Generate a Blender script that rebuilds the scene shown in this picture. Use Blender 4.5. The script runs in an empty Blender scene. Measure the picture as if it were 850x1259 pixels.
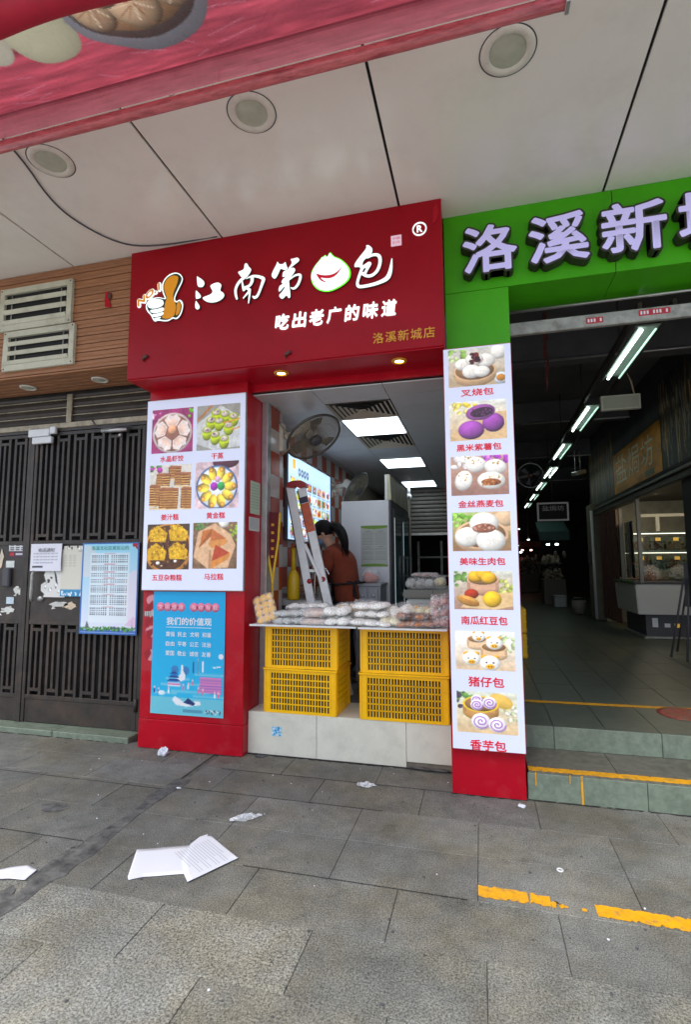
import bpy, bmesh, math, random
import numpy as np
from mathutils import Vector, Matrix, Euler
random.seed(7)
C = bpy.context.scene
R = math.radians
PI = math.pi
COL = C.collection

# ------------------------------------------------------------------ camera
cam_d = bpy.data.cameras.new('camera')
cam = bpy.data.objects.new('camera', cam_d)
COL.objects.link(cam)
cam_d.sensor_fit = 'HORIZONTAL'
cam_d.sensor_width = 36.0
cam_d.lens = 36.0 * 635.44 / 850.0
cam_d.clip_start = 0.05
cam_d.clip_end = 3000
yaw, pitch, roll = R(-14.5293), R(5.7825), R(-0.2642)
fw = Vector((math.sin(yaw) * math.cos(pitch), math.cos(yaw) * math.cos(pitch), math.sin(pitch)))
rt = Vector((math.cos(yaw), -math.sin(yaw), 0))
up = rt.cross(fw)
r2 = rt * math.cos(roll) + up * math.sin(roll)
u2 = -rt * math.sin(roll) + up * math.cos(roll)
cam.matrix_world = Matrix(((r2.x, u2.x, -fw.x, 0), (r2.y, u2.y, -fw.y, 0), (r2.z, u2.z, -fw.z, 1.5), (0, 0, 0, 1)))
C.camera = cam

# ------------------------------------------------------------------ world, sun, exposure
SUN_EL, SUN_AZ = 58, 200          # azimuth measured from +Y clockwise: behind the camera
w = bpy.data.worlds.new('World')
C.world = w
w.use_nodes = True
nt = w.node_tree
sky = nt.nodes.new('ShaderNodeTexSky')
sky.sky_type = 'NISHITA'
sky.sun_disc = False
sky.sun_elevation = R(SUN_EL)
sky.sun_rotation = R(SUN_AZ)
sky.air_density = 1.0
sky.dust_density = 2.6
sky.ozone_density = 1.0
nt.links.new(sky.outputs[0], nt.nodes['Background'].inputs[0])
nt.nodes['Background'].inputs[1].default_value = 0.15
sl = bpy.data.lights.new('sun', 'SUN')
sl.energy = 1.4
sl.angle = R(26)
sl.color = (1.0, 0.985, 0.95)
so = bpy.data.objects.new('sun', sl)
COL.objects.link(so)
sd = Vector((math.sin(R(SUN_AZ)) * math.cos(R(SUN_EL)), math.cos(R(SUN_AZ)) * math.cos(R(SUN_EL)), math.sin(R(SUN_EL))))
so.rotation_euler = sd.to_track_quat('Z', 'Y').to_euler()
so.location = (0, -20, 30)
C.view_settings.view_transform = 'Standard'
C.view_settings.look = 'None'
C.view_settings.exposure = 0.95
C.view_settings.gamma = 1.0
C.cycles.max_bounces = 8
C.cycles.diffuse_bounces = 5
C.cycles.transparent_max_bounces = 12

# ------------------------------------------------------------------ materials
def lin(c):
    return tuple((x / 12.92 if x <= 0.04045 else ((x + 0.055) / 1.055) ** 2.4) for x in [v / 255.0 for v in c])

MATS = {}
def mat(name, col, rough=0.5, metal=0.0, var=0.0, vscale=6.0, bump=0.0, bscale=60.0, dirt=0.0, dcol=(0.05, 0.045, 0.04), dscale=3.0,
        emis=0.0, ecol=None, rnd=0.0, spec=0.5, attr=None, stretch=None, coat=0.0):
    if name in MATS:
        return MATS[name]
    m = bpy.data.materials.new(name)
    MATS[name] = m
    m.use_nodes = True
    n, l = m.node_tree.nodes, m.node_tree.links
    b = n['Principled BSDF']
    b.inputs['Roughness'].default_value = rough
    b.inputs['Metallic'].default_value = metal
    b.inputs['Specular IOR Level'].default_value = spec
    b.inputs['Coat Weight'].default_value = coat
    geo = n.new('ShaderNodeNewGeometry')
    vec = geo.outputs['Position']
    if stretch:
        mp = n.new('ShaderNodeMapping')
        mp.inputs['Scale'].default_value = stretch
        l.new(vec, mp.inputs[0])
        vec = mp.outputs[0]
    if attr:
        a = n.new('ShaderNodeAttribute'); a.attribute_name = attr
        cur = a.outputs['Color']
    else:
        rgb = n.new('ShaderNodeRGB'); rgb.outputs[0].default_value = (*col, 1)
        cur = rgb.outputs[0]
    base0 = cur
    def noise(scale, detail=5, rgh=0.6):
        t = n.new('ShaderNodeTexNoise')
        t.inputs['Scale'].default_value = scale
        t.inputs['Detail'].default_value = detail
        t.inputs['Roughness'].default_value = rgh
        l.new(vec, t.inputs['Vector'])
        return t.outputs['Fac']
    def mul(cur, fac_socket, lo, hi):
        mr = n.new('ShaderNodeMapRange')
        mr.inputs['From Min'].default_value = 0.3; mr.inputs['From Max'].default_value = 0.7
        mr.inputs['To Min'].default_value = lo; mr.inputs['To Max'].default_value = hi
        l.new(fac_socket, mr.inputs[0])
        vm = n.new('ShaderNodeVectorMath'); vm.operation = 'SCALE'
        l.new(cur, vm.inputs[0]); l.new(mr.outputs[0], vm.inputs['Scale'])
        return vm.outputs[0]
    if var:
        cur = mul(cur, noise(vscale), 1 - var, 1 + var)
    if rnd:
        oi = n.new('ShaderNodeObjectInfo')
        mr = n.new('ShaderNodeMapRange')
        mr.inputs['To Min'].default_value = 1 - rnd; mr.inputs['To Max'].default_value = 1 + rnd
        l.new(oi.outputs['Random'], mr.inputs[0])
        vm = n.new('ShaderNodeVectorMath'); vm.operation = 'SCALE'
        l.new(cur, vm.inputs[0]); l.new(mr.outputs[0], vm.inputs['Scale'])
        cur = vm.outputs[0]
    if dirt:
        mr = n.new('ShaderNodeMapRange')
        mr.inputs['From Min'].default_value = 0.5; mr.inputs['From Max'].default_value = 0.72
        mr.inputs['To Min'].default_value = 0; mr.inputs['To Max'].default_value = dirt
        l.new(noise(dscale, 8, 0.7), mr.inputs[0])
        mx = n.new('ShaderNodeMix'); mx.data_type = 'RGBA'
        l.new(mr.outputs[0], mx.inputs[0]); l.new(cur, mx.inputs[6]); mx.inputs[7].default_value = (*dcol, 1)
        cur = mx.outputs[2]
    l.new(cur, b.inputs['Base Color'])
    if emis:
        b.inputs['Emission Strength'].default_value = emis
        if ecol: b.inputs['Emission Color'].default_value = (*ecol, 1)
        else: l.new(base0, b.inputs['Emission Color'])
    if bump:
        bp = n.new('ShaderNodeBump'); bp.inputs['Strength'].default_value = bump
        bp.inputs['Distance'].default_value = 0.01
        l.new(noise(bscale, 3), bp.inputs['Height'])
        l.new(bp.outputs[0], b.inputs['Normal'])
    return m

def paving_mat(name, base, speck, gs=150):
    m = mat(name, base, rough=0.85, spec=0.3)
    n, l = m.node_tree.nodes, m.node_tree.links
    b = n['Principled BSDF']
    geo = n.new('ShaderNodeNewGeometry'); P = geo.outputs['Position']
    def nz(s, d, r=0.6):
        t = n.new('ShaderNodeTexNoise'); t.inputs['Scale'].default_value = s; t.inputs['Detail'].default_value = d
        t.inputs['Roughness'].default_value = r; l.new(P, t.inputs['Vector']); return t.outputs['Fac']
    def rng(s, a, b_, c, d):
        t = n.new('ShaderNodeMapRange'); t.inputs[1].default_value = a; t.inputs[2].default_value = b_
        t.inputs[3].default_value = c; t.inputs[4].default_value = d; l.new(s, t.inputs[0]); return t.outputs[0]
    def mulf(a, b_):
        t = n.new('ShaderNodeMath'); t.operation = 'MULTIPLY'; l.new(a, t.inputs[0]); l.new(b_, t.inputs[1]); return t.outputs[0]
    g = rng(nz(gs, 3, 0.85), 0.38, 0.62, 1 - speck, 1 + speck)
    big = rng(nz(1.1, 6, 0.65), 0.34, 0.66, 0.72, 1.18)
    mid = rng(nz(7, 8, 0.72), 0.35, 0.62, 0.80, 1.10)
    st = mulf(rng(nz(2.7, 10, 0.75), 0.57, 0.66, 1.0, 0.70), rng(nz(9, 8, 0.8), 0.60, 0.68, 1.0, 0.72))
    oi = n.new('ShaderNodeObjectInfo'); rn = rng(oi.outputs['Random'], 0, 1, 0.88, 1.10)
    f = mulf(mulf(mulf(mulf(g, big), mid), st), rn)
    hue = n.new('ShaderNodeMix'); hue.data_type = 'RGBA'
    l.new(rng(nz(1.6, 5), 0.42, 0.6, 0, 1), hue.inputs[0])
    hue.inputs[6].default_value = (*base, 1); hue.inputs[7].default_value = (base[0] * 1.0, base[1] * 0.93, base[2] * 0.80, 1)
    vm = n.new('ShaderNodeVectorMath'); vm.operation = 'SCALE'; l.new(hue.outputs[2], vm.inputs[0]); l.new(f, vm.inputs['Scale'])
    l.new(vm.outputs[0], b.inputs['Base Color'])
    l.new(rng(nz(3, 5), 0.4, 0.65, 0.62, 0.95), b.inputs['Roughness'])
    bp = n.new('ShaderNodeBump'); bp.inputs['Strength'].default_value = 0.55; bp.inputs['Distance'].default_value = 0.006
    l.new(nz(120, 4, 0.7), bp.inputs['Height']); l.new(bp.outputs[0], b.inputs['Normal'])
    return m

def film_mat(name, tint=(1, 1, 1), a=0.25):
    m = bpy.data.materials.new(name); MATS[name] = m; m.use_nodes = True
    n, l = m.node_tree.nodes, m.node_tree.links
    n.remove(n['Principled BSDF'])
    out = n['Material Output']
    tr = n.new('ShaderNodeBsdfTransparent'); tr.inputs[0].default_value = (*tint, 1)
    gl = n.new('ShaderNodeBsdfPrincipled'); gl.inputs['Roughness'].default_value = 0.12; gl.inputs['Base Color'].default_value = (0.92, 0.94, 0.95, 1)
    gl.inputs['Specular IOR Level'].default_value = 1.0
    geo = n.new('ShaderNodeNewGeometry')
    t = n.new('ShaderNodeTexNoise'); t.inputs['Scale'].default_value = 22; t.inputs['Detail'].default_value = 3; t.inputs['Distortion'].default_value = 1.5
    l.new(geo.outputs['Position'], t.inputs['Vector'])
    bp = n.new('ShaderNodeBump'); bp.inputs['Strength'].default_value = 1.0; bp.inputs['Distance'].default_value = 0.02
    l.new(t.outputs['Fac'], bp.inputs['Height']); l.new(bp.outputs[0], gl.inputs['Normal'])
    def mth(op, x, y=None, v=None):
        q = n.new('ShaderNodeMath'); q.operation = op; l.new(x, q.inputs[0])
        if y is not None: l.new(y, q.inputs[1])
        if v is not None: q.inputs[1].default_value = v
        return q.outputs[0]
    ridge = mth('ABSOLUTE', mth('SUBTRACT', t.outputs['Fac'], v=0.5))
    mr = n.new('ShaderNodeMapRange'); mr.inputs[1].default_value = 0.0; mr.inputs[2].default_value = 0.035; mr.inputs[3].default_value = min(1, a * 4.5); mr.inputs[4].default_value = a
    l.new(ridge, mr.inputs[0])
    mx = n.new('ShaderNodeMixShader'); l.new(mr.outputs[0], mx.inputs[0]); l.new(tr.outputs[0], mx.inputs[1]); l.new(gl.outputs[0], mx.inputs[2])
    l.new(mx.outputs[0], out.inputs[0])
    return m

def glass_mat(name, tint=(0.8, 0.9, 0.88)):
    m = bpy.data.materials.new(name); MATS[name] = m; m.use_nodes = True
    n, l = m.node_tree.nodes, m.node_tree.links
    n.remove(n['Principled BSDF'])
    tr = n.new('ShaderNodeBsdfTransparent'); tr.inputs[0].default_value = (*tint, 1)
    gl = n.new('ShaderNodeBsdfGlossy'); gl.inputs['Roughness'].default_value = 0.03
    lw = n.new('ShaderNodeFresnel'); lw.inputs[0].default_value = 1.5
    mx = n.new('ShaderNodeMixShader'); l.new(lw.outputs[0], mx.inputs[0]); l.new(tr.outputs[0], mx.inputs[1]); l.new(gl.outputs[0], mx.inputs[2])
    l.new(mx.outputs[0], n['Material Output'].inputs[0])
    return m

M_pave = paving_mat('granite_paving', (0.192, 0.196, 0.178), 0.56)
M_pave_l = paving_mat('granite_paving_washed_lit', (0.232, 0.237, 0.214), 0.66, 105)  # paler for rain wash and for daylight painted into the tone
M_pave_m = paving_mat('granite_paving_worn_midlit', (0.214, 0.219, 0.197), 0.60, 120)  # in-between tone, softens the edge of the painted daylight
M_bed = mat('joint_bed', (0.135, 0.137, 0.122), rough=0.95, var=0.4, vscale=20)
M_tar = mat('tarry_repair', (0.115, 0.115, 0.108), rough=0.9, var=0.6, vscale=14, bump=0.6, bscale=50, dirt=0.7, dcol=(0.04, 0.04, 0.04), dscale=9)
M_bounce = mat('street_bounce_pale', (0.43, 0.42, 0.395), rough=0.9, var=0.15, vscale=0.5)  # unseen ground, made pale to bounce light up to the ceiling
M_ceil = mat('ceiling_panel', (0.90, 0.865, 0.785), rough=0.2, var=0.02, vscale=1.4, dirt=0.14, dcol=(0.40, 0.30, 0.24), dscale=2.1, spec=0.5)
M_black = mat('black_joint', (0.012, 0.012, 0.012), rough=0.8)
M_red = mat('red_lacquer', lin((180, 10, 33)), spec=0.25, rough=0.30, var=0.10, vscale=3, dirt=0.12, dcol=lin((200, 120, 120)), dscale=7, bump=0.03, bscale=30)
M_red_s = mat('red_sign_face', lin((158, 6, 26)), spec=0.22, rough=0.36, var=0.07, vscale=2.5, dirt=0.25, dcol=lin((128, 6, 22)), dscale=4)
M_green = mat('green_panel', lin((72, 174, 18)), spec=0.25, rough=0.38, var=0.08, vscale=3, dirt=0.1, dcol=lin((30, 80, 25)), dscale=5)
M_white_lit = mat('letter_white', (0.85, 0.9, 0.9), rough=0.4, emis=0.38, ecol=(0.85, 1, 0.98))
M_edge = mat('letter_side', (0.03, 0.03, 0.02), rough=0.5)
M_lav = mat('letter_lavender', lin((200, 194, 246)), rough=0.4, emis=0.12, var=0.05, vscale=3)
M_gold = mat('gold_lettering', lin((222, 160, 40)), rough=0.4)
M_board = mat('lit_board', lin((206, 210, 228)), rough=0.25, emis=0.17, ecol=(0.70, 0.76, 1.0), spec=0.4)
M_caption = mat('caption_red', lin((205, 8, 46)), rough=0.4, emis=0.16)
M_print_lit = mat('lit_print', (1, 1, 1), rough=0.3, emis=0.20, attr='Col')
M_print = mat('paper_print', (1, 1, 1), rough=0.55, attr='Col')
M_screen = mat('screen_print', (1, 1, 1), rough=0.3, emis=0.7, attr='Col')
M_dimprint = mat('dim_print', (1, 1, 1), rough=0.5, attr='Col')
M_alu = mat('aluminium', (0.5, 0.5, 0.49), rough=0.35, metal=0.8, var=0.15, vscale=10)
M_steel = mat('worn_steel', (0.34, 0.34, 0.31), rough=0.5, metal=0.3, var=0.3, vscale=12, dirt=0.6, dcol=(0.12, 0.09, 0.06), dscale=10)
M_gate = mat('gate_iron', (0.034, 0.027, 0.023), rough=0.48, var=0.35, vscale=9, dirt=0.35, dcol=(0.13, 0.075, 0.045), dscale=3.5, bump=0.15, bscale=40)
M_wood = mat('cladding_board', lin((158, 108, 72)), rough=0.55, var=0.2, vscale=5, stretch=(1.2, 6, 14), bump=0.1, bscale=12, dirt=0.25, dcol=lin((96, 66, 46)), dscale=2, rnd=0.08)
M_brown = mat('dark_brown_slat', (0.045, 0.036, 0.03), rough=0.5, var=0.3, vscale=6)
M_cream = mat('cream_louvre', lin((196, 194, 172)), rough=0.5, var=0.08, vscale=8, dirt=0.5, dcol=lin((120, 108, 84)), dscale=6)
M_track = mat('dirty_track', lin((170, 160, 138)), rough=0.6, var=0.25, vscale=14, dirt=0.8, dcol=lin((80, 66, 50)), dscale=10)
M_kerb = mat('green_granite', lin((112, 124, 108)), rough=0.6, var=0.22, vscale=25, bump=0.15, bscale=90, dirt=0.5, dcol=lin((82, 90, 76)), dscale=4, rnd=0.08)
M_tread = mat('worn_tread', lin((104, 104, 92)), rough=0.75, var=0.25, vscale=18, bump=0.3, bscale=90, dirt=0.6, dcol=lin((72, 70, 62)), dscale=4)
M_floor = mat('passage_tile', lin((84, 90, 80)), rough=0.40, var=0.18, vscale=10, dirt=0.4, dcol=lin((72, 76, 70)), dscale=3, rnd=0.08)
M_yel = mat('yellow_paint', lin((230, 164, 8)), rough=0.6, var=0.14, vscale=25, dirt=0.85, dcol=lin((128, 118, 88)), dscale=22, bump=0.2, bscale=80)
M_crate = mat('yellow_crate', lin((255, 196, 0)), rough=0.36, var=0.07, vscale=7, dirt=0.15, dcol=lin((210, 150, 10)), dscale=8, spec=0.4)
M_bench = mat('pale_bench_tile', lin((222, 219, 202)), rough=0.3, var=0.06, vscale=6, dirt=0.3, dcol=lin((150, 146, 128)), dscale=5, rnd=0.03)
M_mortar = mat('mortar', lin((120, 112, 98)), rough=0.9, var=0.2, vscale=20)
M_white = mat('white_plastic', (0.72, 0.73, 0.74), rough=0.35, var=0.04)
M_wenam = mat('white_enamel', (0.66, 0.69, 0.74), rough=0.3, var=0.03)
M_lens = mat('lamp_lens', lin((186, 190, 170)), rough=0.3, var=0.12, vscale=12)
M_ring = mat('lamp_ring', lin((226, 222, 208)), rough=0.35, dirt=0.3, dcol=lin((140, 125, 108)), dscale=16)
M_tileo = mat('orange_tile', lin((160, 64, 34)), rough=0.25, var=0.08, rnd=0.1)
M_tilew = mat('white_tile', lin((186, 180, 174)), rough=0.2, var=0.05, rnd=0.05)
M_plaster = mat('pale_plaster', (0.55, 0.55, 0.55), rough=0.8, var=0.08)
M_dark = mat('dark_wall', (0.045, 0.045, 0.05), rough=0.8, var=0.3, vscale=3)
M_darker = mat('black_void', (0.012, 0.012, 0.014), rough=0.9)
M_shopceil = mat('shop_ceiling_tile', (0.62, 0.64, 0.66), rough=0.4, var=0.04, rnd=0.04)
M_lamp = mat('panel_light', (0.9, 0.95, 1.0), emis=2.0, ecol=(0.80, 0.93, 1.0))
M_tube = mat('tube_light', (0.9, 1, 0.95), emis=5.0, ecol=(0.80, 1.0, 0.90))
M_warm = mat('warm_lamp', (1, 0.9, 0.6), emis=6, ecol=(1.0, 0.80, 0.42))
M_paper = mat('paper', (0.78, 0.80, 0.85), rough=0.7)
M_ink = mat('ink', (0.08, 0.08, 0.09), rough=0.7)
M_film = film_mat('clear_film', a=0.13)
M_film2 = film_mat('dense_film', a=0.20)
M_glass = glass_mat('door_glass')
M_fabric = None

# ------------------------------------------------------------------ mesh builder
class MB:
    def __init__(s): s.v, s.f, s.m, s.s = [], [], [], []
    def add(s, vs, fs, m=0, smooth=False, T=None):
        o = len(s.v)
        if T is not None: vs = [T @ Vector(p) for p in vs]
        s.v += [tuple(p) for p in vs]
        for f in fs:
            s.f.append(tuple(i + o for i in f)); s.m.append(m); s.s.append(smooth)
        return s
    def box(s, x0, x1, y0, y1, z0, z1, m=0, T=None):
        vs = [(x0,y0,z0),(x1,y0,z0),(x1,y1,z0),(x0,y1,z0),(x0,y0,z1),(x1,y0,z1),(x1,y1,z1),(x0,y1,z1)]
        return s.add(vs, [(0,3,2,1),(4,5,6,7),(0,1,5,4),(1,2,6,5),(2,3,7,6),(3,0,4,7)], m, False, T)
    def bar(s, p0, p1, wx, wz, m=0, upv=(0,0,1)):
        p0, p1 = Vector(p0), Vector(p1); d = (p1 - p0); L = d.length; d.normalize()
        a = d.cross(Vector(upv)).normalized(); b = a.cross(d)
        T = Matrix((( a.x, d.x, b.x, p0.x), (a.y, d.y, b.y, p0.y), (a.z, d.z, b.z, p0.z), (0,0,0,1)))
        return s.box(-wx/2, wx/2, 0, L, -wz/2, wz/2, m, T)
    def tube(s, pts, r, n=10, m=0, smooth=True, cap=True):
        pts = [Vector(p) for p in pts]
        rs = r if isinstance(r, (list, tuple)) else [r] * len(pts)
        o = len(s.v); prev = None
        for i, p in enumerate(pts):
            d = (pts[min(i+1, len(pts)-1)] - pts[max(i-1, 0)]).normalized()
            if prev is None:
                a = d.cross(Vector((0,0,1)));
                if a.length < 1e-3: a = d.cross(Vector((1,0,0)))
            else: a = prev - d * prev.dot(d)
            a.normalize(); prev = a; b = d.cross(a)
            for k in range(n):
                t = 2*PI*k/n; q = p + (a*math.cos(t) + b*math.sin(t)) * rs[i]; s.v.append(tuple(q))
        for i in range(len(pts)-1):
            for k in range(n):
                s.f.append((o+i*n+k, o+i*n+(k+1)%n, o+(i+1)*n+(k+1)%n, o+(i+1)*n+k)); s.m.append(m); s.s.append(smooth)
        if cap:
            s.f.append(tuple(o+k for k in range(n))[::-1]); s.m.append(m); s.s.append(False)
            e = o+(len(pts)-1)*n
            s.f.append(tuple(e+k for k in range(n))); s.m.append(m); s.s.append(False)
        return s
    def prism(s, poly, a0, a1, ax='y', m=0, side=None):
        """poly = 2d points (x,z) for ax y, (x,y) for ax z, (y,z) for ax x; extruded from a0 to a1; a0 is the face that shows"""
        def P(p, a):
            return (p[0], a, p[1]) if ax == 'y' else ((p[0], p[1], a) if ax == 'z' else (a, p[0], p[1]))
        n = len(poly); o = len(s.v)
        s.v += [P(p, a0) for p in poly] + [P(p, a1) for p in poly]
        s.f.append(tuple(range(o, o+n))); s.m.append(m); s.s.append(False)
        s.f.append(tuple(range(o+2*n-1, o+n-1, -1))); s.m.append(m); s.s.append(False)
        for i in range(n):
            j = (i+1) % n
            s.f.append((o+i, o+n+i, o+n+j, o+j)); s.m.append(m if side is None else side); s.s.append(False)
        return s
    def ellipsoid(s, c, rx, ry, rz, seg=16, rings=8, m=0, T=None, flat=0.0):
        vs, fs = [], []
        for i in range(rings+1):
            t = PI*i/rings
            for k in range(seg):
                a = 2*PI*k/seg; z = math.cos(t)
                if z < 0: z *= (1-flat)
                vs.append((c[0]+rx*math.sin(t)*math.cos(a), c[1]+ry*math.sin(t)*math.sin(a), c[2]+rz*z))
        for i in range(rings):
            for k in range(seg):
                fs.append((i*seg+k, (i+1)*seg+k, (i+1)*seg+(k+1)%seg, i*seg+(k+1)%seg))
        return s.add(vs, fs, m, True, T)
    def lathe(s, prof, c, axis='z', seg=24, m=0, T=None):
        vs, fs = [], []
        for r, h in prof:
            for k in range(seg):
                a = 2*PI*k/seg
                if axis == 'z': vs.append((c[0]+r*math.cos(a), c[1]+r*math.sin(a), c[2]+h))
                elif axis == 'y': vs.append((c[0]+r*math.cos(a), c[1]+h, c[2]+r*math.sin(a)))
                else: vs.append((c[0]+h, c[1]+r*math.cos(a), c[2]+r*math.sin(a)))
        for i in range(len(prof)-1):
            for k in range(seg):
                fs.append((i*seg+k, i*seg+(k+1)%seg, (i+1)*seg+(k+1)%seg, (i+1)*seg+k))
        return s.add(vs, fs, m, True, T)
    def loft(s, rings, m=0, smooth=True, close=True, cap=False):
        n = len(rings[0]); o = len(s.v)
        for r_ in rings: s.v += [tuple(p) for p in r_]
        for i in range(len(rings)-1):
            for k in range(n if close else n-1):
                s.f.append((o+i*n+k, o+i*n+(k+1)%n, o+(i+1)*n+(k+1)%n, o+(i+1)*n+k)); s.m.append(m); s.s.append(smooth)
        if cap:
            s.f.append(tuple(range(o+n-1, o-1, -1))); s.m.append(m); s.s.append(False)
            e = o+(len(rings)-1)*n; s.f.append(tuple(range(e, e+n))); s.m.append(m); s.s.append(False)
        return s

OFF = {}
def link(o, parent=None):
    COL.objects.link(o)
    if parent is not None:
        o.parent = parent
        OFF[o.name] = OFF.get(parent.name, Vector((0, 0, 0)))
    return o
def obj(name, mb, mats, parent=None, loc=None, bev=0.0, local=False, seg=1):
    """one mesh object from world coordinates (local=True: coordinates already relative to the parent thing)"""
    me = bpy.data.meshes.new(name)
    off = Vector((0,0,0))
    if parent is not None: off = Vector((0,0,0)) if local else OFF.get(parent.name, Vector((0,0,0)))
    elif loc is not None: off = Vector(loc)
    vs = [(p[0]-off.x, p[1]-off.y, p[2]-off.z) for p in mb.v]
    me.from_pydata(vs, [], mb.f)
    for m in (mats if isinstance(mats, (list, tuple)) else [mats]): me.materials.append(m)
    me.polygons.foreach_set('material_index', mb.m)
    me.polygons.foreach_set('use_smooth', mb.s)
    if bev:
        bm = bmesh.new(); bm.from_mesh(me)
        bmesh.ops.remove_doubles(bm, verts=bm.verts, dist=1e-5)
        es = [e for e in bm.edges if len(e.link_faces) == 2 and e.calc_face_angle() > 0.6]
        bmesh.ops.bevel(bm, geom=es, offset=bev, segments=seg, affect='EDGES', clamp_overlap=True)
        bm.to_mesh(me); bm.free()
    me.update()
    o = bpy.data.objects.new(name, me)
    link(o, parent)
    if parent is None and loc is not None:
        o.location = loc; OFF[o.name] = Vector(loc)
    return o
def tag(o, label=None, cat=None, group=None, kind=None):
    if label: o['label'] = label
    if cat: o['category'] = cat
    if group: o['group'] = group
    if kind: o['kind'] = kind
    return o
def thing(name, loc, label, cat, group=None, rotz=0.0):
    o = bpy.data.objects.new(name, None); COL.objects.link(o)
    o.empty_display_size = 0.1
    o.location = loc; o.rotation_euler = (0, 0, rotz); OFF[o.name] = Vector(loc)
    return tag(o, label, cat, group)
def struct(name, mb=None, m=None, **k):
    if mb is None:
        o = bpy.data.objects.new(name, None); COL.objects.link(o); OFF[o.name] = Vector((0,0,0))
    else: o = obj(name, mb, m, **k)
    o['kind'] = 'structure'; return o
def share(src, name, loc, parent, rot=(0,0,0), scale=(1,1,1), material=None):
    """another piece of the same mesh, placed (in world coordinates) under parent"""
    o = bpy.data.objects.new(name, src.data if hasattr(src, 'data') else src); link(o, parent)
    off = OFF.get(parent.name, Vector((0,0,0))) if parent else Vector((0,0,0))
    o.location = Vector(loc) - off; o.rotation_euler = rot; o.scale = scale
    if material:
        o.material_slots[0].link = 'OBJECT'; o.material_slots[0].material = material
    return o
def copy_tree(o, parent=None):
    c = o.copy(); COL.objects.link(c); c.parent = parent
    for ch in list(o.children): copy_tree(ch, c)
    return c

# ------------------------------------------------------------------ lettering
def glyph_mesh(body, bold=0.02, depth=0.0, shear=0.0, res=2, space=1.0):
    c = bpy.data.curves.new('lettering', 'FONT')
    c.body = body; c.offset = bold; c.extrude = depth; c.shear = shear; c.resolution_u = res; c.space_character = space
    o = bpy.data.objects.new('lettering', c)
    m = bpy.data.meshes.new_from_object(o)
    bpy.data.objects.remove(o); bpy.data.curves.remove(c)
    return m
def letters(name, body, u0, u1, v0, v1, d, material, parent, plane='y', bold=0.02, depth=0.0, shear=0.0, space=1.0, rot=0.0):
    """flat or raised lettering fitted into the rectangle u0..u1 by v0..v1 (world) on plane y=d (facing -Y), x=d (facing +X) or z=d.
    depth > 0 extrudes it depth metres behind d; bold (share of the height) thickens every stroke."""
    m = glyph_mesh(body, 0.0, 0.5 if depth else 0.0, shear, space=space)
    n = len(m.vertices); co = np.empty(n*3); m.vertices.foreach_get('co', co); co = co.reshape(-1, 3)
    nl = len(m.loops); li_ = np.empty(nl, np.int32); m.loops.foreach_get('vertex_index', li_)
    ls = np.empty(len(m.polygons), np.int32); m.polygons.foreach_get('loop_start', ls)
    bpy.data.meshes.remove(m)
    mn, mx = co.min(0), co.max(0); b = bold*(v1-v0)
    su, sv = (u1-u0-2*b)/(mx[0]-mn[0]), (v1-v0-2*b)/(mx[1]-mn[1])
    U0 = (co[:,0]-(mn[0]+mx[0])/2)*su; V0 = (co[:,1]-(mn[1]+mx[1])/2)*sv
    W0 = (0.5-co[:,2])*depth if depth else np.zeros(n)
    k_ = 1 if b <= 0 else (12 if bold > .04 else 8); P_ = []
    for k in range(k_):
        a = 2*PI*(k+.5)/k_; U = U0+(b*math.cos(a) if b > 0 else 0); V = V0+(b*math.sin(a) if b > 0 else 0)
        if rot: U, V = U*math.cos(rot)-V*math.sin(rot), U*math.sin(rot)+V*math.cos(rot)
        U = U+(u0+u1)/2; V = V+(v0+v1)/2; W = W0-k*.00015
        P_.append(np.stack([U, d+W, V], 1) if plane == 'y' else np.stack([d-W, U, V], 1) if plane == 'x' else np.stack([d+W, -U, V], 1) if plane == 'xn' else np.stack([U, V, d-W], 1))
    out = np.concatenate(P_)-np.array(OFF.get(parent.name, Vector((0,0,0))) if parent else (0, 0, 0))
    LI = np.concatenate([li_+n*k for k in range(k_)]); LS = np.concatenate([ls+nl*k for k in range(k_)])
    me = bpy.data.meshes.new(name); me.vertices.add(len(out)); me.vertices.foreach_set('co', out.ravel().astype(np.float32))
    me.loops.add(len(LI)); me.loops.foreach_set('vertex_index', LI.astype(np.int32)); me.polygons.add(len(LS)); me.polygons.foreach_set('loop_start', LS.astype(np.int32))
    me.update(calc_edges=True); me.materials.append(material)
    return link(bpy.data.objects.new(name, me), parent)

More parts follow.
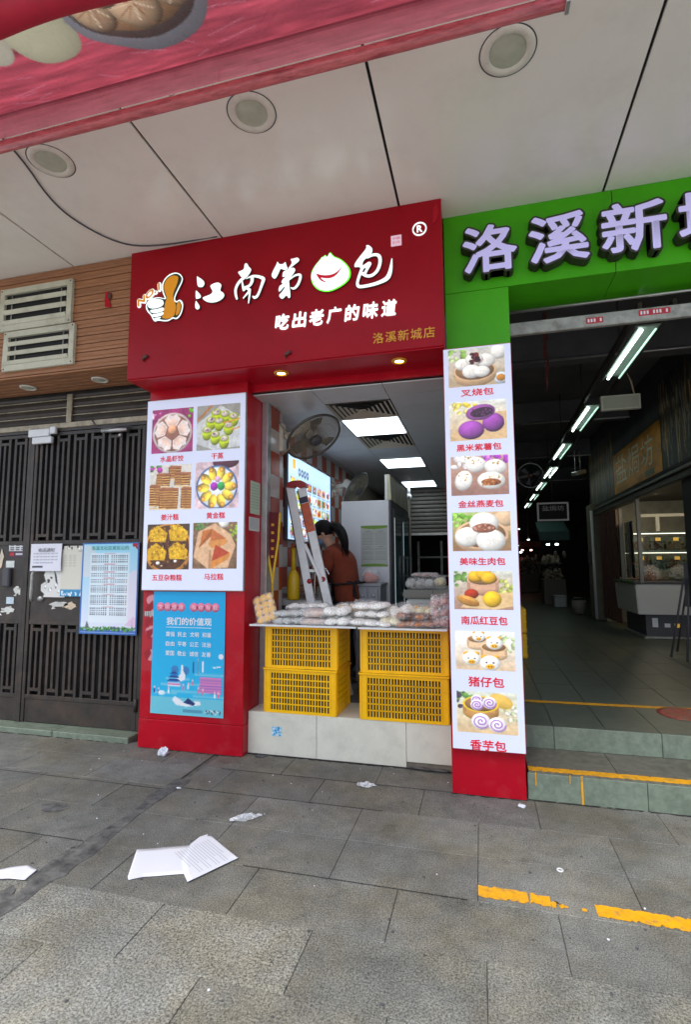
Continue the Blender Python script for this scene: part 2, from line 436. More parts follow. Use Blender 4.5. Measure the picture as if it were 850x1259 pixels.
# ------------------------------------------------------------------ printed pictures: a painted grid of coloured faces
class Pic:
    def __init__(s, w, h, bg=(200,200,200), ss=2):
        s.w, s.h, s.k = w, h, ss; W, H = w*ss, h*ss
        s.a = np.ones((H, W, 3)) * np.array(bg, float)
        yy, xx = np.mgrid[0:H, 0:W]
        s.u = (xx+0.5)/W; s.v = (yy+0.5)/H; s.asp = h/w; s.rs = np.random.RandomState(w*7+h)
    def rect(s, x0, y0, x1, y1, c, a=1.0):
        s._put((s.u >= x0) & (s.u < x1) & (s.v >= y0) & (s.v < y1), c, a); return s
    def grad(s, c0, c1):
        t = s.v[..., None]; s.a = np.array(c0, float)*(1-t) + np.array(c1, float)*t; return s
    def _put(s, mask, c, a=1.0):
        s.a[mask] = s.a[mask]*(1-a) + np.array(c, float)*a
    def ell(s, cx, cy, rx, ry, c, ang=0.0, sh=0.3, a=1.0):
        du, dv = s.u-cx, (s.v-cy)*s.asp
        ca, sa = math.cos(ang), math.sin(ang)
        p, q = (du*ca+dv*sa)/rx, (-du*sa+dv*ca)/(ry*s.asp)
        d = p*p+q*q; m = d < 1
        li = 1 + sh*(-q*0.7-p*0.35) - sh*0.7*d**2
        s.a[m] = s.a[m]*(1-a) + (np.array(c, float)*li[..., None])[m]*a; return s
    def ring(s, cx, cy, rx, ry, c, t=0.08):
        d = ((s.u-cx)/rx)**2+((s.v-cy)/ry)**2
        s._put((d < 1) & (d > (1-t)**2), c); return s
    def poly(s, pts, c, a=1.0):
        m = np.zeros(s.u.shape, bool); n = len(pts)
        for i in range(n):
            (x0, y0), (x1, y1) = pts[i], pts[(i+1) % n]
            if y0 == y1: continue
            cnd = ((y0 > s.v) != (y1 > s.v)) & (s.u < (x1-x0)*(s.v-y0)/(y1-y0)+x0)
            m ^= cnd
        s._put(m, c, a); return s
    def line(s, x0, y0, x1, y1, t, c, a=1.0):
        dx, dy = x1-x0, (y1-y0)*s.asp; L = math.hypot(dx, dy)+1e-9
        px, py = s.u-x0, (s.v-y0)*s.asp; k = np.clip((px*dx+py*dy)/L/L, 0, 1)
        d = np.hypot(px-k*dx, py-k*dy); s._put(d < t/2, c, a); return s
    def specks(s, x0, y0, x1, y1, n, cols, r=(0.01, 0.03), sh=0.3):
        for i in range(n):
            rr = s.rs.uniform(*r); c = cols[s.rs.randint(len(cols))]
            s.ell(s.rs.uniform(x0, x1), s.rs.uniform(y0, y1), rr, rr*s.rs.uniform(.6, 1.2)/s.asp, c, s.rs.uniform(0, 3), sh)
        return s
    def noise(s, amp=0.12, cells=14):
        H, W = s.u.shape
        for cc, am in ((cells, amp), (cells*3, amp*0.7)):
            g = s.rs.uniform(-1, 1, (cc+2, cc+2)); x = s.u*cc; y = s.v*cc; xi = x.astype(int); yi = y.astype(int); fx = x-xi; fy = y-yi
            nn = g[yi, xi]*(1-fx)*(1-fy)+g[yi, xi+1]*fx*(1-fy)+g[yi+1, xi]*(1-fx)*fy+g[yi+1, xi+1]*fx*fy
            s.a *= (1+am*nn)[..., None]
        return s
    def out(s):
        k = s.k; b = s.a.reshape(s.h, k, s.w, k, 3).mean((1, 3)); return np.clip(b, 0, 255)
def picture(name, pic, u0, u1, v0, v1, d, material, parent, plane='y', bend=None, loc=None):
    """the painted picture as a flat coloured sheet: u left->right, v bottom->top, on the plane"""
    a = pic.out() / 255.0
    h, w_ = a.shape[:2]
    a = np.where(a <= 0.04045, a/12.92, ((a+0.055)/1.055)**2.4)
    off = Vector(loc) if loc is not None else (OFF.get(parent.name, Vector((0,0,0))) if parent else Vector((0,0,0)))
    gu = np.linspace(u0, u1, w_+1); gv = np.linspace(v1, v0, h+1)
    U, V = np.meshgrid(gu, gv); D = np.full_like(U, d)
    if bend: D = D + bend((U-u0)/(u1-u0), (V-v0)/(v1-v0))
    if plane == 'y': co = np.stack([U, D, V], -1)
    elif plane == 'x': co = np.stack([D, U, V], -1)
    else: co = np.stack([U, V, D], -1)
    co = co.reshape(-1, 3) - np.array(off)
    i = np.arange(h)[:, None]*(w_+1)+np.arange(w_)[None, :]
    F = np.stack([i+w_+1, i+w_+2, i+1, i], -1).reshape(-1, 4)
    me = bpy.data.meshes.new(name)
    me.vertices.add(len(co)); me.vertices.foreach_set('co', co.ravel().astype(np.float32))
    me.loops.add(F.size); me.loops.foreach_set('vertex_index', F.ravel().astype(np.int32))
    me.polygons.add(len(F)); me.polygons.foreach_set('loop_start', (np.arange(len(F))*4).astype(np.int32))
    me.update(calc_edges=True)
    ca = me.color_attributes.new('Col', 'FLOAT_COLOR', 'CORNER')
    rgba = np.ones((len(F), 4, 4), np.float32); rgba[:, :, :3] = a.reshape(-1, 3)[:, None, :]
    ca.data.foreach_set('color', rgba.ravel())
    me.materials.append(material)
    o = bpy.data.objects.new(name, me); link(o, parent)
    if parent is None and loc is not None: o.location = loc; OFF[o.name] = Vector(loc)
    return o

# sign characters traced as strokes on the sign face, metres (x, z[, half width])
GLYPH = {
 'jiang': ([[(-2.177, 3.853), (-2.165, 3.842), (-2.128, 3.816), (-2.106, 3.79), (-2.106, 3.765), (-2.117, 3.751), (-2.139, 3.748), (-2.163, 3.758), (-2.17, 3.775), (-2.176, 3.821)], [(-2.179, 3.73), (-2.166, 3.715), (-2.142, 3.689), (-2.132, 3.672), (-2.138, 3.657), (-2.16, 3.654), (-2.179, 3.653), (-2.183, 3.677), (-2.184, 3.718)], [(-2.179, 3.643), (-2.169, 3.626), (-2.149, 3.601), (-2.142, 3.577), (-2.148, 3.565), (-2.165, 3.561), (-2.18, 3.573), (-2.186, 3.592), (-2.184, 3.623)], [(-2.055, 3.747), (-2.037, 3.76), (-1.999, 3.768), (-1.976, 3.765), (-1.957, 3.75), (-1.951, 3.734), (-1.958, 3.715), (-1.962, 3.691), (-1.936, 3.676), (-1.923, 3.654), (-1.928, 3.633), (-1.958, 3.612), (-1.995, 3.602), (-2.033, 3.602), (-2.071, 3.612), (-2.1, 3.63), (-2.119, 3.65), (-2.115, 3.661), (-2.072, 3.668), (-2.039, 3.679), (-2.028, 3.696), (-2.04, 3.72)]], []),
 'nan': ([[(-1.74, 3.896), (-1.727, 3.885), (-1.715, 3.859), (-1.692, 3.837), (-1.698, 3.814), (-1.716, 3.79), (-1.736, 3.767), (-1.77, 3.772), (-1.791, 3.799), (-1.813, 3.832), (-1.781, 3.836), (-1.756, 3.845), (-1.754, 3.885)]], [[(-1.752, 3.774, 0.0132), (-1.784, 3.756, 0.0132), (-1.815, 3.721, 0.0121), (-1.829, 3.679, 0.0113), (-1.823, 3.634, 0.0106), (-1.814, 3.606, 0.0083)], [(-1.734, 3.762, 0.0038), (-1.702, 3.773, 0.0075), (-1.67, 3.775, 0.0106), (-1.625, 3.763, 0.0113), (-1.585, 3.74, 0.0143), (-1.589, 3.723, 0.0143), (-1.604, 3.681, 0.0113), (-1.619, 3.64, 0.0106), (-1.637, 3.603, 0.0113), (-1.659, 3.591, 0.0121), (-1.675, 3.604, 0.0068)], [(-1.77, 3.741, 0.0068), (-1.764, 3.705, 0.0083), (-1.753, 3.672, 0.0132)], [(-1.684, 3.763, 0.0143), (-1.683, 3.728, 0.0132), (-1.705, 3.696, 0.0113), (-1.746, 3.685, 0.0143), (-1.753, 3.672, 0.0113)], [(-1.728, 3.682, 0.0113), (-1.7, 3.66, 0.0106), (-1.714, 3.645, 0.0094), (-1.756, 3.603, 0.0057)], [(-1.7, 3.665, 0.0083), (-1.704, 3.617, 0.0083), (-1.711, 3.555, 0.0045)]]),
 'di': ([[(-1.47, 3.866), (-1.459, 3.844), (-1.439, 3.836), (-1.421, 3.838), (-1.404, 3.853), (-1.399, 3.835), (-1.39, 3.807), (-1.382, 3.793), (-1.403, 3.781), (-1.425, 3.791), (-1.445, 3.803), (-1.458, 3.77), (-1.478, 3.734), (-1.493, 3.723), (-1.513, 3.739), (-1.521, 3.762), (-1.505, 3.799), (-1.483, 3.835), (-1.475, 3.855)], [(-1.365, 3.87), (-1.339, 3.866), (-1.31, 3.873), (-1.295, 3.864), (-1.286, 3.843), (-1.317, 3.822), (-1.36, 3.796), (-1.368, 3.782), (-1.386, 3.785), (-1.369, 3.808), (-1.347, 3.835)], [(-1.421, 3.773), (-1.386, 3.785), (-1.347, 3.796), (-1.327, 3.787), (-1.32, 3.768), (-1.333, 3.747), (-1.372, 3.701), (-1.371, 3.666), (-1.358, 3.557), (-1.369, 3.547), (-1.38, 3.554), (-1.391, 3.579), (-1.419, 3.551), (-1.434, 3.551), (-1.454, 3.573), (-1.452, 3.59), (-1.428, 3.61), (-1.402, 3.649), (-1.415, 3.647), (-1.446, 3.613), (-1.457, 3.614), (-1.46, 3.636), (-1.451, 3.661), (-1.429, 3.67), (-1.39, 3.695), (-1.416, 3.679), (-1.435, 3.676), (-1.433, 3.706), (-1.392, 3.734), (-1.429, 3.724), (-1.427, 3.757)]], [[(-1.368, 3.7, 0.0057), (-1.325, 3.728, 0.0083), (-1.282, 3.73, 0.0094), (-1.277, 3.704, 0.0113), (-1.294, 3.655, 0.0113), (-1.32, 3.624, 0.0113), (-1.341, 3.621, 0.0083), (-1.357, 3.632, 0.0038)]]),
 'bun_edge': ([[(-1.038, 3.875), (-1.018, 3.844), (-0.999, 3.828), (-0.959, 3.807), (-0.916, 3.765), (-0.887, 3.723), (-0.876, 3.677), (-0.887, 3.634), (-0.921, 3.6), (-0.98, 3.572), (-1.038, 3.555), (-1.093, 3.561), (-1.142, 3.585), (-1.182, 3.633), (-1.198, 3.691), (-1.19, 3.74), (-1.162, 3.786), (-1.127, 3.821), (-1.105, 3.848), (-1.095, 3.844), (-1.079, 3.86), (-1.063, 3.836), (-1.05, 3.864)]], []),
 'bun_smile': ([[(-1.157, 3.72), (-1.112, 3.698), (-1.063, 3.688), (-1.014, 3.691), (-0.974, 3.712), (-0.945, 3.747), (-0.967, 3.706), (-0.999, 3.674), (-1.038, 3.662), (-1.078, 3.666), (-1.122, 3.682), (-1.093, 3.65), (-1.06, 3.631), (-1.103, 3.644), (-1.13, 3.671)]], []),
 'bao': ([[(-0.746, 3.882), (-0.724, 3.866), (-0.709, 3.84), (-0.716, 3.807), (-0.742, 3.787), (-0.777, 3.765), (-0.789, 3.739), (-0.784, 3.716), (-0.8, 3.705), (-0.818, 3.719), (-0.849, 3.718), (-0.851, 3.74), (-0.839, 3.763), (-0.799, 3.81), (-0.755, 3.857), (-0.761, 3.879)]], [[(-0.747, 3.783, 0.0103), (-0.716, 3.796, 0.0115), (-0.676, 3.793, 0.0115), (-0.655, 3.773, 0.0132), (-0.653, 3.727, 0.0123), (-0.665, 3.684, 0.0123), (-0.687, 3.651, 0.0123), (-0.722, 3.632, 0.0123), (-0.757, 3.635, 0.0115), (-0.792, 3.661, 0.0103)], [(-0.791, 3.704, 0.0123), (-0.76, 3.721, 0.0144), (-0.732, 3.735, 0.0144), (-0.738, 3.718, 0.0144), (-0.756, 3.685, 0.0103), (-0.774, 3.651, 0.0123), (-0.796, 3.663, 0.0123)], [(-0.793, 3.695, 0.0123), (-0.814, 3.643, 0.0115), (-0.83, 3.592, 0.0103), (-0.823, 3.563, 0.0123), (-0.792, 3.557, 0.0123), (-0.714, 3.561, 0.0132), (-0.649, 3.574, 0.0144), (-0.601, 3.594, 0.0185), (-0.583, 3.627, 0.0165), (-0.572, 3.678, 0.0115), (-0.565, 3.74, 0.0041)]]),
 'thumb_edge': ([[(-2.373, 3.915), (-2.333, 3.896), (-2.305, 3.858), (-2.31, 3.821), (-2.335, 3.775), (-2.367, 3.717), (-2.376, 3.675), (-2.359, 3.66), (-2.332, 3.675), (-2.305, 3.653), (-2.294, 3.614), (-2.309, 3.548), (-2.34, 3.509), (-2.367, 3.507), (-2.387, 3.519), (-2.427, 3.499), (-2.474, 3.502), (-2.522, 3.517), (-2.559, 3.509), (-2.58, 3.534), (-2.599, 3.574), (-2.631, 3.603), (-2.653, 3.644), (-2.645, 3.687), (-2.604, 3.719), (-2.543, 3.723), (-2.509, 3.715), (-2.467, 3.7), (-2.489, 3.741), (-2.505, 3.793), (-2.5, 3.843), (-2.467, 3.888), (-2.421, 3.913)]], []),
 'thumb_dark': ([[(-2.373, 3.904), (-2.339, 3.888), (-2.315, 3.856), (-2.322, 3.823), (-2.348, 3.777), (-2.379, 3.719), (-2.387, 3.673), (-2.361, 3.645), (-2.332, 3.663), (-2.317, 3.639), (-2.306, 3.61), (-2.319, 3.556), (-2.347, 3.52), (-2.369, 3.519), (-2.388, 3.531), (-2.427, 3.511), (-2.474, 3.514), (-2.522, 3.53), (-2.557, 3.522), (-2.57, 3.539), (-2.589, 3.579), (-2.62, 3.611), (-2.639, 3.645), (-2.632, 3.679), (-2.597, 3.709), (-2.543, 3.712), (-2.508, 3.706), (-2.45, 3.688), (-2.475, 3.739), (-2.491, 3.791), (-2.486, 3.841), (-2.457, 3.88), (-2.413, 3.899)]], []),
 'thumb_orange': ([[(-2.4, 3.891), (-2.359, 3.881), (-2.345, 3.86), (-2.363, 3.797), (-2.391, 3.739), (-2.393, 3.69), (-2.364, 3.636), (-2.363, 3.586), (-2.375, 3.538), (-2.407, 3.521), (-2.454, 3.521), (-2.495, 3.536), (-2.476, 3.564), (-2.471, 3.613), (-2.466, 3.662), (-2.447, 3.703), (-2.469, 3.75), (-2.484, 3.803), (-2.472, 3.845), (-2.44, 3.878)], [(-2.339, 3.66), (-2.318, 3.63), (-2.317, 3.592), (-2.335, 3.546), (-2.365, 3.537), (-2.356, 3.585), (-2.358, 3.629)]], []),
 'thumb_fingers': ([[(-2.629, 3.653), (-2.624, 3.69), (-2.583, 3.71), (-2.529, 3.702), (-2.487, 3.69), (-2.476, 3.651), (-2.506, 3.63), (-2.573, 3.624), (-2.615, 3.636)], [(-2.611, 3.619), (-2.539, 3.616), (-2.478, 3.627), (-2.47, 3.594), (-2.524, 3.583), (-2.593, 3.589)], [(-2.592, 3.579), (-2.524, 3.577), (-2.474, 3.585), (-2.479, 3.558), (-2.53, 3.549), (-2.578, 3.552)], [(-2.57, 3.542), (-2.523, 3.542), (-2.496, 3.545), (-2.509, 3.531), (-2.549, 3.521)]], []),
}

# =================================================================== THE SETTING
# unseen street side ground for bounce light, one sheet to the horizon
struct('unseen_bounce_ground', MB().add([(-900,-900,-.03),(900,-900,-.03),(900,900,-.03),(-900,900,-.03)], [(0,1,2,3)]), M_bounce)
pav = struct('pavement', MB().box(-7.5, 4.6, -1.2, 4.12, -.028, -.012), M_bed)
YS = [-1.0, -.64, -.28, .08, .43, .79, 1.14, 1.50, 1.857, 2.19, 2.54, 2.905, 3.275, 3.64, 3.985]
VJ = {13: -1.44, 12: -1.10, 11: -.055, 10: -.055, 9: .28, 8: -.715, 7: -1.04}
TW = .695
tile_src = {}
def paving(x0, x1, y0, y1):
    k = (round(x1-x0, 3), round(y1-y0, 3))
    if k not in tile_src:
        g = .0014; hx, hy = (x1-x0)/2-g, (y1-y0)/2-g; c = .002
        vs = [(-hx,-hy,-.012),(hx,-hy,-.012),(hx,hy,-.012),(-hx,hy,-.012),(-hx,-hy,-c),(hx,-hy,-c),(hx,hy,-c),(-hx,hy,-c),
              (-hx+c,-hy+c,0),(hx-c,-hy+c,0),(hx-c,hy-c,0),(-hx+c,hy-c,0)]
        fs = [(0,1,5,4),(1,2,6,5),(2,3,7,6),(3,0,4,7),(4,5,9,8),(5,6,10,9),(6,7,11,10),(7,4,8,11),(8,9,10,11)]
        me = bpy.data.meshes.new('paving_slab'); me.from_pydata(vs, [], fs); me.materials.append(M_pave); tile_src[k] = me
    o = share(tile_src[k], 'paving_slab', ((x0+x1)/2, (y0+y1)/2, random.uniform(-.0012, .0006)), pav,
              rot=(random.uniform(-.0012,.0012), random.uniform(-.001,.001), 0))
    if y1 < 2.2: o.material_slots[0].link = 'OBJECT'; o.material_slots[0].material = M_pave_l if (x1 < -.7 or y1 < 1.6) else M_pave_m  # slabs beyond the canopy: washed stone plus daylight put into the colour
for i in range(len(YS)-1):
    y0, y1 = YS[i], YS[i+1]
    jx = VJ.get(i, -1.04 + (i % 2)*.34)
    lo_lim = -2.05
    k0 = math.floor((lo_lim-jx)/TW)
    x = jx+k0*TW
    while x < 3.2:
        a, b = max(x, lo_lim), x+TW
        if b-a > .04: paving(a, b, y0, y1)
        x += TW
    x = -2.10
    st = TW*(.45 if i % 2 else 1.0)
    while x > -5.6:
        paving(x-st, x, y0, y1); x -= st; st = TW
# tarred channel between the two fields of slabs
rr = random.Random(3)
mb = MB(); e0, e1 = [], []
for k in range(60):
    y = -1.0+4.4*k/59; e0.append((-2.115-rr.uniform(0, .02)-.02*math.sin(k*.7), y)); e1.append((-2.035+rr.uniform(0, .02)+.02*math.sin(k*.45), y))
mb.prism(e0[::-1]+e1, .0025, -.01, 'z')
obj('tarred_joint', mb, M_tar, pav)
# dark patches of old repair, flush films on the slabs
def blotch(name, cx, cy, rx, ry, m, seed, z=.003, n=22, parent=pav):
    q = random.Random(seed); pts = [(cx+rx*math.cos(2*PI*k/n)*q.uniform(.7,1.1), cy+ry*math.sin(2*PI*k/n)*q.uniform(.6,1.1)) for k in range(n)]
    return obj(name, MB().prism(pts, z, z-.002, 'z'), m, parent)
blotch('tar_patch', -2.62, 2.83, .10, .06, M_tar, 5)

blotch('tar_patch', -2.09, 2.3, .09, .26, M_tar, 9)
blotch('tar_patch', -2.16, 1.95, .07, .22, M_tar, 19)
# yellow line on the pavement, worn through in places
def jagged(x0, x1, y0, y1, seed, rag=.012, slope=0.0, ends=.02):
    q = random.Random(seed); n = max(4, int((x1-x0)/.012)); top, bot = [], []
    for k in range(n+1):
        x = x0+(x1-x0)*k/n
        top.append((x+q.uniform(-.003,.003), y1+slope*(x-x0)-abs(q.gauss(0, rag*.4))))
        bot.append((x+q.uniform(-.003,.003), y0+slope*(x-x0)+abs(q.gauss(0, rag*.5))))
    return top[::-1]+bot
yl = thing('painted_line', (.4, 2.6, .003), 'broken yellow painted line, partly worn away, across the grey paving slabs', 'painted line')
for (a, b, c_, d_, sd, rg) in ((-.053,.165,2.572,2.665,1,.016),(.172,.26,2.572,2.66,2,.03),(.26,.31,2.572,2.62,3,.03),(.315,.33,2.585,2.60,6,.006),(.385,.405,2.58,2.60,7,.006),(.445,1.35,2.555,2.645,4,.014),(1.36,2.8,2.55,2.64,5,.012)):
    obj('paint_patch', MB().prism(jagged(a,b,c_,d_,sd,rg,-.015), .0042, .0022, 'z'), M_yel, yl)

# kerb in front of the gate
kerb = struct('gate_kerb')
for i in range(5):
    obj('kerb_stone', MB().box(-2.93-.78*(i+1)+.004, -2.93-.78*i, 3.93, 4.2, -.02, .048), M_kerb, kerb, bev=.006)

# building wall above and behind everything, canopy slab
struct('building_wall', MB().box(-9, 9, 4.25, 4.45, 4.3, 9), M_plaster)
struct('canopy_slab', MB().box(-9, 9, 2.0, 4.6, 4.2, 4.6), M_plaster)
ceil = struct('canopy_ceiling', MB().box(-8, 8, 2.0, 4.3, 4.185, 4.199), M_black)
xs = [-7.82, -6.365, -4.91, -3.455, -1.972, -.511, .939, 2.39, 3.84, 5.3]
for a, b in zip(xs[:-1], xs[1:]):
    obj('ceiling_panel', MB().box(a+.009, b-.009, 2.02, 3.90, 4.165, 4.184), M_ceil, ceil, bev=.003)

lamp_labels = ['round unlit downlight in the canopy ceiling left of the two seams, nearest the gate side', 'round unlit downlight in the canopy ceiling above the red shop sign', 'round unlit downlight in the canopy ceiling above the green sign']
def downlight(x, y, z, r, label, group, lens=M_lens, name='ceiling_downlight'):
    t = thing(name, (x, y, z), label, 'ceiling light', group)
    obj('trim_ring', MB().lathe([(r*.66, -.001), (r*.72, -.012), (r*.95, -.010), (r, -.001)], (x, y, z), seg=40), M_ring, t)
    obj('dark_gap_ring', MB().lathe([(r*1.0, -.0015), (r*1.05, -.0012)], (x, y, z), seg=40), M_ink, t)  # thin dark line round the trim ring
    obj('lens', MB().lathe([(r*.67, -.004), (r*.5, -.009), (r*.2, -.012), (.0005, -.013)], (x, y, z), seg=32), lens, t)
    return t
for x, lb in zip((-2.676, -1.234, .218), lamp_labels):
    downlight(x, 2.585, 4.165, .14, lb, 'round canopy downlights')

# wooden cladding left of the sign
wc = thing('timber_cladding', (-4.5, 3.63, 3.2), 'brown horizontal timber cladding above the iron gate', 'wall cladding')
zb = 3.2; pitch_z = (4.162-3.2)/13
obj('backing', MB().box(-6.5, -2.835, 3.652, 3.70, 3.22, 4.163), M_brown, wc)
for i in range(13):
    z0 = zb+i*pitch_z
    b = MB(); prof = [(3.652, z0+.002), (3.631, z0+.004), (3.628, z0+pitch_z*.3), (3.634, z0+pitch_z*.36), (3.634, z0+pitch_z*.42), (3.628, z0+pitch_z*.5), (3.630, z0+pitch_z-.005), (3.640, z0+pitch_z-.002), (3.652, z0+pitch_z-.002)]
    b.prism(prof, -6.5, -2.84, 'x')
    obj('cladding_board', b, M_wood, wc)
for i in range(6):
    y0 = 3.632+i*.07
    obj('soffit_board', MB().box(-6.5, -2.835, y0, y0+.064, 3.182, 3.198), M_wood, wc, bev=.004)
obj('soffit_backing', MB().box(-6.5, -2.83, 3.655, 4.1, 3.2, 3.214), M_brown, wc)
obj('edge_strip', MB().box(-2.84, -2.822, 3.627, 3.66, 3.2, 4.163), M_wood, wc)
downlight(-3.30, 3.85, 3.182, .075, 'small oval looking downlight under the timber cladding right of the vents', 'lights under the timber cladding')
downlight(-4.10, 3.85, 3.182, .075, 'small downlight under the timber cladding at the photo\'s left edge', 'lights under the timber cladding')

# two louvred vents
def vent(x0, x1, z0, z1, label):
    t = thing('louvre_vent', ((x0+x1)/2, 3.61, z0), label, 'air vent', 'louvred vents on the cladding')
    f = .055
    fr = MB()
    fr.box(x0, x1, 3.598, 3.627, z0, z0+f).box(x0, x1, 3.598, 3.627, z1-f, z1).box(x0, x0+f, 3.598, 3.627, z0+f, z1-f).box(x1-f, x1, 3.598, 3.627, z0+f, z1-f)
    obj('frame', fr, M_cream, t, bev=.003)
    obj('dark_opening', MB().box(x0+f, x1-f, 3.6235, 3.6265, z0+f, z1-f), M_black, t)
    n = 3; p = (z1-z0-2*f)/n
    for i in range(n):
        zc = z0+f+p*i
        s_ = MB().prism([(3.600, zc+.008), (3.590, zc+p*.42), (3.593, zc+p*.46), (3.618, zc+p*.56), (3.6215, zc+p*.52), (3.605, zc+.004)], x0+f+.002, x1-f-.002, 'x')
        obj('slat', s_, M_cream, t)
    for xx in (x0+f+.07, x1-f-.07):
        obj('stay_bar', MB().tube([(xx, 3.615, z0+f), (xx, 3.615, z1-f)], .006, 6), M_steel, t)
    for xx in (x0+.02, x1-.02):
        for zz in (z0+.02, z1-.02):
            obj('screw', MB().lathe([(.0001, -.004), (.006, -.003), (.008, 0)], (xx, 3.598, zz), 'y', 8), M_ink, t)
vent(-4.215, -3.42, 3.625, 4.03, 'upper cream louvred metal vent on the timber cladding')
vent(-4.145, -3.375, 3.245, 3.615, 'lower cream louvred metal vent on the timber cladding')

# brown slatted panel over the gate + its dirty track
tp = thing('slatted_transom', (-4, 4.15, 2.9), 'dark brown slatted panel between the timber cladding and the iron gate', 'wall panel')
obj('backing', MB().box(-6.5, -2.84, 4.17, 4.2, 2.88, 3.22), M_black, tp)
for i in range(4):
    z0 = 2.90+i*.082
    obj('slat', MB().prism([(4.165, z0), (4.135, z0+.006), (4.125, z0+.03), (4.135, z0+.066), (4.165, z0+.070)], -6.5, -2.84, 'x'), M_brown, tp)
    obj('trim_strip', MB().box(-6.5, -2.84, 4.128, 4.14, z0+.0702, z0+.079), M_track, tp)
obj('post', MB().box(-3.895, -3.835, 4.105, 4.124, 2.885, 3.18), M_track, tp, bev=.003)
gt = thing('gate_track', (-4, 4.09, 2.82), 'dirty cream metal track along the top of the iron gate', 'gate track')
obj('rail', MB().box(-6.5, -2.84, 4.07, 4.10, 2.835, 2.885), M_track, gt, bev=.004)
obj('lower_lip', MB().box(-6.5, -2.84, 4.085, 4.12, 2.806, 2.8345), M_gate, gt)
for (a, b, c_, d_) in ((-4.27,-4.02,2.755,2.83),(-4.22,-3.99,2.685,2.75),(-4.015,-3.95,2.775,2.845)):
    obj('latch_box', MB().box(a, b, 4.035, 4.07, c_, d_), M_white, gt, bev=.006)
obj('closer_tube', MB().tube([(-3.42, 4.05, 2.765), (-3.14, 4.05, 2.76)], .022, 12), M_alu, gt)
obj('closer_knob', MB().ellipsoid((-3.22, 4.05, 2.71), .018, .018, .018, 10, 6), M_alu, gt)
obj('cable', MB().tube([(-3.55,4.06,2.88),(-3.48,4.05,2.80),(-3.36,4.05,2.79),(-3.25,4.06,2.80),(-3.12,4.055,2.79)], .006, 6), M_ink, gt)

# iron gate, two leaves
gate = thing('iron_gate', (-4.24, 4.1, .05), 'dark brown double iron gate of upright bars with a solid middle plate', 'gate')
def leaf(x0, x1):
    lf = obj('gate_leaf', MB().box(x0, x0+.035, 4.085, 4.12, .055, 2.80).box(x1-.035, x1, 4.085, 4.12, .055, 2.80)
             .box(x0+.035, x1-.035, 4.087, 4.118, 2.765, 2.80).box(x0+.035, x1-.035, 4.087, 4.118, .9475, .987).box(x0+.035, x1-.035, 4.087, 4.118, 1.70, 1.742)
             .box(x0+.035, x1-.035, 4.087, 4.118, .262, .30), M_gate, gate, bev=.003)
    obj('lock_plate', MB().box(x0+.035, x1-.035, 4.094, 4.11, .985, 1.702), M_gate, lf)
    obj('kick_plate', MB().box(x0+.035, x1-.035, 4.094, 4.11, .055, .264), M_gate, lf)
    n = int(round((x1-x0-.07)/.195)); p = (x1-x0-.07)/n
    long_bar = {}
    def bar(x, z0, z1, w_):
        k = (w_, round(z1-z0, 3))
        if k not in long_bar: long_bar[k] = obj('bar', MB().box(-w_/2, w_/2, -.013, .013, 0, z1-z0), M_gate, lf, local=True, bev=.002); o = long_bar[k]
        else: o = share(long_bar[k], 'bar', (0,0,0), None); COL.objects.unlink(o); COL.objects.link(o); o.parent = lf
        o.location = Vector((x, 4.1025, z0))-OFF[gate.name]
    for i in range(n):
        c = x0+.035+p*(i+.5)
        for (za, zb_) in ((.30, .9475), (1.742, 2.765)):
            for dx in (-.062, .062): bar(c+dx, za, zb_, .030)
            bar(c, za+.062, zb_-.062, .026)
            for zz in (za+.035, zb_-.062):
                o = obj('cross_piece', MB().box(c-.047, c+.047, 4.09, 4.115, zz, zz+.027), M_gate, lf)
    return lf
leaf(-4.222, -2.975)
leaf(-5.52, -4.272)
obj('meeting_post', MB().box(-4.268, -4.226, 4.08, 4.125, .05, 2.81), M_gate, gate)
obj('side_post', MB().box(-2.968, -2.90, 4.08, 4.125, .0, 2.81), M_gate, gate)
obj('hinge', MB().tube([(-2.972, 4.075, .22), (-2.972, 4.075, .33)], .018, 10), M_gate, gate)
obj('pull_handle', MB().tube([(-4.115, 4.04, 1.17), (-4.115, 4.025, 1.20), (-4.112, 4.025, 1.42), (-4.112, 4.04, 1.45)], .014, 8), M_steel, gate)
obj('lock_cylinder', MB().lathe([(.0001, -.03), (.022, -.03), (.026, 0)], (-4.055, 4.093, 1.19), 'y', 14), M_alu, gate)
obj('lock_case', MB().box(-4.50, -4.42, 4.05, 4.093, 1.30, 1.48), M_ink, gate, bev=.01)
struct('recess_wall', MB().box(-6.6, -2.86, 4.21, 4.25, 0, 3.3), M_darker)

# =================================================================== RED SHOP FRONT
# left pillar
lp = thing('red_pillar', (-2.33, 3.89, 0), 'wide glossy red pillar left of the bun counter, under the six-dish menu board', 'pillar')
obj('base', MB().box(-2.802, -1.853, 3.885, 4.6, .0, .232), M_red, lp, bev=.004)
obj('shaft', MB().box(-2.798, -1.857, 3.891, 4.62, .234, 3.043), M_red, lp, bev=.003)
# right pillar
rp = thing('red_pillar', (.02, 3.63, 0), 'narrow red pillar base under the tall seven-bun light board', 'pillar')
obj('base', MB().box(-.222, .243, 3.63, 4.15, 0, .43), M_red, rp, bev=.004)
obj('shaft', MB().box(-.200, .232, 3.645, 4.15, .43, 3.02), M_red, rp)
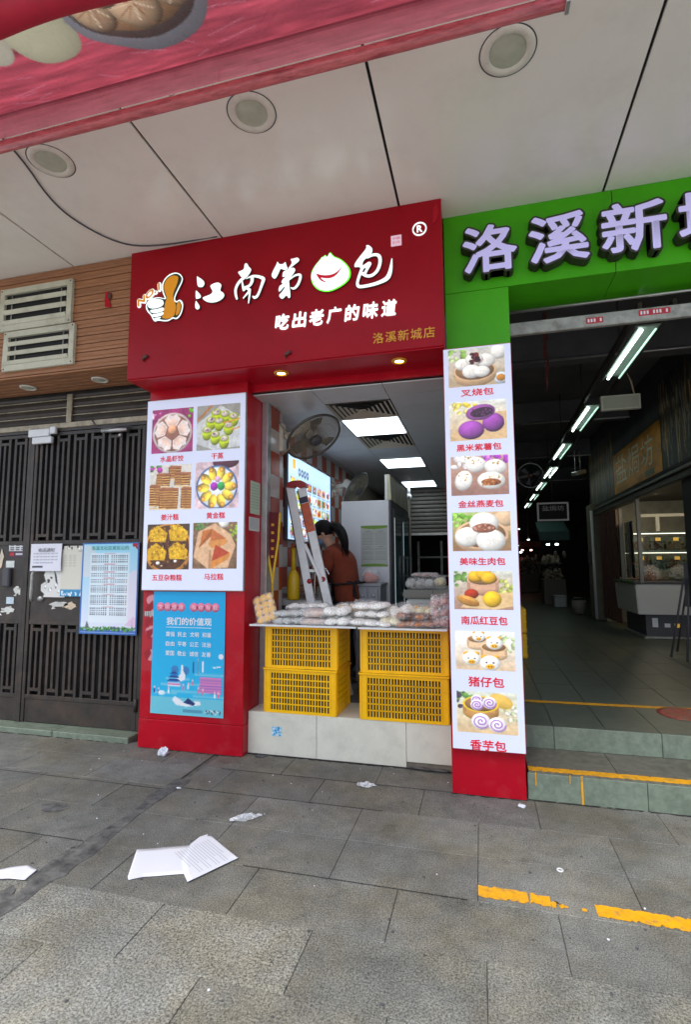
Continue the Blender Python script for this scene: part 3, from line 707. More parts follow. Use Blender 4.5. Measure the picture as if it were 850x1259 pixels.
# sign box
sg = thing('shop_sign', (-1.5, 3.6, 3.04), 'big red shop sign with white brush characters, smiling bun and thumbs up', 'shop sign')
obj('face_panel', MB().box(-2.822, -.199, 3.600, 3.612, 3.045, 4.163), M_red_s, sg, bev=.003)
obj('box_body', MB().box(-2.815, -.206, 3.613, 3.97, 3.05, 4.160), M_red, sg)
obj('underside', MB().box(-2.812, -.202, 3.613, 3.968, 3.036, 3.0495), M_red, sg)
obj('opening_fascia', MB().box(-1.857, -.19, 3.9685, 4.0, 2.972, 3.06), M_red, sg)
for x, lb in ((-1.507, 'lit round spotlight under the red sign, above the crates'), (-.551, 'lit round spotlight under the red sign, beside the tall light board')):
    t = thing('soffit_spotlight', (x, 3.772, 3.036), lb, 'spotlight', 'spotlights under the red sign')
    obj('trim_ring', MB().lathe([(.035, -.001), (.038, -.012), (.056, -.010), (.060, -.0005)], (x, 3.772, 3.036), seg=24), M_gold, t)
    obj('bulb', MB().lathe([(.035, -.002), (.02, -.007), (.0005, -.009)], (x, 3.772, 3.036), seg=20), M_warm, t)
GLY_HERE = None
def chaikin(p, closed=True, it=2):
    for _ in range(it):
        q = []; n = len(p)
        for i in range(n if closed else n-1):
            a, b = p[i], p[(i+1) % n]
            q.append(tuple(a[k]*.75+b[k]*.25 for k in range(len(a)))); q.append(tuple(a[k]*.25+b[k]*.75 for k in range(len(a))))
        if not closed: q = [p[0]]+q+[p[-1]]
        p = q
    return p
def ribbon(st):
    st = chaikin(st, False, 2); L, Rr = [], []
    for i, p in enumerate(st):
        a, b = st[max(i-1, 0)], st[min(i+1, len(st)-1)]
        dx, dz = b[0]-a[0], b[1]-a[1]; l_ = math.hypot(dx, dz)+1e-9; nx, nz = -dz/l_, dx/l_
        L.append((p[0]+nx*p[2], p[1]+nz*p[2])); Rr.append((p[0]-nx*p[2], p[1]-nz*p[2]))
    return L, Rr
def brush(name, key, y_face, y_back, m_face, m_side, parent, it=2):
    polys, strokes = GLYPH[key]; mb = MB(); k = 0
    for p in polys:
        mb.prism(chaikin(p, True, it), y_face-.0006*k, y_back, 'y', 0, 1); k += 1
    for s_ in strokes:
        L, Rr = ribbon(s_); yf = y_face-.0006*k; k += 1; o = len(mb.v); n = len(L)
        mb.v += [(p[0], yf, p[1]) for p in L]+[(p[0], yf, p[1]) for p in Rr]+[(p[0], y_back, p[1]) for p in L]+[(p[0], y_back, p[1]) for p in Rr]
        for i in range(n-1):
            for f, mm in (((o+i, o+i+1, o+n+i+1, o+n+i), 0), ((o+i, o+2*n+i, o+2*n+i+1, o+i+1), 1), ((o+n+i, o+n+i+1, o+3*n+i+1, o+3*n+i), 1)):
                mb.f.append(f); mb.m.append(mm); mb.s.append(False)
        for st in (0, n-1):
            q = s_[0] if st == 0 else s_[-1]; r_ = q[2]
            mb.prism([(q[0]+r_*math.cos(2*PI*a/12), q[1]+r_*math.sin(2*PI*a/12)) for a in range(12)], yf-.0003, y_back, 'y', 0, 1)
    return obj(name, mb, [m_face, m_side], parent)
for ky in ('jiang', 'nan', 'di', 'bao'):
    brush('brush_character', ky, 3.582, 3.6, M_white_lit, M_edge, sg)
M_lime = mat('lime_edge', lin((120, 235, 40)), rough=.4, emis=.45, ecol=lin((90, 240, 30)))
M_orange = mat('orange_letter', lin((230, 150, 20)), rough=.4, emis=.12)
M_tdark = mat('dark_outline', lin((46, 58, 44)), rough=.5)
bun = brush('bun_emblem', 'bun_edge', 3.584, 3.6, M_lime, M_edge, sg, it=1)
GLYPH['bun_in'] = ([[( -.8955+(x+.8955)*.935-.004, 3.695+(z-3.695)*.94) for x, z in GLYPH['bun_edge'][0][0]]], [])
cx_ = sum(x for x, z in GLYPH['bun_edge'][0][0])/len(GLYPH['bun_edge'][0][0]); cz_ = sum(z for x, z in GLYPH['bun_edge'][0][0])/len(GLYPH['bun_edge'][0][0])
GLYPH['bun_in'] = ([[(cx_+(x-cx_)*.94-.003, cz_+(z-cz_)*.945) for x, z in GLYPH['bun_edge'][0][0]]], [])
brush('bun_face', 'bun_in', 3.5825, 3.5838, M_white_lit, M_white_lit, bun, it=1)
brush('smile', 'bun_smile', 3.581, 3.5823, M_caption, M_caption, bun, it=1)
th = brush('thumb_emblem', 'thumb_edge', 3.584, 3.6, M_white_lit, M_edge, sg, it=1)
brush('outline', 'thumb_dark', 3.5826, 3.5838, M_tdark, M_tdark, th, it=1)
brush('thumb', 'thumb_orange', 3.5812, 3.5824, M_orange, M_orange, th, it=1)
brush('fingers', 'thumb_fingers', 3.5812, 3.5824, M_white_lit, M_white_lit, th, it=1)
n1 = letters('number_one', 'NO.1', -2.765, -2.485, 3.718, 3.79, 3.586, M_white_lit, sg, bold=.15, depth=.012, shear=.3, rot=R(31))
letters('number_one_face', 'NO.1', -2.758, -2.492, 3.724, 3.784, 3.5825, M_orange, n1, bold=.07, shear=.3, rot=R(31))
tagl = '吃出老广的味道'
u = -1.502; pw = (.977)/7
for i, ch in enumerate(tagl):
    s_ = .128 if ch != '广' else .125
    cu = u+pw*(i+.5); cv = 3.372+.0*i
    letters('tagline_character', ch, cu-.059, cu+.059, cv-.062, cv+.062, 3.588, M_white_lit, sg, bold=.022, depth=.012, shear=.12)
pw = (-.259+.723)/5
for i, ch in enumerate('洛溪新城店'):
    cu = -.723+pw*(i+.5)
    letters('branch_character', ch, cu-.041, cu+.041, 3.112, 3.194, 3.597, M_gold, sg, bold=.012, depth=.003)
rg = obj('registered_mark', MB().lathe([(.043, 0), (.043, -.006), (.053, -.006), (.053, 0)], (-.36, 3.60, 3.95), 'y', 32), M_white_lit, sg)
letters('mark_letter', 'R', -.380, -.338, 3.922, 3.978, 3.595, M_white_lit, rg, bold=.05)
obj('seal_tag', MB().box(-.572, -.494, 3.5935, 3.5995, 3.846, 3.928), mat('pink_tag', lin((240, 205, 225)), emis=.15), sg)
letters('seal_text', '中国', -.560, -.506, 3.895, 3.915, 3.593, M_caption, sg, bold=.0)
letters('seal_text', '名小吃', -.562, -.504, 3.862, 3.884, 3.593, M_caption, sg, bold=.0)
M_rustb = mat('brown_bracket', lin((84, 50, 44)), rough=.6, var=.3, vscale=20)
for x, z in ((-2.647, 3.215), (-1.386, 3.11)):
    obj('bracket', MB().bar((x-.018, 3.59, z-.008), (x+.026, 3.588, z+.012), .02, .022).bar((x-.02, 3.594, z-.014), (x-.008, 3.584, z-.032), .014, .008), M_rustb, sg)
obj('torn_flap', MB().prism([(-.255, 4.09), (-.235, 4.13), (-.215, 4.06), (-.24, 3.99), (-.265, 3.97)], 3.594, 3.597, 'y'), M_red, sg)
# silver jamb, counter opening
struct('shop_jamb', MB().box(-1.856, -1.80, 4.19, 4.27, .32, 2.97), M_alu, bev=.004)

# pale tiled bench under the crates
bn = struct('counter_plinth', MB().box(-1.852, -.20, 3.992, 4.42, .0, .318), M_mortar)
for a, b in ((-1.852, -1.272), (-1.272, -.572), (-.572, -.225)):
    o = obj('plinth_tile', MB().box(a+.0015, b-.0015, 3.978, 3.9915, (0.005 if b < -.3 else .045), .327), M_bench, bn, bev=.002)
    obj('plinth_tile', MB().box(a+.0015, b-.0015, 3.9915, 4.42, .3185, .327), M_bench, bn, bev=.002)
blotch('rubble', -.40, 3.955, .17, .03, M_tar, 4, z=.018, parent=pav)
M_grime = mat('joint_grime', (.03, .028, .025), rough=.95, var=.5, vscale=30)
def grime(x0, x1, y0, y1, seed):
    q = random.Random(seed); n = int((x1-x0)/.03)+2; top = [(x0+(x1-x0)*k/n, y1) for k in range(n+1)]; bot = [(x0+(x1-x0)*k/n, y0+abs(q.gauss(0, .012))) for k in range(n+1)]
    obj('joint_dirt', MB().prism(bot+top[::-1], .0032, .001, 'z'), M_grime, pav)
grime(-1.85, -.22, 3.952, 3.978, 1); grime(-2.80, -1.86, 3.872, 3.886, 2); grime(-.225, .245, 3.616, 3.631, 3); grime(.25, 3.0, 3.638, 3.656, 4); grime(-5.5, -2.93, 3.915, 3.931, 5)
def crack(x0, x1, y, w_, seed):
    q = random.Random(seed); n = int((x1-x0)/.02); a = [(x0+(x1-x0)*k/n, y+q.uniform(0, w_)*min(1, 6*min(k, n-k)/n)) for k in range(n+1)]
    obj('joint_dirt', MB().prism([(p[0], p[1]-.0015-q.uniform(0, w_*.5)) for p in a]+a[::-1], .0028, .001, 'z'), M_grime, pav)
crack(-2.0, -.62, 3.275, .003, 6); crack(-4.6, -2.1, 3.226, .006, 7); crack(-1.2, -.1, 2.54, .0008, 8); crack(-3.4, -2.15, 2.54, .0012, 9); crack(-1.9, .8, 3.64, .003, 11)
sk = thing('blue_sticker', (-1.6, 3.976, .186), 'small torn blue and white sticker on the pale tiled plinth', 'sticker')
p_ = Pic(16, 16, (150, 205, 230)); p_.specks(0, 0, 1, 1, 40, [(40, 140, 200), (240, 245, 250)], (.03, .1))
picture('sticker_sheet', p_, -1.645, -1.560, .150, .222, 3.976, M_print, sk)

# =================================================================== GREEN SIGN AND PASSAGE ENTRANCE
gs = thing('market_sign', (1, 3.83, 3.55), 'long green sign with big lavender block characters over the passage entrance', 'shop sign')
obj('panel', MB().box(-.199, .988, 3.830, 3.85, 3.545, 4.163), M_green, gs, bev=.002)
obj('panel', MB().box(.992, 2.2, 3.830, 3.85, 3.545, 4.163), M_green, gs, bev=.002)
obj('panel', MB().box(2.204, 4.6, 3.830, 3.85, 3.545, 4.163), M_green, gs, bev=.002)
obj('soffit', MB().box(.263, .988, 3.851, 4.23, 3.545, 3.56), M_green, gs)
obj('soffit', MB().box(.992, 4.6, 3.851, 4.23, 3.545, 3.56), M_green, gs)
obj('side_column', MB().box(-.199, .262, 3.834, 3.86, 3.0, 3.5435), M_green, gs, bev=.002)
obj('core', MB().box(-.199, 4.6, 3.862, 4.2, 3.563, 4.16), M_black, gs)
for ch, a, b in (('洛', -.062, .330), ('溪', .404, .812), ('新', .884, 1.302), ('城', 1.362, 1.78)):
    z0, z1 = 3.622, 3.995
    c_ = letters('block_character', ch, a-.012, b+.012, z0-.012, z1+.012, 3.742, M_edge, gs, bold=.058, depth=.088)
    letters('character_face', ch, a+.003, b-.003, z0+.003, z1-.003, 3.7400, M_lav, c_, bold=.024)

# pillar mass between shop and passage, passage shell
M_plast_d = mat('grey_render', (0.26, 0.26, 0.25), rough=.85, var=.15)
struct('party_wall', MB().box(-.15, .255, 4.16, 24, -.02, 4.25), M_plast_d)
pf = struct('passage_floor', MB().box(.256, 6, 4.125, 24, -.02, .322), M_floor)
tread = struct('entrance_step', MB().box(.262, 5, 3.672, 4.118, -.02, .163), M_bed)
obj('tread_slab', MB().box(.262, .80, 3.660, 4.113, .164, .174), M_tread, tread); obj('tread_slab', MB().box(.804, 1.52, 3.660, 4.113, .164, .174), M_tread, tread)
obj('tread_slab', MB().box(1.524, 5, 3.660, 4.113, .164, .174), M_tread, tread)
for a, b in ((.254, .575), (.578, .945), (.948, 1.62), (1.623, 2.3), (2.303, 5)):
    obj('riser_slab', MB().box(a, b, 3.655, 3.671, -.01, .1635), M_kerb, tread, bev=.003)
for a, b in ((.26, .475), (.478, 1.17), (1.173, 1.87), (1.873, 5)):
    obj('riser_slab', MB().box(a, b, 4.108, 4.124, .175, .331), M_kerb, pf, bev=.003)
# floor tiles of the passage
fsrc = {}
for j in range(9):
    for i in range(7):
        x0 = .13+.347*i; y0 = 4.13+.70*j
        x1 = x0+.347; x0c = max(x0, .262)
        k = round(x1-x0c, 3)
        if k not in fsrc:
            hx, hy = (x1-x0c)/2-.0025, .35-.0025
            me = bpy.data.meshes.new('floor_tile')
            me.from_pydata([(-hx,-hy,-.008),(hx,-hy,-.008),(hx,hy,-.008),(-hx,hy,-.008),(-hx,-hy,0),(hx,-hy,0),(hx,hy,0),(-hx,hy,0)], [], [(4,5,6,7),(0,1,5,4),(1,2,6,5),(2,3,7,6),(3,0,4,7)])
            me.materials.append(M_floor); fsrc[k] = me
        share(fsrc[k], 'floor_tile', ((x0c+x1)/2, y0+.35, .331+random.uniform(-.0006, .0006)), pf, rot=(random.uniform(-.001,.001), random.uniform(-.001,.001), 0))
mb = MB(); mb.prism(jagged(.262, 4.6, 3.664, 3.742, 21, .012, 0), .1772, .1752, 'z')
e1_ = thing('painted_line', (1.2, 3.7, .175), 'yellow painted stripe along the edge of the lower entrance step', 'painted line')
obj('paint_stripe', mb, M_yel, e1_)
obj('paint_drip', MB().box(.570, .582, 3.651, 3.654, .0, .174), M_yel, e1_)
obj('paint_drip', MB().box(.300, .306, 3.651, 3.654, .09, .174), M_yel, e1_)
obj('paint_drip', MB().box(.505, .510, 3.651, 3.654, .12, .174), M_yel, e1_)
e2_ = thing('painted_line', (1.2, 4.8, .335), 'thin yellow stripe across the passage floor inside the entrance', 'painted line')
obj('paint_stripe', MB().prism(jagged(.262, 4.6, 4.765, 4.835, 22, .008, .03), .3352, .3332, 'z'), M_yel, e2_)
fs_ = thing('floor_sticker', (1.47, 4.66, .336), 'faded red and green round sticker on the passage floor', 'floor sticker')
obj('disc', MB().lathe([(.19, .0), (.19, .002), (.15, .0022), (.0005, .0022)], (1.50, 4.67, .334), seg=36), mat('faded_red', lin((150, 70, 60)), var=.5, vscale=30, dirt=.9, dcol=lin((90, 120, 95)), dscale=14), fs_)

# =================================================================== PASSAGE INTERIOR
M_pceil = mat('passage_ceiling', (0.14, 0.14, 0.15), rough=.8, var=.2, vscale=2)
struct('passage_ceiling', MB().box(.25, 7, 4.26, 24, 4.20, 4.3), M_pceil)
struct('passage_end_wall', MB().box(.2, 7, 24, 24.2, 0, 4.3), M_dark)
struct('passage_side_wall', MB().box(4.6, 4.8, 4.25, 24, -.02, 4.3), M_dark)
for y in (6.2, 9.0, 12.0, 15.5):
    t = thing('ceiling_beam', (2.4, y, 3.9), 'dark concrete beam across the passage ceiling, %s from the entrance' % {6.2:'first', 9.0:'second', 12.0:'third', 15.5:'fourth'}[y], 'ceiling beam', 'beams across the passage ceiling')
    obj('beam_body', MB().box(.256, 4.6, y, y+.25, 3.85, 4.2), M_pceil, t, bev=.01)
    obj('conduit', MB().tube([(.26, y-.03, 3.83), (4.6, y-.03, 3.83)], .014, 6), M_alu, t)
sb = thing('shutter_beam', (2, 4.1, 3.3), 'worn grey steel shutter rail across the passage entrance with small red stickers', 'shutter rail')
obj('bottom_rail', MB().box(.262, 4.6, 4.09, 4.13, 3.275, 3.375), M_steel, sb, bev=.005)
obj('upper_rod', MB().tube([(.262, 4.12, 3.475), (4.6, 4.12, 3.50)], .012, 6), M_alu, sb)
M_redst = mat('red_sticker', lin((190, 40, 56)), rough=.5)
for (a, b, c_, d_) in ((.83, .95, 3.30, 3.345), (1.19, 1.40, 3.315, 3.36)):
    s_ = obj('sticker', MB().box(a, b, 4.0885, 4.0895, c_, d_), M_redst, sb)
    for q in range(5 if b-a < .15 else 9):
        xx = a+.012+q*.021
        obj('sticker_mark', MB().box(xx, xx+.012, 4.087, 4.088, c_+.010, d_-.010), M_paper, s_) if q % 4 != 3 else None
# long tray of tube lights
tubes = [(1.364, 4.55), (1.372, 6.75), (1.39, 8.85), (1.47, 11.0), (1.50, 13.0), (1.545, 15.2), (1.56, 17.4)]
ordn = ['first', 'second', 'third', 'fourth', 'fifth', 'sixth', 'seventh']
tr = thing('light_tray', (1.4, 10, 3.45), 'long dark metal tray carrying the row of tube lights down the passage', 'light tray')
for dx in (-.11, .13):
    obj('tray_rail', MB().bar((1.36+dx, 4.25, 3.47), (1.57+dx, 18.6, 3.47), .03, .05), M_alu if 0 else M_gate, tr)
for k in range(8):
    y = 4.9+1.9*k; x = 1.36+.0146*(y-4.25)
    obj('hanger_rod', MB().tube([(x-.11, y, 3.49), (x-.11, y, 4.2)], .007, 6), M_gate, tr)
for k, (x, y) in enumerate(tubes):
    L = 1.2
    t = thing('tube_light', (x, y, 3.42), 'lit fluorescent tube fitting, %s of the passage row from the entrance' % ordn[k], 'tube light', 'tube lights along the passage')
    obj('housing', MB().box(x-.07, x+.12, y, y+L, 3.43, 3.445), mat('housing_grey', (.16, .19, .17), rough=.5), t, bev=.004)
    obj('reflector', MB().prism([(x-.065, 3.4245), (x-.075, 3.395), (x-.06, 3.40), (x-.045, 3.4245)], y, y+L, 'y'), mat('housing_grey', (.16, .19, .17)), t)
    obj('tube', MB().tube([(x-.02, y+.02, 3.405), (x-.02, y+L-.02, 3.405)], .011, 10), M_tube, t)
    obj('tube', MB().tube([(x+.085, y+.02, 3.405), (x+.085, y+L-.02, 3.405)], .009, 10), M_tube if k == 3 else mat('dim_tube', (.7, .9, .8), emis=.45, ecol=(.6, 1, .8)), t)
hs = thing('hanging_lightbox', (1.5, 6, 3.14), 'pale unlit rectangular panel hanging below the tube lights by a cord', 'hanging panel')
obj('panel_frame', MB().box(1.322, 1.715, 6.0, 6.05, 3.145, 3.31), mat('pale_panel', lin((178, 176, 160)), rough=.6, var=.08), hs, bev=.006)
obj('panel_face', MB().box(1.345, 1.695, 5.994, 5.9995, 3.165, 3.29), mat('pale_face', lin((150, 150, 136)), rough=.6, var=.1, dirt=.3, dcol=(.1, .1, .08)), hs)
obj('cord', MB().tube([(1.66, 6.02, 3.31), (1.63, 6.0, 3.45), (1.56, 5.95, 3.58), (1.55, 5.9, 3.7)], .009, 6), mat('cord_beige', lin((150, 140, 110))), hs)
hb = thing('hanging_sign', (1.4, 10.4, 2.4), 'small dark framed sign with grey characters hanging deep in the passage', 'hanging sign')
mb = MB(); X0, X1, Z0, Z1 = 1.08, 1.64, 2.30, 2.65
mb.box(X0, X1, 10.4, 10.44, Z0, Z0+.03).box(X0, X1, 10.4, 10.44, Z1-.03, Z1).box(X0, X0+.03, 10.4, 10.44, Z0+.03, Z1-.03).box(X1-.03, X1, 10.4, 10.44, Z0+.03, Z1-.03)
obj('frame', mb, mat('grey_frame', (.22, .22, .22), emis=.02, ecol=(1, 1, 1)), hb)
obj('panel', MB().box(X0+.03, X1-.03, 10.41, 10.43, Z0+.03, Z1-.03), M_darker, hb)
letters('sign_lettering', '盐焗坊', X0+.09, X1-.08, Z1-.16, Z1-.06, 10.405, mat('grey_letter', (.3, .3, .3)), hb, bold=.01)
obj('hanger_rod', MB().tube([(1.36, 10.42, 2.65), (1.36, 10.42, 3.45)], .008, 6), M_gate, hb)
rf = thing('wall_fan', (.66, 7, 2.63), 'dark round wire fan ring on the passage left side by the light board', 'fan')
obj('guard_ring', MB().tube([(.66+.158*math.cos(t*PI/18), 6.99, 2.632+.158*math.sin(t*PI/18)) for t in range(37)], .005, 6, cap=False), mat('wire_grey', (.3, .32, .32), metal=.5), rf)
for k in range(3):
    a = k*2*PI/3+.4
    obj('blade', MB().prism([(.66+.02*math.cos(a), 2.632+.02*math.sin(a)), (.66+.12*math.cos(a-.4), 2.632+.12*math.sin(a-.4)), (.66+.13*math.cos(a+.15), 2.632+.13*math.sin(a+.15))], 7.0, 7.006), M_dark, rf)
obj('hub', MB().ellipsoid((.66, 6.99, 2.632), .025, .02, .025, 12, 6), mat('hub_red', (.12, .02, .02)), rf)
obj('wall_arm', MB().bar((.66, 7.02, 2.632), (.25, 7.08, 2.58), .03, .03), M_gate, rf)
cc = thing('ceiling_spotlight', (1.75, 9.6, 3.0), 'small grey box spotlight hanging under the passage tube lights', 'spotlight')
obj('head', MB().bar((1.60, 9.45, 3.02), (1.80, 9.7, 3.10), .10, .07), M_alu, cc, bev=.008)
obj('rod', MB().tube([(1.64, 9.55, 3.08), (1.64, 9.55, 3.45)], .006, 6), M_alu, cc)
obj('rod', MB().tube([(1.74, 9.65, 3.10), (1.74, 9.65, 3.45)], .006, 6), M_alu, cc)
rc = thing('dangling_cord', (.72, 5.5, 3.0), 'thin reddish cords dangling from the passage ceiling beside the light board', 'cord')
q = random.Random(4)
for k in range(6):
    pts = [(.72+q.uniform(-.02,.02), 5.5, 4.1)]
    for j in range(1, 8): pts.append((.72+q.uniform(-.03,.03), 5.5+q.uniform(-.02,.02), 4.1-.10*j-.03*k))
    obj('strand', MB().tube(chaikin(pts, False, 1), .0035, 5), mat('red_cord', lin((120, 50, 40))), rc)
# yellow crates just visible behind the board
for k, z in enumerate((.331, .64)):
    t = thing('yellow_crate', (.42, 7.1, z), ('lower' if k == 0 else 'upper')+' dim yellow crate in the passage, half hidden behind the tall light board', 'crate', 'yellow crates in the passage')
    obj('body', MB().box(.27, .535, 6.9, 7.4, z, z+.30), M_crate, t, bev=.01)
    for j in range(3): obj('rib', MB().box(.27, .54, 6.89, 7.41, z+.03+.1*j, z+.045+.1*j), M_crate, t)
# right side stalls of the passage (wall plane x = 2.4)
stall = thing('food_stall', (2.4, 9.2, .33), 'dim glass fronted snack stall on the right side of the passage', 'stall')
M_frame = mat('stall_frame', lin((120, 118, 112)), rough=.4, metal=.5)
M_beamd = mat('stall_beam', lin((70, 64, 58)), rough=.4, metal=.4, var=.2)
obj('fascia_beam', MB().box(2.36, 2.5, 4.4, 12.2, 2.50, 2.66), M_beamd, stall, bev=.01)
obj('fascia_lip', MB().box(2.33, 2.36, 4.4, 12.2, 2.60, 2.64), M_frame, stall)
for y, h in ((8.90, 2.50), (9.95, 2.45)):
    obj('post', MB().box(2.38, 2.43, y, y+.05, 1.2 if y < 9.5 else 1.2, h), M_frame, stall)
obj('stall_ceiling', MB().box(2.5, 4.6, 4.5, 12.2, 2.74, 2.76), mat('stall_ceiling', (.14, .13, .12), rough=.7), stall)
obj('back_wall', MB().box(2.45, 4.6, 11.6, 11.7, .33, 2.74), mat('stall_wall', (.30, .31, .27), rough=.6, var=.2), stall)
obj('side_lining', MB().box(4.40, 4.45, 4.5, 11.6, .33, 2.74), mat('stall_wall', (.3, .3, .3)), stall)
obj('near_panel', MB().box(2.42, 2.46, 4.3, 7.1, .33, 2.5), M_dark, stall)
for x, y in ((2.92, 8.9), (2.95, 10.4), (3.3, 7.9)):
    obj('ceiling_lamp', MB().lathe([(.05, 0), (.045, -.012), (.0005, -.014)], (x, y, 2.738), seg=16), mat('stall_lamp_glow', (1, .9, .7), emis=110, ecol=(1.0, .80, .5)), stall)
obj('hanging_bar', MB().box(2.75, 4.2, 10.02, 10.06, 2.30, 2.35), mat('cream_bar', lin((190, 180, 150)), emis=.08, ecol=(1, .9, .7)), stall)
obj('hanging_bar', MB().box(2.98, 3.03, 10.02, 10.06, 2.05, 2.299), mat('cream_bar', (1, 1, 1)), stall)
M_shelfl = mat('shelf_strip', (1, .95, .8), emis=1.3, ecol=(.95, .95, .75))
M_shelf = mat('glass_shelf', (.18, .24, .22), rough=.2)
for z in (2.02, 1.70, 1.385):
    obj('shelf', MB().box(2.52, 4.3, 9.75, 10.25, z-.02, z), M_shelf, stall)
obj('shelf_light', MB().box(2.52, 4.3, 9.78, 9.82, 1.990, 1.998), M_shelfl, stall)
obj('shelf_light', MB().box(2.52, 4.3, 10.2, 10.24, 1.672, 1.679), M_shelfl, stall)
for y in (9.98, 10.6, 11.2):
    obj('side_glass', MB().box(2.46, 2.47, y-.5, y, 1.25, 2.2), M_glass, stall)
q = random.Random(12)
snackc = [(150, 84, 34), (176, 110, 40), (120, 52, 30), (196, 150, 90), (90, 120, 110)]
M_tagc = mat('price_card', lin((236, 190, 90)), emis=.15)
names_s = ['orange', 'brown', 'dark red', 'tan', 'blue green']
cnt = 0
for z in (1.701, 1.386):
    for i in range(6):
        x = 2.66+.27*i; ci = (i+(1 if z > 1.5 else 3)) % 5
        t = thing('snack_jar', (x, 9.95, z), 'glass jar of %s snacks, %s from the post on the %s stall shelf' % (names_s[ci], ['first','second','third','fourth','fifth','sixth'][i], 'upper' if z > 1.5 else 'lower'), 'snack jar', 'snack jars on the stall shelves')
        obj('glass_box', MB().box(x-.115, x+.115, 9.82, 10.08, z, z+.25), M_glass, t)
        mb = MB()
        for k in range(40):
            mb.ellipsoid((x+q.uniform(-.09, .09), 9.95+q.uniform(-.1, .1), z+.02+q.uniform(0, .15)), q.uniform(.012, .03), q.uniform(.012, .03), q.uniform(.01, .016), 6, 4)
        o = obj('snacks', mb, mat('snack%d' % ci if 0 else 'snack_tone_'+names_s[ci].replace(' ', '_'), lin(snackc[ci]), rough=.5, var=.3, vscale=40), t); o['kind'] = 'stuff'
        obj('price_card', MB().box(x-.04, x+.04, 9.815, 9.818, z+.17, z+.225), M_tagc, t)
# gold stall sign and dark picture panels above the beam, on the plane x=2.4
sgp = thing('stall_sign', (2.4, 8.9, 2.7), 'dull gold sign with outlined characters above the snack stall', 'stall sign')
p_ = Pic(80, 26, (224, 150, 30)); p_.noise(.12, 10)
picture('sign_sheet', p_, 7.62, 10.15, 2.72, 3.42, 2.385, M_dimprint, sgp, 'x')
M_outl = mat('pale_lettering', lin((240, 232, 200)))
for ch, a, b in (('盐', 9.95, 9.30), ('焗', 9.2, 8.6), ('坊', 8.5, 7.95)):
    letters('sign_character', ch, -a, -b, 2.88, 3.34, 2.38, M_outl, sgp, 'xn', bold=.0)
obj('small_tag', MB().box(2.378, 2.382, 7.95, 8.35, 2.74, 2.83), mat('tag_green', lin((120, 130, 100))), sgp)
for nm, a, b, sd, lb in (('picture_panel', 5.6, 7.60, 3, 'dark wall picture of hanging roast goods right of the gold stall sign'), ('picture_panel', 10.17, 12.2, 5, 'dark wall picture of hanging roast goods beyond the gold stall sign')):
    t = thing(nm, (2.4, a, 2.7), lb, 'picture panel', 'dark pictures above the stalls')
    p_ = Pic(90, 40, (44, 42, 42)); rs = p_.rs
    for k in range(150):
        x = rs.uniform(0, 1); y = rs.uniform(0, .7); p_.line(x, y, x+rs.uniform(-.05, .05), y+rs.uniform(.15, .5), rs.uniform(.004, .015), [(190, 170, 130), (230, 160, 60), (150, 140, 130)][rs.randint(3)], .7)
    picture('picture_sheet', p_, a, b, 2.72, 3.9, 2.386, M_dimprint, t, 'x')
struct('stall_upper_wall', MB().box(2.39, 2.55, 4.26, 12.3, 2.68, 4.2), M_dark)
cu = thing('stall_curtain', (2.4, 10.9, .4), 'dull reddish brown curtain beside the snack stall', 'curtain')
pts = [(2.42+.035*math.sin(k*1.3), 10.35+k*.062) for k in range(22)]
mb = MB(); o_ = [(x, y, .42) for x, y in pts]; o2 = [(x, y, 2.48) for x, y in pts]; mb.loft([o_, o2], close=False)
obj('curtain_cloth', mb, mat('curtain_brown', lin((96, 66, 60)), rough=.9, var=.35, vscale=9, stretch=(8, 8, 1)), cu)
pl = thing('stall_column', (2.3, 12.3, .33), 'pale tiled column with a vertical white pipe deep in the passage', 'column')
obj('shaft', MB().box(2.30, 2.6, 11.85, 12.35, .33, 2.75), mat('column_pale', lin((124, 118, 104)), rough=.7, var=.15), pl, bev=.01)
obj('pipe', MB().tube([(2.30, 11.80, .35), (2.30, 11.80, 2.6)], .03, 10), M_white, pl)
obj('junction_box', MB().box(2.26, 2.30, 11.98, 12.2, 1.5, 1.75), M_ink, pl)
# chest freezer counter
fz = thing('freezer_counter', (2.4, 9.1, .33), 'white sloping sided freezer counter standing in front of the snack stall', 'freezer counter')
mb = MB()
xL, xR, yF, yB = 2.34, 3.30, 9.08, 10.35
b0 = [(xL+.035, yF+.02, .70), (xR-.10, yF+.02, .70), (xR-.1, yB, .70), (xL+.035, yB, .70)]
b1 = [(xL, yF-.03, 1.17), (xR, yF-.03, 1.17), (xR, yB, 1.17), (xL, yB, 1.17)]
mb.loft([b0, b1], smooth=False, cap=True)
obj('white_body', mb, mat('freezer_white', (.62, .62, .60), rough=.3), fz, bev=.012, seg=2)
obj('top_ledge', MB().box(xL-.02, xR+.02, yF-.05, yB, 1.175, 1.215), M_ink, fz, bev=.006)
obj('dark_base', MB().box(xL+.16, xR-.14, yF+.12, yB-.05, .345, .695), M_ink, fz)
obj('foot_rail', MB().box(xL+.12, xR-.12, yF+.06, yB-.04, .332, .36), M_steel, fz)
obj('green_strip', MB().box(xL-.025, xL-.021, yF-.03, yB-.3, 1.178, 1.21), mat('strip_green', lin((70, 120, 60)), var=.5, vscale=40), fz)
for zz in (0, .06):
    pts = [(xL+.035-.0*zz-.006, yF+.45+.028*k, .93+zz+.035*math.sin(k/8*PI)*(1 if zz else -1)) for k in range(9)]
    obj('logo_stroke', MB().tube(pts, .010, 5), M_ink, fz)
for (a, b, c_) in ((.25, .33, M_paper), (.42, .50, M_paper), (.56, .63, M_tagc)):
    obj('sticker', MB().box(xL+a, xL+b, yF+.116, yF+.1195, .50, .64 if a < .3 else .56), c_, fz)
q = random.Random(2)
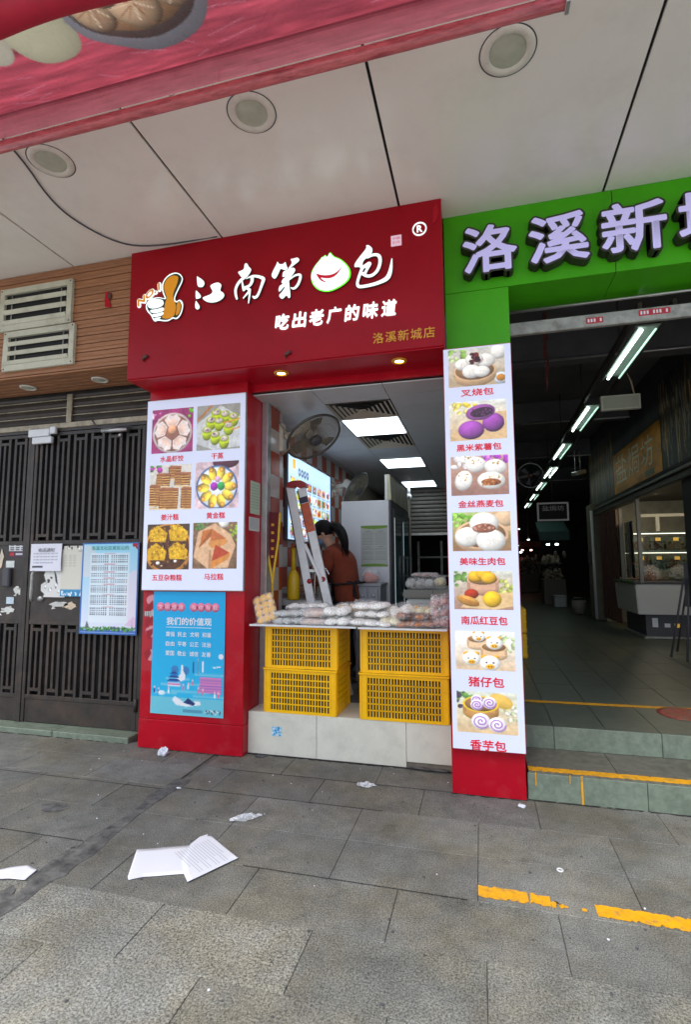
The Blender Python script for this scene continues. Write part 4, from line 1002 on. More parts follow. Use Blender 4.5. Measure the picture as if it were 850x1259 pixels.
for i, lb in enumerate(('clear bag of brown snacks on the freezer counter beside the post', 'clear bag of greyish snacks on the freezer counter right of the brown bag')):
    t = thing('snack_bag', (2.66+.42*i, 9.4, 1.216), lb, 'snack bag', 'bags on the freezer counter')
    mb = MB()
    for k in range(60): mb.ellipsoid((2.66+.42*i+q.gauss(0, .08), 9.4+q.gauss(0, .06), 1.225+abs(q.gauss(0, .09))), .022, .02, .014, 6, 4)
    o = obj('snacks', mb, mat('snack_mix', lin((150, 92, 50)) if i == 0 else (.1, .1, .1), var=.4, vscale=30) if i == 0 else mat('snack_grey', lin((104, 110, 96)), var=.4, vscale=30), t); o['kind'] = 'stuff'
    obj('film', MB().ellipsoid((2.66+.42*i, 9.4, 1.30), .17, .13, .17, 14, 8, flat=.5), M_film, t)
eb = thing('folding_stool', (2.3, 7.2, .33), 'dark folding stand with slanting legs at the right edge of the passage', 'folding stand')
for a, b in (((2.27, 7.40, .335), (2.50, 7.5, 1.30)), ((2.36, 7.14, .335), (2.56, 7.5, 1.30)), ((2.5, 7.9, .335), (2.55, 7.5, 1.30))):
    obj('leg', MB().tube([a, b], .013, 8), M_ink, eb)
obj('board', MB().bar((2.66, 7.42, .95), (2.70, 7.5, 1.5), .36, .03), M_ink, eb)
# far goods, dark
far = [('foam_box', 2.05, 15.2, .30, .35, .26, (.5, .52, .52), 'white foam box on the floor deep in the passage'), ('bucket', 2.2, 13.2, .16, .16, .30, (.25, .23, .2), 'grey round bucket on the passage floor before the column')]
for nm, x, y, a, b, h, c_, lb in far:
    t = thing(nm, (x, y, .33), lb, nm.replace('_', ' '))
    if nm == 'bucket':
        obj('body', MB().lathe([(.0005, .0), (.12, .0), (.17, h), (.16, h), (.11, .02)], (x, y, .333), seg=20), mat('bucket_grey', c_), t)
        obj('handle', MB().tube([(x-.16, y, .333+h), (x-.1, y-.02, .40+h), (x+.1, y-.02, .40+h), (x+.16, y, .333+h)], .006, 6), M_alu, t)
    else:
        obj('body', MB().box(x-a/2, x+a/2, y-b/2, y+b/2, .333, .333+h), mat('foam_white', c_), t, bev=.015)
        obj('lid', MB().box(x-a/2-.01, x+a/2+.01, y-b/2-.01, y+b/2+.01, .334+h, .38+h), mat('foam_white', c_), t, bev=.01)
tb = thing('stall_table', (1.6, 19, .33), 'dark table heaped with goods at the far end of the passage', 'stall table')
obj('table_top', MB().box(1.0, 2.6, 18.6, 19.6, 1.1, 1.16), M_dark, tb)
for x in (1.05, 2.5):
    obj('leg', MB().box(x, x+.05, 18.65, 18.7, .333, 1.1), M_dark, tb)
mb = MB(); q = random.Random(8)
for k in range(120): mb.ellipsoid((q.uniform(1.05, 2.55), q.uniform(18.6, 19.4), 1.17+q.uniform(0, .5)), .06, .05, .05, 6, 4)
o = obj('goods', mb, mat('dark_goods', (.10, .09, .08), var=.8, vscale=6), tb); o['kind'] = 'stuff'
for k, (x, z, c_, e) in enumerate(((1.25, 1.95, (1, .3, .2), 1.2), (1.42, 1.9, (1, 1, .9), 4), (1.7, 2.35, (.8, 1, .9), 3), (1.32, 2.15, (.9, 1, .6), 1.2))):
    lb = ['red', 'white', 'greenish', 'pale yellow'][k]
    t = thing('stall_lamp', (x, 19.6, z), 'tiny %s lit lamp over the far stall table' % lb, 'lamp', 'lamps over the far stall')
    obj('bulb', MB().ellipsoid((x, 19.6, z), .05, .05, .022, 10, 6), mat('far_lamp_'+lb.replace(' ', '_'), c_, emis=e, ecol=c_), t)
    obj('cord', MB().tube([(x, 19.6, z+.02), (x, 19.6, 4.2)], .006, 5), M_ink, t)
t = thing('wall_strip_light', (.45, 12, 2.25), 'short white strip light on the passage left side beside the board', 'strip light')
obj('strip', MB().box(.27, .87, 12.0, 12.03, 2.245, 2.275), mat('dim_strip', (.8, .9, .9), emis=.9, ecol=(.85, 1, .95)), t)
obj('mount', MB().box(.256, .28, 11.98, 12.05, 2.22, 2.30), M_alu, t)

def far_stall(x0, x1, y, label, seed, lampc, awn):
    t = thing('market_stall', ((x0+x1)/2, y, .33), label, 'market stall', 'stalls far down the passage'); q = random.Random(seed)
    obj('counter', MB().box(x0, x1, y, y+.8, .333, 1.05), mat('far_counter', (.16, .14, .13), rough=.6), t, bev=.01)
    obj('shelf', MB().box(x0, x1, y+.7, y+.9, 1.5, 1.53), mat('far_counter', (1, 1, 1)), t)
    obj('valance', MB().prism([(y-.3, 2.15), (y-.28, 2.40), (y+.7, 2.75), (y+.7, 2.72)], x0-.1, x1+.1, 'x'), mat('valance_'+awn[0], awn[1], rough=.7), t)
    mb = MB()
    for k in range(90): mb.ellipsoid((q.uniform(x0+.05, x1-.05), y+q.uniform(.05, .5), 1.06+abs(q.gauss(0, .10))), q.uniform(.03, .07), .05, q.uniform(.03, .05), 6, 4)
    for k in range(40): mb.ellipsoid((q.uniform(x0+.05, x1-.05), y+.78, 1.56+q.uniform(0, .15)), .04, .04, .07, 6, 4)
    o = obj('goods', mb, mat('far_goods', (.30, .24, .18), var=.8, vscale=5), t); o['kind'] = 'stuff'
    for k in range(2):
        xx = x0+(x1-x0)*(.3+.4*k); obj('lamp', MB().ellipsoid((xx, y+.2, 2.05), .05, .05, .03, 10, 6), mat('far_bulb_'+awn[0], lampc, emis=6, ecol=lampc), t)
        obj('hanging_bag', MB().ellipsoid((xx+.15, y-.1, 1.75), .05, .04, .11, 8, 6), mat('far_goods', (1, 1, 1)), t)
far_stall(1.75, 2.35, 15.9, 'dim stall with a teal valance on the right, beyond the tiled column', 31, (.8, 1.0, .9), ('teal', (.10, .20, .19)))
far_stall(.55, 1.25, 21.2, 'dim stall with a dark valance at the far left end of the passage', 32, (1.0, .75, .5), ('brown', (.12, .09, .08)))
far_stall(1.45, 2.3, 22.4, 'dim stall with a red valance in the middle of the far end wall', 33, (1.0, .4, .3), ('red', (.2, .05, .04)))

# =================================================================== SHOP INTERIOR
struct('shop_floor', MB().box(-2.05, -.15, 4.425, 11.05, -.02, .318), mat('shop_floor_tile', (.16, .15, .14), rough=.4, var=.1))
swall = struct('shop_left_wall', MB().box(-2.1, -2.009, 4.27, 11.05, .0, 3.06), M_mortar)
struct('shop_right_wall', MB().box(-.149, -.10, 4.2, 11.05, .318, 3.0), M_plaster) if 0 else None
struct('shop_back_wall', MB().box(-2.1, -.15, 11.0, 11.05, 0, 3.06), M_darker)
struct('shop_void_lid', MB().box(-2.85, -.15, 4.02, 11.05, 3.07, 3.12), M_plaster)
pier = struct('shop_corner_pier', MB().box(-2.0, -1.807, 4.272, 4.57, .32, 2.948), M_mortar)
# square wall tiles, orange and white in turn
S = .21
me_t = {}
def wtile(w_, h_, key, m):
    k = (round(w_, 3), round(h_, 3), key)
    if k not in me_t:
        me = bpy.data.meshes.new('wall_tile'); g = .0015; a, b = w_/2-g, h_/2-g
        me.from_pydata([(0,-a,-b),(0,a,-b),(0,a,b),(0,-a,b),(.007,-a,-b),(.007,a,-b),(.007,a,b),(.007,-a,b)], [], [(4,5,6,7),(0,1,5,4),(1,2,6,5),(2,3,7,6),(3,0,4,7)])
        me.materials.append(m); me_t[k] = me
    return me_t[k]
def tile_wall(x, y0, y1, z0, z1, parent, ph=0):
    j = 0; z = z1
    while z > z0+.01:
        zb_ = max(z-S, z0); i = 0; y = y0
        while y < y1-.01:
            ye = min(y+S, y1); key = 'o' if (i+j+ph) % 2 else 'w'
            share(wtile(ye-y, z-zb_, key, M_tileo if key == 'o' else M_tilew), 'wall_tile', (x, (y+ye)/2, (z+zb_)/2), parent)
            y = ye; i += 1
        z = zb_; j += 1
tile_wall(-1.807, 4.275, 4.57, .42, 2.948, pier, 1)
tile_wall(-2.009, 4.60, 7.9, 1.05, 2.948, swall, 0)
struct('pier_face', MB().box(-2.0, -1.801, 4.2705, 4.2715, .32, 2.948), M_tilew)
# suspended ceiling
sc_ = struct('shop_ceiling', MB().box(-2.05, -.15, 4.001, 11.0, 2.965, 3.0), M_black)
xg = [-2.02, -1.93, -1.33, -.73, -.16]; y = 4.06; row = 0
yg = [4.005, 4.30, 4.62, 4.93]
while yg[-1] < 10.9: yg.append(yg[-1]+.68)
lights_rows, vent_rows = (3, 6, 9), (2, 4)
def air_vent(x0, x1, y0, y1, lb):
    t = thing('ceiling_vent', ((x0+x1)/2, (y0+y1)/2, 2.95), lb, 'ceiling vent', 'ceiling air vents in the shop')
    cx, cy = (x0+x1)/2, (y0+y1)/2; m_ = mat('vent_cream', lin((190, 178, 158)), rough=.5)
    obj('dark_duct', MB().box(x0+.02, x1-.02, y0+.02, y1-.02, 2.958, 2.962), M_black, t)
    for k in range(6):
        f0, f1 = 1-.155*k, 1-.155*k-.075
        hx, hy = (x1-x0)/2-.004, (y1-y0)/2-.004
        a = [(cx+sx*hx*f0, cy+sy*hy*f0, 2.944+.004*(k>0)) for sx, sy in ((-1,-1),(1,-1),(1,1),(-1,1))]
        b = [(cx+sx*hx*f1, cy+sy*hy*f1, 2.956) for sx, sy in ((-1,-1),(1,-1),(1,1),(-1,1))]
        obj('louvre_ring', MB().loft([a, b], smooth=False), m_, t)
    obj('centre_plate', MB().box(cx-.035, cx+.035, cy-.035, cy+.035, 2.94, 2.948), m_, t)
li = 0; vi = 0
for j in range(len(yg)-1):
    for i in range(len(xg)-1):
        a, b, c_, d_ = xg[i], xg[i+1], yg[j], yg[j+1]
        if i == 2 and j in lights_rows:
            t = thing('panel_light', ((a+b)/2, (c_+d_)/2, 2.95), 'lit square panel light in the shop ceiling, %s from the counter' % ['first', 'second', 'third'][li], 'panel light', 'panel lights in the shop ceiling'); li += 1
            obj('frame', MB().box(a+.003, b-.003, c_+.003, d_-.003, 2.946, 2.956), M_wenam, t)
            obj('diffuser', MB().box(a+.02, b-.02, c_+.02, d_-.02, 2.942, 2.9455), M_lamp, t)
        elif i == 2 and j in vent_rows:
            air_vent(a, b, c_-(.0 if j > 2 else .22), d_, ['large cream louvred air vent before the first shop panel light', 'cream louvred air vent between the first and second shop panel lights'][vi]); vi += 1
        else:
            if i == 2 and j == 1: d_ = 4.40
            obj('ceiling_tile', MB().box(a+.003, b-.003, c_+.003, d_-.003, 2.951, 2.960), M_shopceil, sc_)
# television on the left wall
tv = thing('menu_screen', (-1.98, 5.9, 2.2), 'large lit menu screen with food pictures on the shop left wall', 'screen')
obj('case', MB().box(-2.0, -1.957, 5.107, 6.713, 1.762, 2.692), mat('case_grey', (.12, .13, .15), rough=.4), tv, bev=.008)
p_ = Pic(110, 64, (168, 200, 232)); rs = p_.rs
p_.rect(0, 0, 1, .22, (176, 208, 238)); p_.rect(.08, .03, .14, .15, (236, 160, 30)); 
for k in range(4): p_.ell(.22+k*.06, .16, .026, .05, (40, 62, 96), sh=.1); p_.ell(.22+k*.06, .16, .012, .02, (190, 210, 235), sh=0)
foodc = [(196, 216, 60), (150, 80, 50), (230, 224, 210), (120, 60, 110), (214, 150, 60), (240, 236, 225), (90, 130, 60), (180, 60, 40)]
for r_ in range(5):
    for c_ in range(8):
        u, v = .04+c_*.12, .26+r_*.148
        p_.rect(u, v, u+.09, v+.10, foodc[rs.randint(8)]); p_.ell(u+.045, v+.05, .035, .04, foodc[rs.randint(8)]); p_.specks(u, v, u+.09, v+.1, 5, foodc, (.006, .012)); p_.rect(u+.01, v+.112, u+.08, v+.122, (90, 100, 130))
picture('screen_image', p_, 5.115, 6.705, 1.77, 2.685, -1.953, M_screen, tv, 'x')
# wall fans
def wall_fan(c, n, rad, label, arm_to):
    t = thing('wall_fan', c, label, 'fan', 'wall fans in the shop')
    T = Matrix.Translation(Vector(c)) @ Vector(n).normalized().to_track_quat('Z', 'Y').to_matrix().to_4x4()
    dk = mat('fan_guard', (.10, .10, .09), rough=.4, metal=.3); gr = mat('fan_dusty', lin((150, 140, 118)), rough=.5)
    pr = [(rad*math.cos(a*PI/18), rad*math.sin(a*PI/18), 0) for a in range(37)]
    obj('outer_ring', MB().tube([T @ Vector(p) for p in pr], .012, 6, cap=False), dk, t)
    mb = MB()
    for k in range(72):
        a = 2*PI*k/72
        for sgn in (1, -1):
            mb.tube([T @ Vector((rr_*math.cos(a+.25*(rad-rr_)/rad), rr_*math.sin(a+.25*(rad-rr_)/rad), sgn*h)) for rr_, h in ((rad*.22, .055), (rad*.6, .05), (rad*.9, .03), (rad, .0))], .0021, 3)
    for rr_, h in ((rad*.45, .053), (rad*.75, .042)):
        mb.tube([T @ Vector((rr_*math.cos(a*PI/12), rr_*math.sin(a*PI/12), h)) for a in range(25)], .0018, 4, cap=False)
    o = obj('guard_wires', mb, gr, t); o['kind'] = 'stuff'
    for k in range(3):
        a = 2*PI*k/3; vs = []
        for rr_, w_, tw in ((.05, .10, .02), (.10, .30, .025), (.17, .42, .018), (rad*.88, .30, .008)):
            for s_ in (-1, 0, 1): vs.append((rr_*math.cos(a+s_*w_*.9), rr_*math.sin(a+s_*w_*.9), s_*tw))
        fs = [(i*3+j, i*3+j+1, i*3+j+4, i*3+j+3) for i in range(3) for j in range(2)]
        obj('blade', MB().add(vs, fs, 0, True, T), mat('fan_blade', lin((96, 92, 82)), rough=.3), t)
    obj('hub', MB().lathe([(.0005, .07), (.05, .068), (.06, .055), (.06, .03)], (0, 0, 0), seg=24, T=T), M_ink, t)
    obj('motor', MB().box(-.055, .055, -.055, .055, -.20, -.05, 0, T), mat('motor_beige', lin((202, 192, 176)), rough=.4), t, bev=.015, seg=2)
    back = T @ Vector((0, 0, -.14))
    obj('arm', MB().bar(back, arm_to, .04, .05), mat('motor_beige', (1, 1, 1)), t, bev=.006)
    a_ = Vector(arm_to)
    obj('wall_bracket', MB().box(a_.x-.045, a_.x, a_.y-.04, a_.y+.04, a_.z-.14, a_.z+.13), mat('motor_beige', (1, 1, 1)), t, bev=.008)
    obj('wall_plate', MB().box(a_.x-.055, a_.x-.046, a_.y-.055, a_.y+.055, a_.z-.17, a_.z+.10), M_ink, t)
    obj('cord', MB().tube([(a_.x-.03, a_.y-.05, a_.z+.12), (a_.x+.05, a_.y-.05, a_.z+.02), (a_.x+.07, a_.y-.05, a_.z-.12), (a_.x-.02, a_.y-.05, a_.z-.2)], .005, 6), mat('cord_beige', (1, 1, 1)), t)
wall_fan((-1.50, 4.60, 2.705), (.42, -.22, -.62), .275, 'near round grey wall fan tilted down, mounted on the orange tiled pier', (-1.76, 4.50, 2.70))
wall_fan((-1.60, 6.75, 2.51), (.75, -.12, -.50), .25, 'far wall fan seen edge on beyond the menu screen', (-1.96, 6.85, 2.56))
# pennant, bottle
fl = thing('award_pennant', (-1.79, 4.4, 1.95), 'maroon award pennant with yellow tassels hanging on the tiled pier', 'pennant')
vs = [(-1.790, 4.32, 1.97), (-1.790, 4.56, 1.97), (-1.790, 4.56, 1.62), (-1.790, 4.44, 1.42), (-1.790, 4.32, 1.62)]
obj('cloth', MB().prism([(-1.845+.02, 1.97), (-1.70, 1.955), (-1.705, 1.72), (-1.765, 1.44), (-1.822, 1.66)], 4.255, 4.258), mat('maroon_cloth', lin((96, 22, 30)), rough=.8, var=.15), fl)
for pts in ([(-1.845, 1.97), (-1.842, 1.75), (-1.80, 1.55), (-1.765, 1.36), (-1.762, 1.22)], [(-1.70, 1.955), (-1.712, 1.72), (-1.755, 1.44), (-1.768, 1.26)], [(-1.86, 1.97), (-1.863, 1.6), (-1.855, 1.28)]):
    obj('fringe', MB().tube([(x, 4.25, z) for x, z in pts], .010, 6), mat('yellow_fringe', lin((226, 186, 50)), rough=.8, var=.2, vscale=60), fl)
for i in range(5):
    letters('pennant_mark', '品质优良好'[i], -1.785, -1.755, 1.86-.085*i, 1.89-.085*i, 4.2535, M_gold, fl, bold=.0) if 0 else obj('pennant_mark', MB().box(-1.782, -1.756, 4.2528, 4.2538, 1.84-.07*i, 1.862-.07*i), M_gold, fl)
bt = thing('detergent_jug', (-1.73, 4.56, 1.05), 'yellow plastic jug with a long neck pump behind the pennant', 'plastic jug')
obj('jug_body', MB().loft([[( -1.72+a*ca, 4.66+b*sa, z) for ca, sa in [(math.cos(t*PI/8), math.sin(t*PI/8)) for t in range(16)]] for a, b, z in ((.05, .05, 1.17), (.06, .055, 1.19), (.06, .055, 1.36), (.045, .045, 1.42), (.02, .02, 1.45))], cap=True), mat('jug_yellow', lin((206, 168, 20)), rough=.35), bt)
obj('neck', MB().tube([(-1.72, 4.66, 1.45), (-1.72, 4.66, 1.66)], .022, 10), mat('jug_yellow', (1, 1, 1)), bt)
obj('cap', MB().tube([(-1.72, 4.66, 1.66), (-1.72, 4.66, 1.70)], .024, 10), M_tileo, bt)
sh_ = thing('wall_counter', (-1.8, 5.6, .32), 'dark work counter along the tiled wall behind the bun crates', 'counter')
obj('worktop', MB().box(-2.0, -1.5, 4.6, 7.2, 1.12, 1.168), M_steel, sh_)
obj('cabinet', MB().box(-1.998, -1.54, 4.62, 7.18, .33, 1.119), M_dark, sh_)
tp_ = thing('tap', (-1.6, 4.9, 1.17), 'curved chrome tap behind the white ladder', 'tap')
obj('spout', MB().tube(chaikin([(-1.62, 5.0, 1.17), (-1.62, 5.0, 1.42), (-1.58, 5.0, 1.47), (-1.50, 5.0, 1.46), (-1.47, 5.0, 1.40)], False, 2), .012, 8), mat('chrome', (.7, .7, .7), rough=.15, metal=1), tp_)
obj('base_ring', MB().tube([(-1.62, 5.0, 1.168), (-1.62, 5.0, 1.19)], .025, 12), M_alu, tp_)
# notices on the pillar side
for lb, y0, y1, z0, z1, c_ in (('pale green ruled notice stuck on the side of the red pillar', 3.965, 4.165, 1.93, 2.21, (190, 210, 185)), ('small white label with print below the green notice on the red pillar side', 3.945, 4.16, 1.785, 1.90, (210, 214, 210))):
    t = thing('wall_notice', (-1.85, 4.05, z0), lb, 'notice', 'notices on the pillar side')
    p_ = Pic(26, 34, c_)
    for k in range(9): p_.line(.1, .1+k*.09, .9, .1+k*.09, .02, (120, 150, 110) if z0 > 1.9 else (70, 70, 80), .7)
    picture('notice_sheet', p_, y0, y1, z0, z1, -1.854, M_print, t, 'x')
# step ladder
ld = thing('step_ladder', (-1.6, 4.7, .32), 'folded white aluminium step ladder with red cap and orange sticker, leaning left of the worker', 'ladder')
M_ladw = mat('ladder_white', (.74, .76, .76), rough=.4, var=.06, vscale=20, dirt=.3, dcol=(.4, .4, .42), dscale=12)
top = Vector((-1.725, 4.60, 2.24)); bot = Vector((-1.325, 4.60, .34))
d_ = (bot-top).normalized(); side = Vector((d_.z, 0, -d_.x))
side = Vector((-d_.z, 0, d_.x))
def rail(o0, o1, wd, name='rail', m=M_ladw, y=4.60, t_=.03):
    return obj(name, MB().bar(o0, o1, t_, wd, upv=side), m, ld, bev=.003)
for s_ in (-.012, .105):
    a = top+Vector((s_, 0, -.02 if s_ > 0 else 0)); b = bot+Vector((s_+ (.055 if s_ > 0 else -.03), 0, 0))
    obj('rail', MB().bar((a.x, 4.60, a.z), (b.x, 4.60, b.z), .025, .078, upv=(1, 0, 0)), M_ladw, ld, bev=.004)
    obj('rail', MB().bar((a.x-.14, 5.00, a.z), (b.x-.14, 5.00, b.z), .025, .078, upv=(1, 0, 0)), M_ladw, ld, bev=.004)
    obj('rail_inner', MB().bar((a.x-.045, 4.612, a.z-.02), (b.x-.045, 4.612, b.z), .02, .012, upv=(1, 0, 0)), M_gate, ld)
obj('top_cap', MB().prism([(-1.775, 2.235), (-1.76, 2.275), (-1.70, 2.295), (-1.62, 2.292), (-1.575, 2.265), (-1.57, 2.225), (-1.64, 2.222), (-1.68, 2.245), (-1.70, 2.222)], 4.575, 4.64), mat('cap_red', lin((150, 24, 30)), rough=.4), ld)
def on_rail(f0, f1, wd, m, nm, off=.105, y=4.5855, ex=0.0):
    a = top+Vector((off, 0, -.02)); b = bot+Vector((off+.055, 0, 0))
    p, q_ = a.lerp(b, f0), a.lerp(b, f1)
    return obj(nm, MB().bar((p.x+ex, y, p.z), (q_.x+ex, y, q_.z), .003, wd, upv=(1, 0, 0)), m, ld)
on_rail(.045, .075, .079, mat('sticker_navy', lin((44, 40, 66))), 'navy_sticker')
on_rail(.078, .22, .079, mat('sticker_orange', lin((188, 86, 52)), var=.2, vscale=30), 'orange_sticker')
for k in range(6):
    f = .12+.15*k; p = top.lerp(bot, f)
    obj('step', MB().bar((p.x+.03, 4.615, p.z), (p.x-.11, 4.985, p.z), .08, .024), M_alu, ld)
a = top.lerp(bot, .29)+Vector((.03, 0, 0)); b = top.lerp(bot, .47)+Vector((.12, 0, 0))
obj('brace', MB().bar((a.x, 4.575, a.z), (b.x, 4.575, b.z), .008, .028, upv=(1, 0, 0)), M_ladw, ld)
for f, o_ in ((.47, .0), (.46, .135)):
    p = top.lerp(bot, f)+Vector((o_, 0, 0))
    obj('pivot_cap', MB().lathe([(.0005, -.008), (.012, -.008), (.020, -.004), (.024, 0)], (p.x, 4.585, p.z), 'y', 16), mat('cap_red', (1, 1, 1)), ld)
# white display fridge
fr = thing('display_fridge', (-1.2, 6.2, .32), 'tall white sided drinks fridge with dark framed glass doors behind the worker', 'fridge')
obj('cabinet', MB().box(-1.50, -.958, 5.60, 7.05, .335, 2.205), M_wenam, fr, bev=.006)
obj('dark_side', MB().box(-.9575, -.935, 5.602, 7.05, .40, 2.203), M_ink, fr)
obj('header', MB().prism([(-.972, 2.2075), (-.972, 2.49), (-.945, 2.49), (-.93, 2.2075)], 5.60, 7.0, 'y'), mat('header_print', lin((178, 176, 150)), var=.3, vscale=6, rough=.4), fr)
obj('header_box', MB().box(-1.0, -.973, 5.6, 7.0, 2.2075, 2.49), M_white, fr)
for a, b in ((5.68, 6.32), (6.36, 7.0)):
    mb = MB(); mb.box(-.934, -.915, a, a+.03, .45, 2.12).box(-.934, -.915, b-.03, b, .45, 2.12).box(-.934, -.915, a+.03, b-.03, .45, .50).box(-.934, -.915, a+.03, b-.03, 2.07, 2.12)
    d__ = obj('door', mb, M_ink, fr)
    obj('door_glass', MB().box(-.926, -.922, a+.031, b-.031, .501, 2.069), mat('fridge_glass', lin((70, 104, 108)), rough=.08, spec=.9), d__)
    obj('light_strip', MB().box(-.921, -.919, a+.06, a+.085, .55, 2.02), mat('cool_strip', (.7, .9, .9), emis=.35, ecol=(.7, .95, 1)), d__)
    obj('handle', MB().tube([(-.90, b-.05, 1.2), (-.90, b-.05, 1.6)], .01, 8), M_alu, d__)
p_ = Pic(44, 68, (176, 182, 178)); p_.rect(0, 0, 1, .05, (96, 130, 40)); p_.ell(.5, 0, .6, .085, (110, 150, 50), sh=0); p_.ell(.5, 1.0, .6, .07, (110, 150, 50), sh=0)
for c_ in (.06, .54):
    for blk in (.13, .52):
        p_.rect(c_+.12, blk, c_+.30, blk+.012, (70, 70, 80))
        for k in range(13): p_.line(c_, blk+.04+k*.025, c_+.40, blk+.04+k*.025, .010, (130, 134, 136), .8)
nt_ = thing('paper_notice', (-1.13, 5.6, 1.7), 'printed notice with green borders stuck on the white fridge side', 'notice')
picture('notice_sheet', p_, -1.275, -.975, 1.475, 1.925, 5.596, M_print, nt_)
bx = thing('drawer_unit', (-1.1, 5.3, .32), 'small grey drawer unit beside the fridge with two cup handles', 'drawer unit')
obj('carcass', MB().box(-1.25, -.985, 5.20, 5.55, .33, 1.28), mat('unit_grey', (.28, .30, .33), rough=.4), bx, bev=.005)
obj('worktop', MB().box(-1.26, -.975, 5.18, 5.56, 1.281, 1.305), mat('unit_grey', (1, 1, 1)), bx)
for x in (-1.17, -1.06):
    obj('drawer', MB().box(x-.05, x+.05, 5.188, 5.199, 1.0, 1.26), mat('unit_grey', (1, 1, 1)), bx, bev=.004)
    obj('cup_handle', MB().ellipsoid((x, 5.185, 1.18), .022, .012, .014, 10, 6), M_alu, bx)
pb_ = thing('pink_bag', (-1.12, 5.3, 1.305), 'clear bag of pinkish buns on the grey drawer unit', 'bag')
obj('buns', MB().ellipsoid((-1.13, 5.32, 1.36), .07, .06, .06, 10, 6).ellipsoid((-1.08, 5.34, 1.35), .05, .05, .045, 10, 6), mat('pink_bun', lin((200, 130, 120)), rough=.6), pb_)
obj('film', MB().ellipsoid((-1.11, 5.33, 1.38), .11, .09, .09, 16, 8), M_film, pb_)
st = thing('round_stool', (-1.02, 4.9, .32), 'dark round topped stool behind the middle bun packs', 'stool')
obj('seat', MB().lathe([(.0005, .02), (.12, .018), (.14, 0), (.13, -.04), (.0005, -.04)], (-1.02, 4.92, 1.10), seg=24), mat('stool_brown', (.05, .045, .04), rough=.4), st)
for k in range(4):
    a = PI/4+k*PI/2; obj('leg', MB().tube([(-1.02+.1*math.cos(a), 4.92+.1*math.sin(a), 1.07), (-1.02+.15*math.cos(a), 4.92+.15*math.sin(a), .33)], .012, 8), M_steel, st)
# back shutter and dark store behind, white camera
bs = thing('roller_shutter', (-.8, 10, 2.1), 'half raised grey roller shutter at the back of the shop', 'roller shutter')
for k in range(11):
    z = 2.10+k*.078
    obj('shutter_slat', MB().prism([(10.0, z), (9.985, z+.01), (9.98, z+.035), (9.985, z+.06), (10.0, z+.07)], -1.28, -.16, 'x'), mat('shutter_grey', lin((120, 116, 108)), rough=.5, var=.1), bs)
obj('bottom_rail', MB().box(-1.28, -.16, 9.97, 10.01, 2.05, 2.095), M_alu, bs)
obj('side_pillar', MB().box(-1.40, -1.285, 9.95, 10.05, .33, 2.95), mat('pillar_beige', lin((150, 142, 132))), bs)
bn_ = thing('red_banner', (-1.4, 9.3, 1.5), 'narrow dark red banner beside the back shutter', 'banner')
obj('cloth', MB().box(-1.43, -1.36, 9.3, 9.31, 1.15, 2.15), mat('banner_red', lin((120, 30, 30)), rough=.8, var=.2, vscale=20), bn_)
sf = thing('storage_shelf', (-.8, 10.6, .33), 'dark shelf rack behind the half raised shutter', 'shelf rack')
for x in (-1.2, -.75, -.3): obj('upright', MB().box(x, x+.04, 10.3, 10.34, .33, 1.95), M_steel, sf)
for z in (.9, 1.25, 1.62): obj('shelf_board', MB().box(-1.2, -.26, 10.3, 10.7, z, z+.03), M_steel, sf)
cv = thing('security_camera', (-1.25, 9.6, 2.85), 'small white dome camera under the ceiling by the back shutter', 'camera')
obj('dome', MB().ellipsoid((-1.26, 9.6, 2.76), .055, .055, .055, 14, 8), M_white, cv)
obj('eye', MB().ellipsoid((-1.25, 9.555, 2.745), .022, .015, .022, 10, 6), M_ink, cv)
obj('mount', MB().tube([(-1.26, 9.6, 2.80), (-1.26, 9.6, 2.95)], .03, 10), M_white, cv)
# chest freezer at the right with bags on it
cf = thing('chest_freezer', (-.45, 5.1, .32), 'white chest freezer with a rounded grey lid behind the upright bun packs', 'chest freezer')
obj('body', MB().box(-.69, -.16, 4.95, 5.9, .33, 1.172), mat('freezer_pale', (.60, .64, .62), rough=.35), cf, bev=.012, seg=2)
obj('lid', MB().prism([(-.72, 1.19), (-.725, 1.23), (-.70, 1.258), (-.16, 1.262), (-.16, 1.175), (-.70, 1.175)], 4.93, 5.9), mat('lid_grey', lin((128, 130, 122)), rough=.35), cf, bev=.01, seg=2)
obj('lid_seam', MB().box(-.44, -.435, 4.926, 4.9295, 1.18, 1.26), M_ink, cf)

# =================================================================== LIT MENU BOARDS
def steamer(p, cx, cy, rx, ry, wall=(206, 168, 124), inner=(150, 112, 76), hgt=.12):
    p.ell(cx, cy+hgt, rx, ry, wall, sh=.25); p.rect(cx-rx, cy, cx+rx, cy+hgt, wall); p.rect(cx-rx, cy, cx-rx*.8, cy+hgt, tuple(v*.86 for v in wall)); p.rect(cx+rx*.8, cy, cx+rx, cy+hgt, tuple(v*.86 for v in wall))
    p.ell(cx, cy, rx, ry, tuple(min(255, v*1.12) for v in wall), sh=.1); p.ell(cx, cy, rx*.9, ry*.86, inner, sh=.3)
def pleats(p, cx, cy, r, c=(200, 190, 176), n=7, asp=1.0):
    for k in range(n):
        a = k*2*PI/n+.3; p.line(cx+.15*r*math.cos(a), cy+.15*r*math.sin(a), cx+.75*r*math.cos(a), cy+.6*r*math.sin(a), .010, c, .8)
W_ = (240, 236, 226)
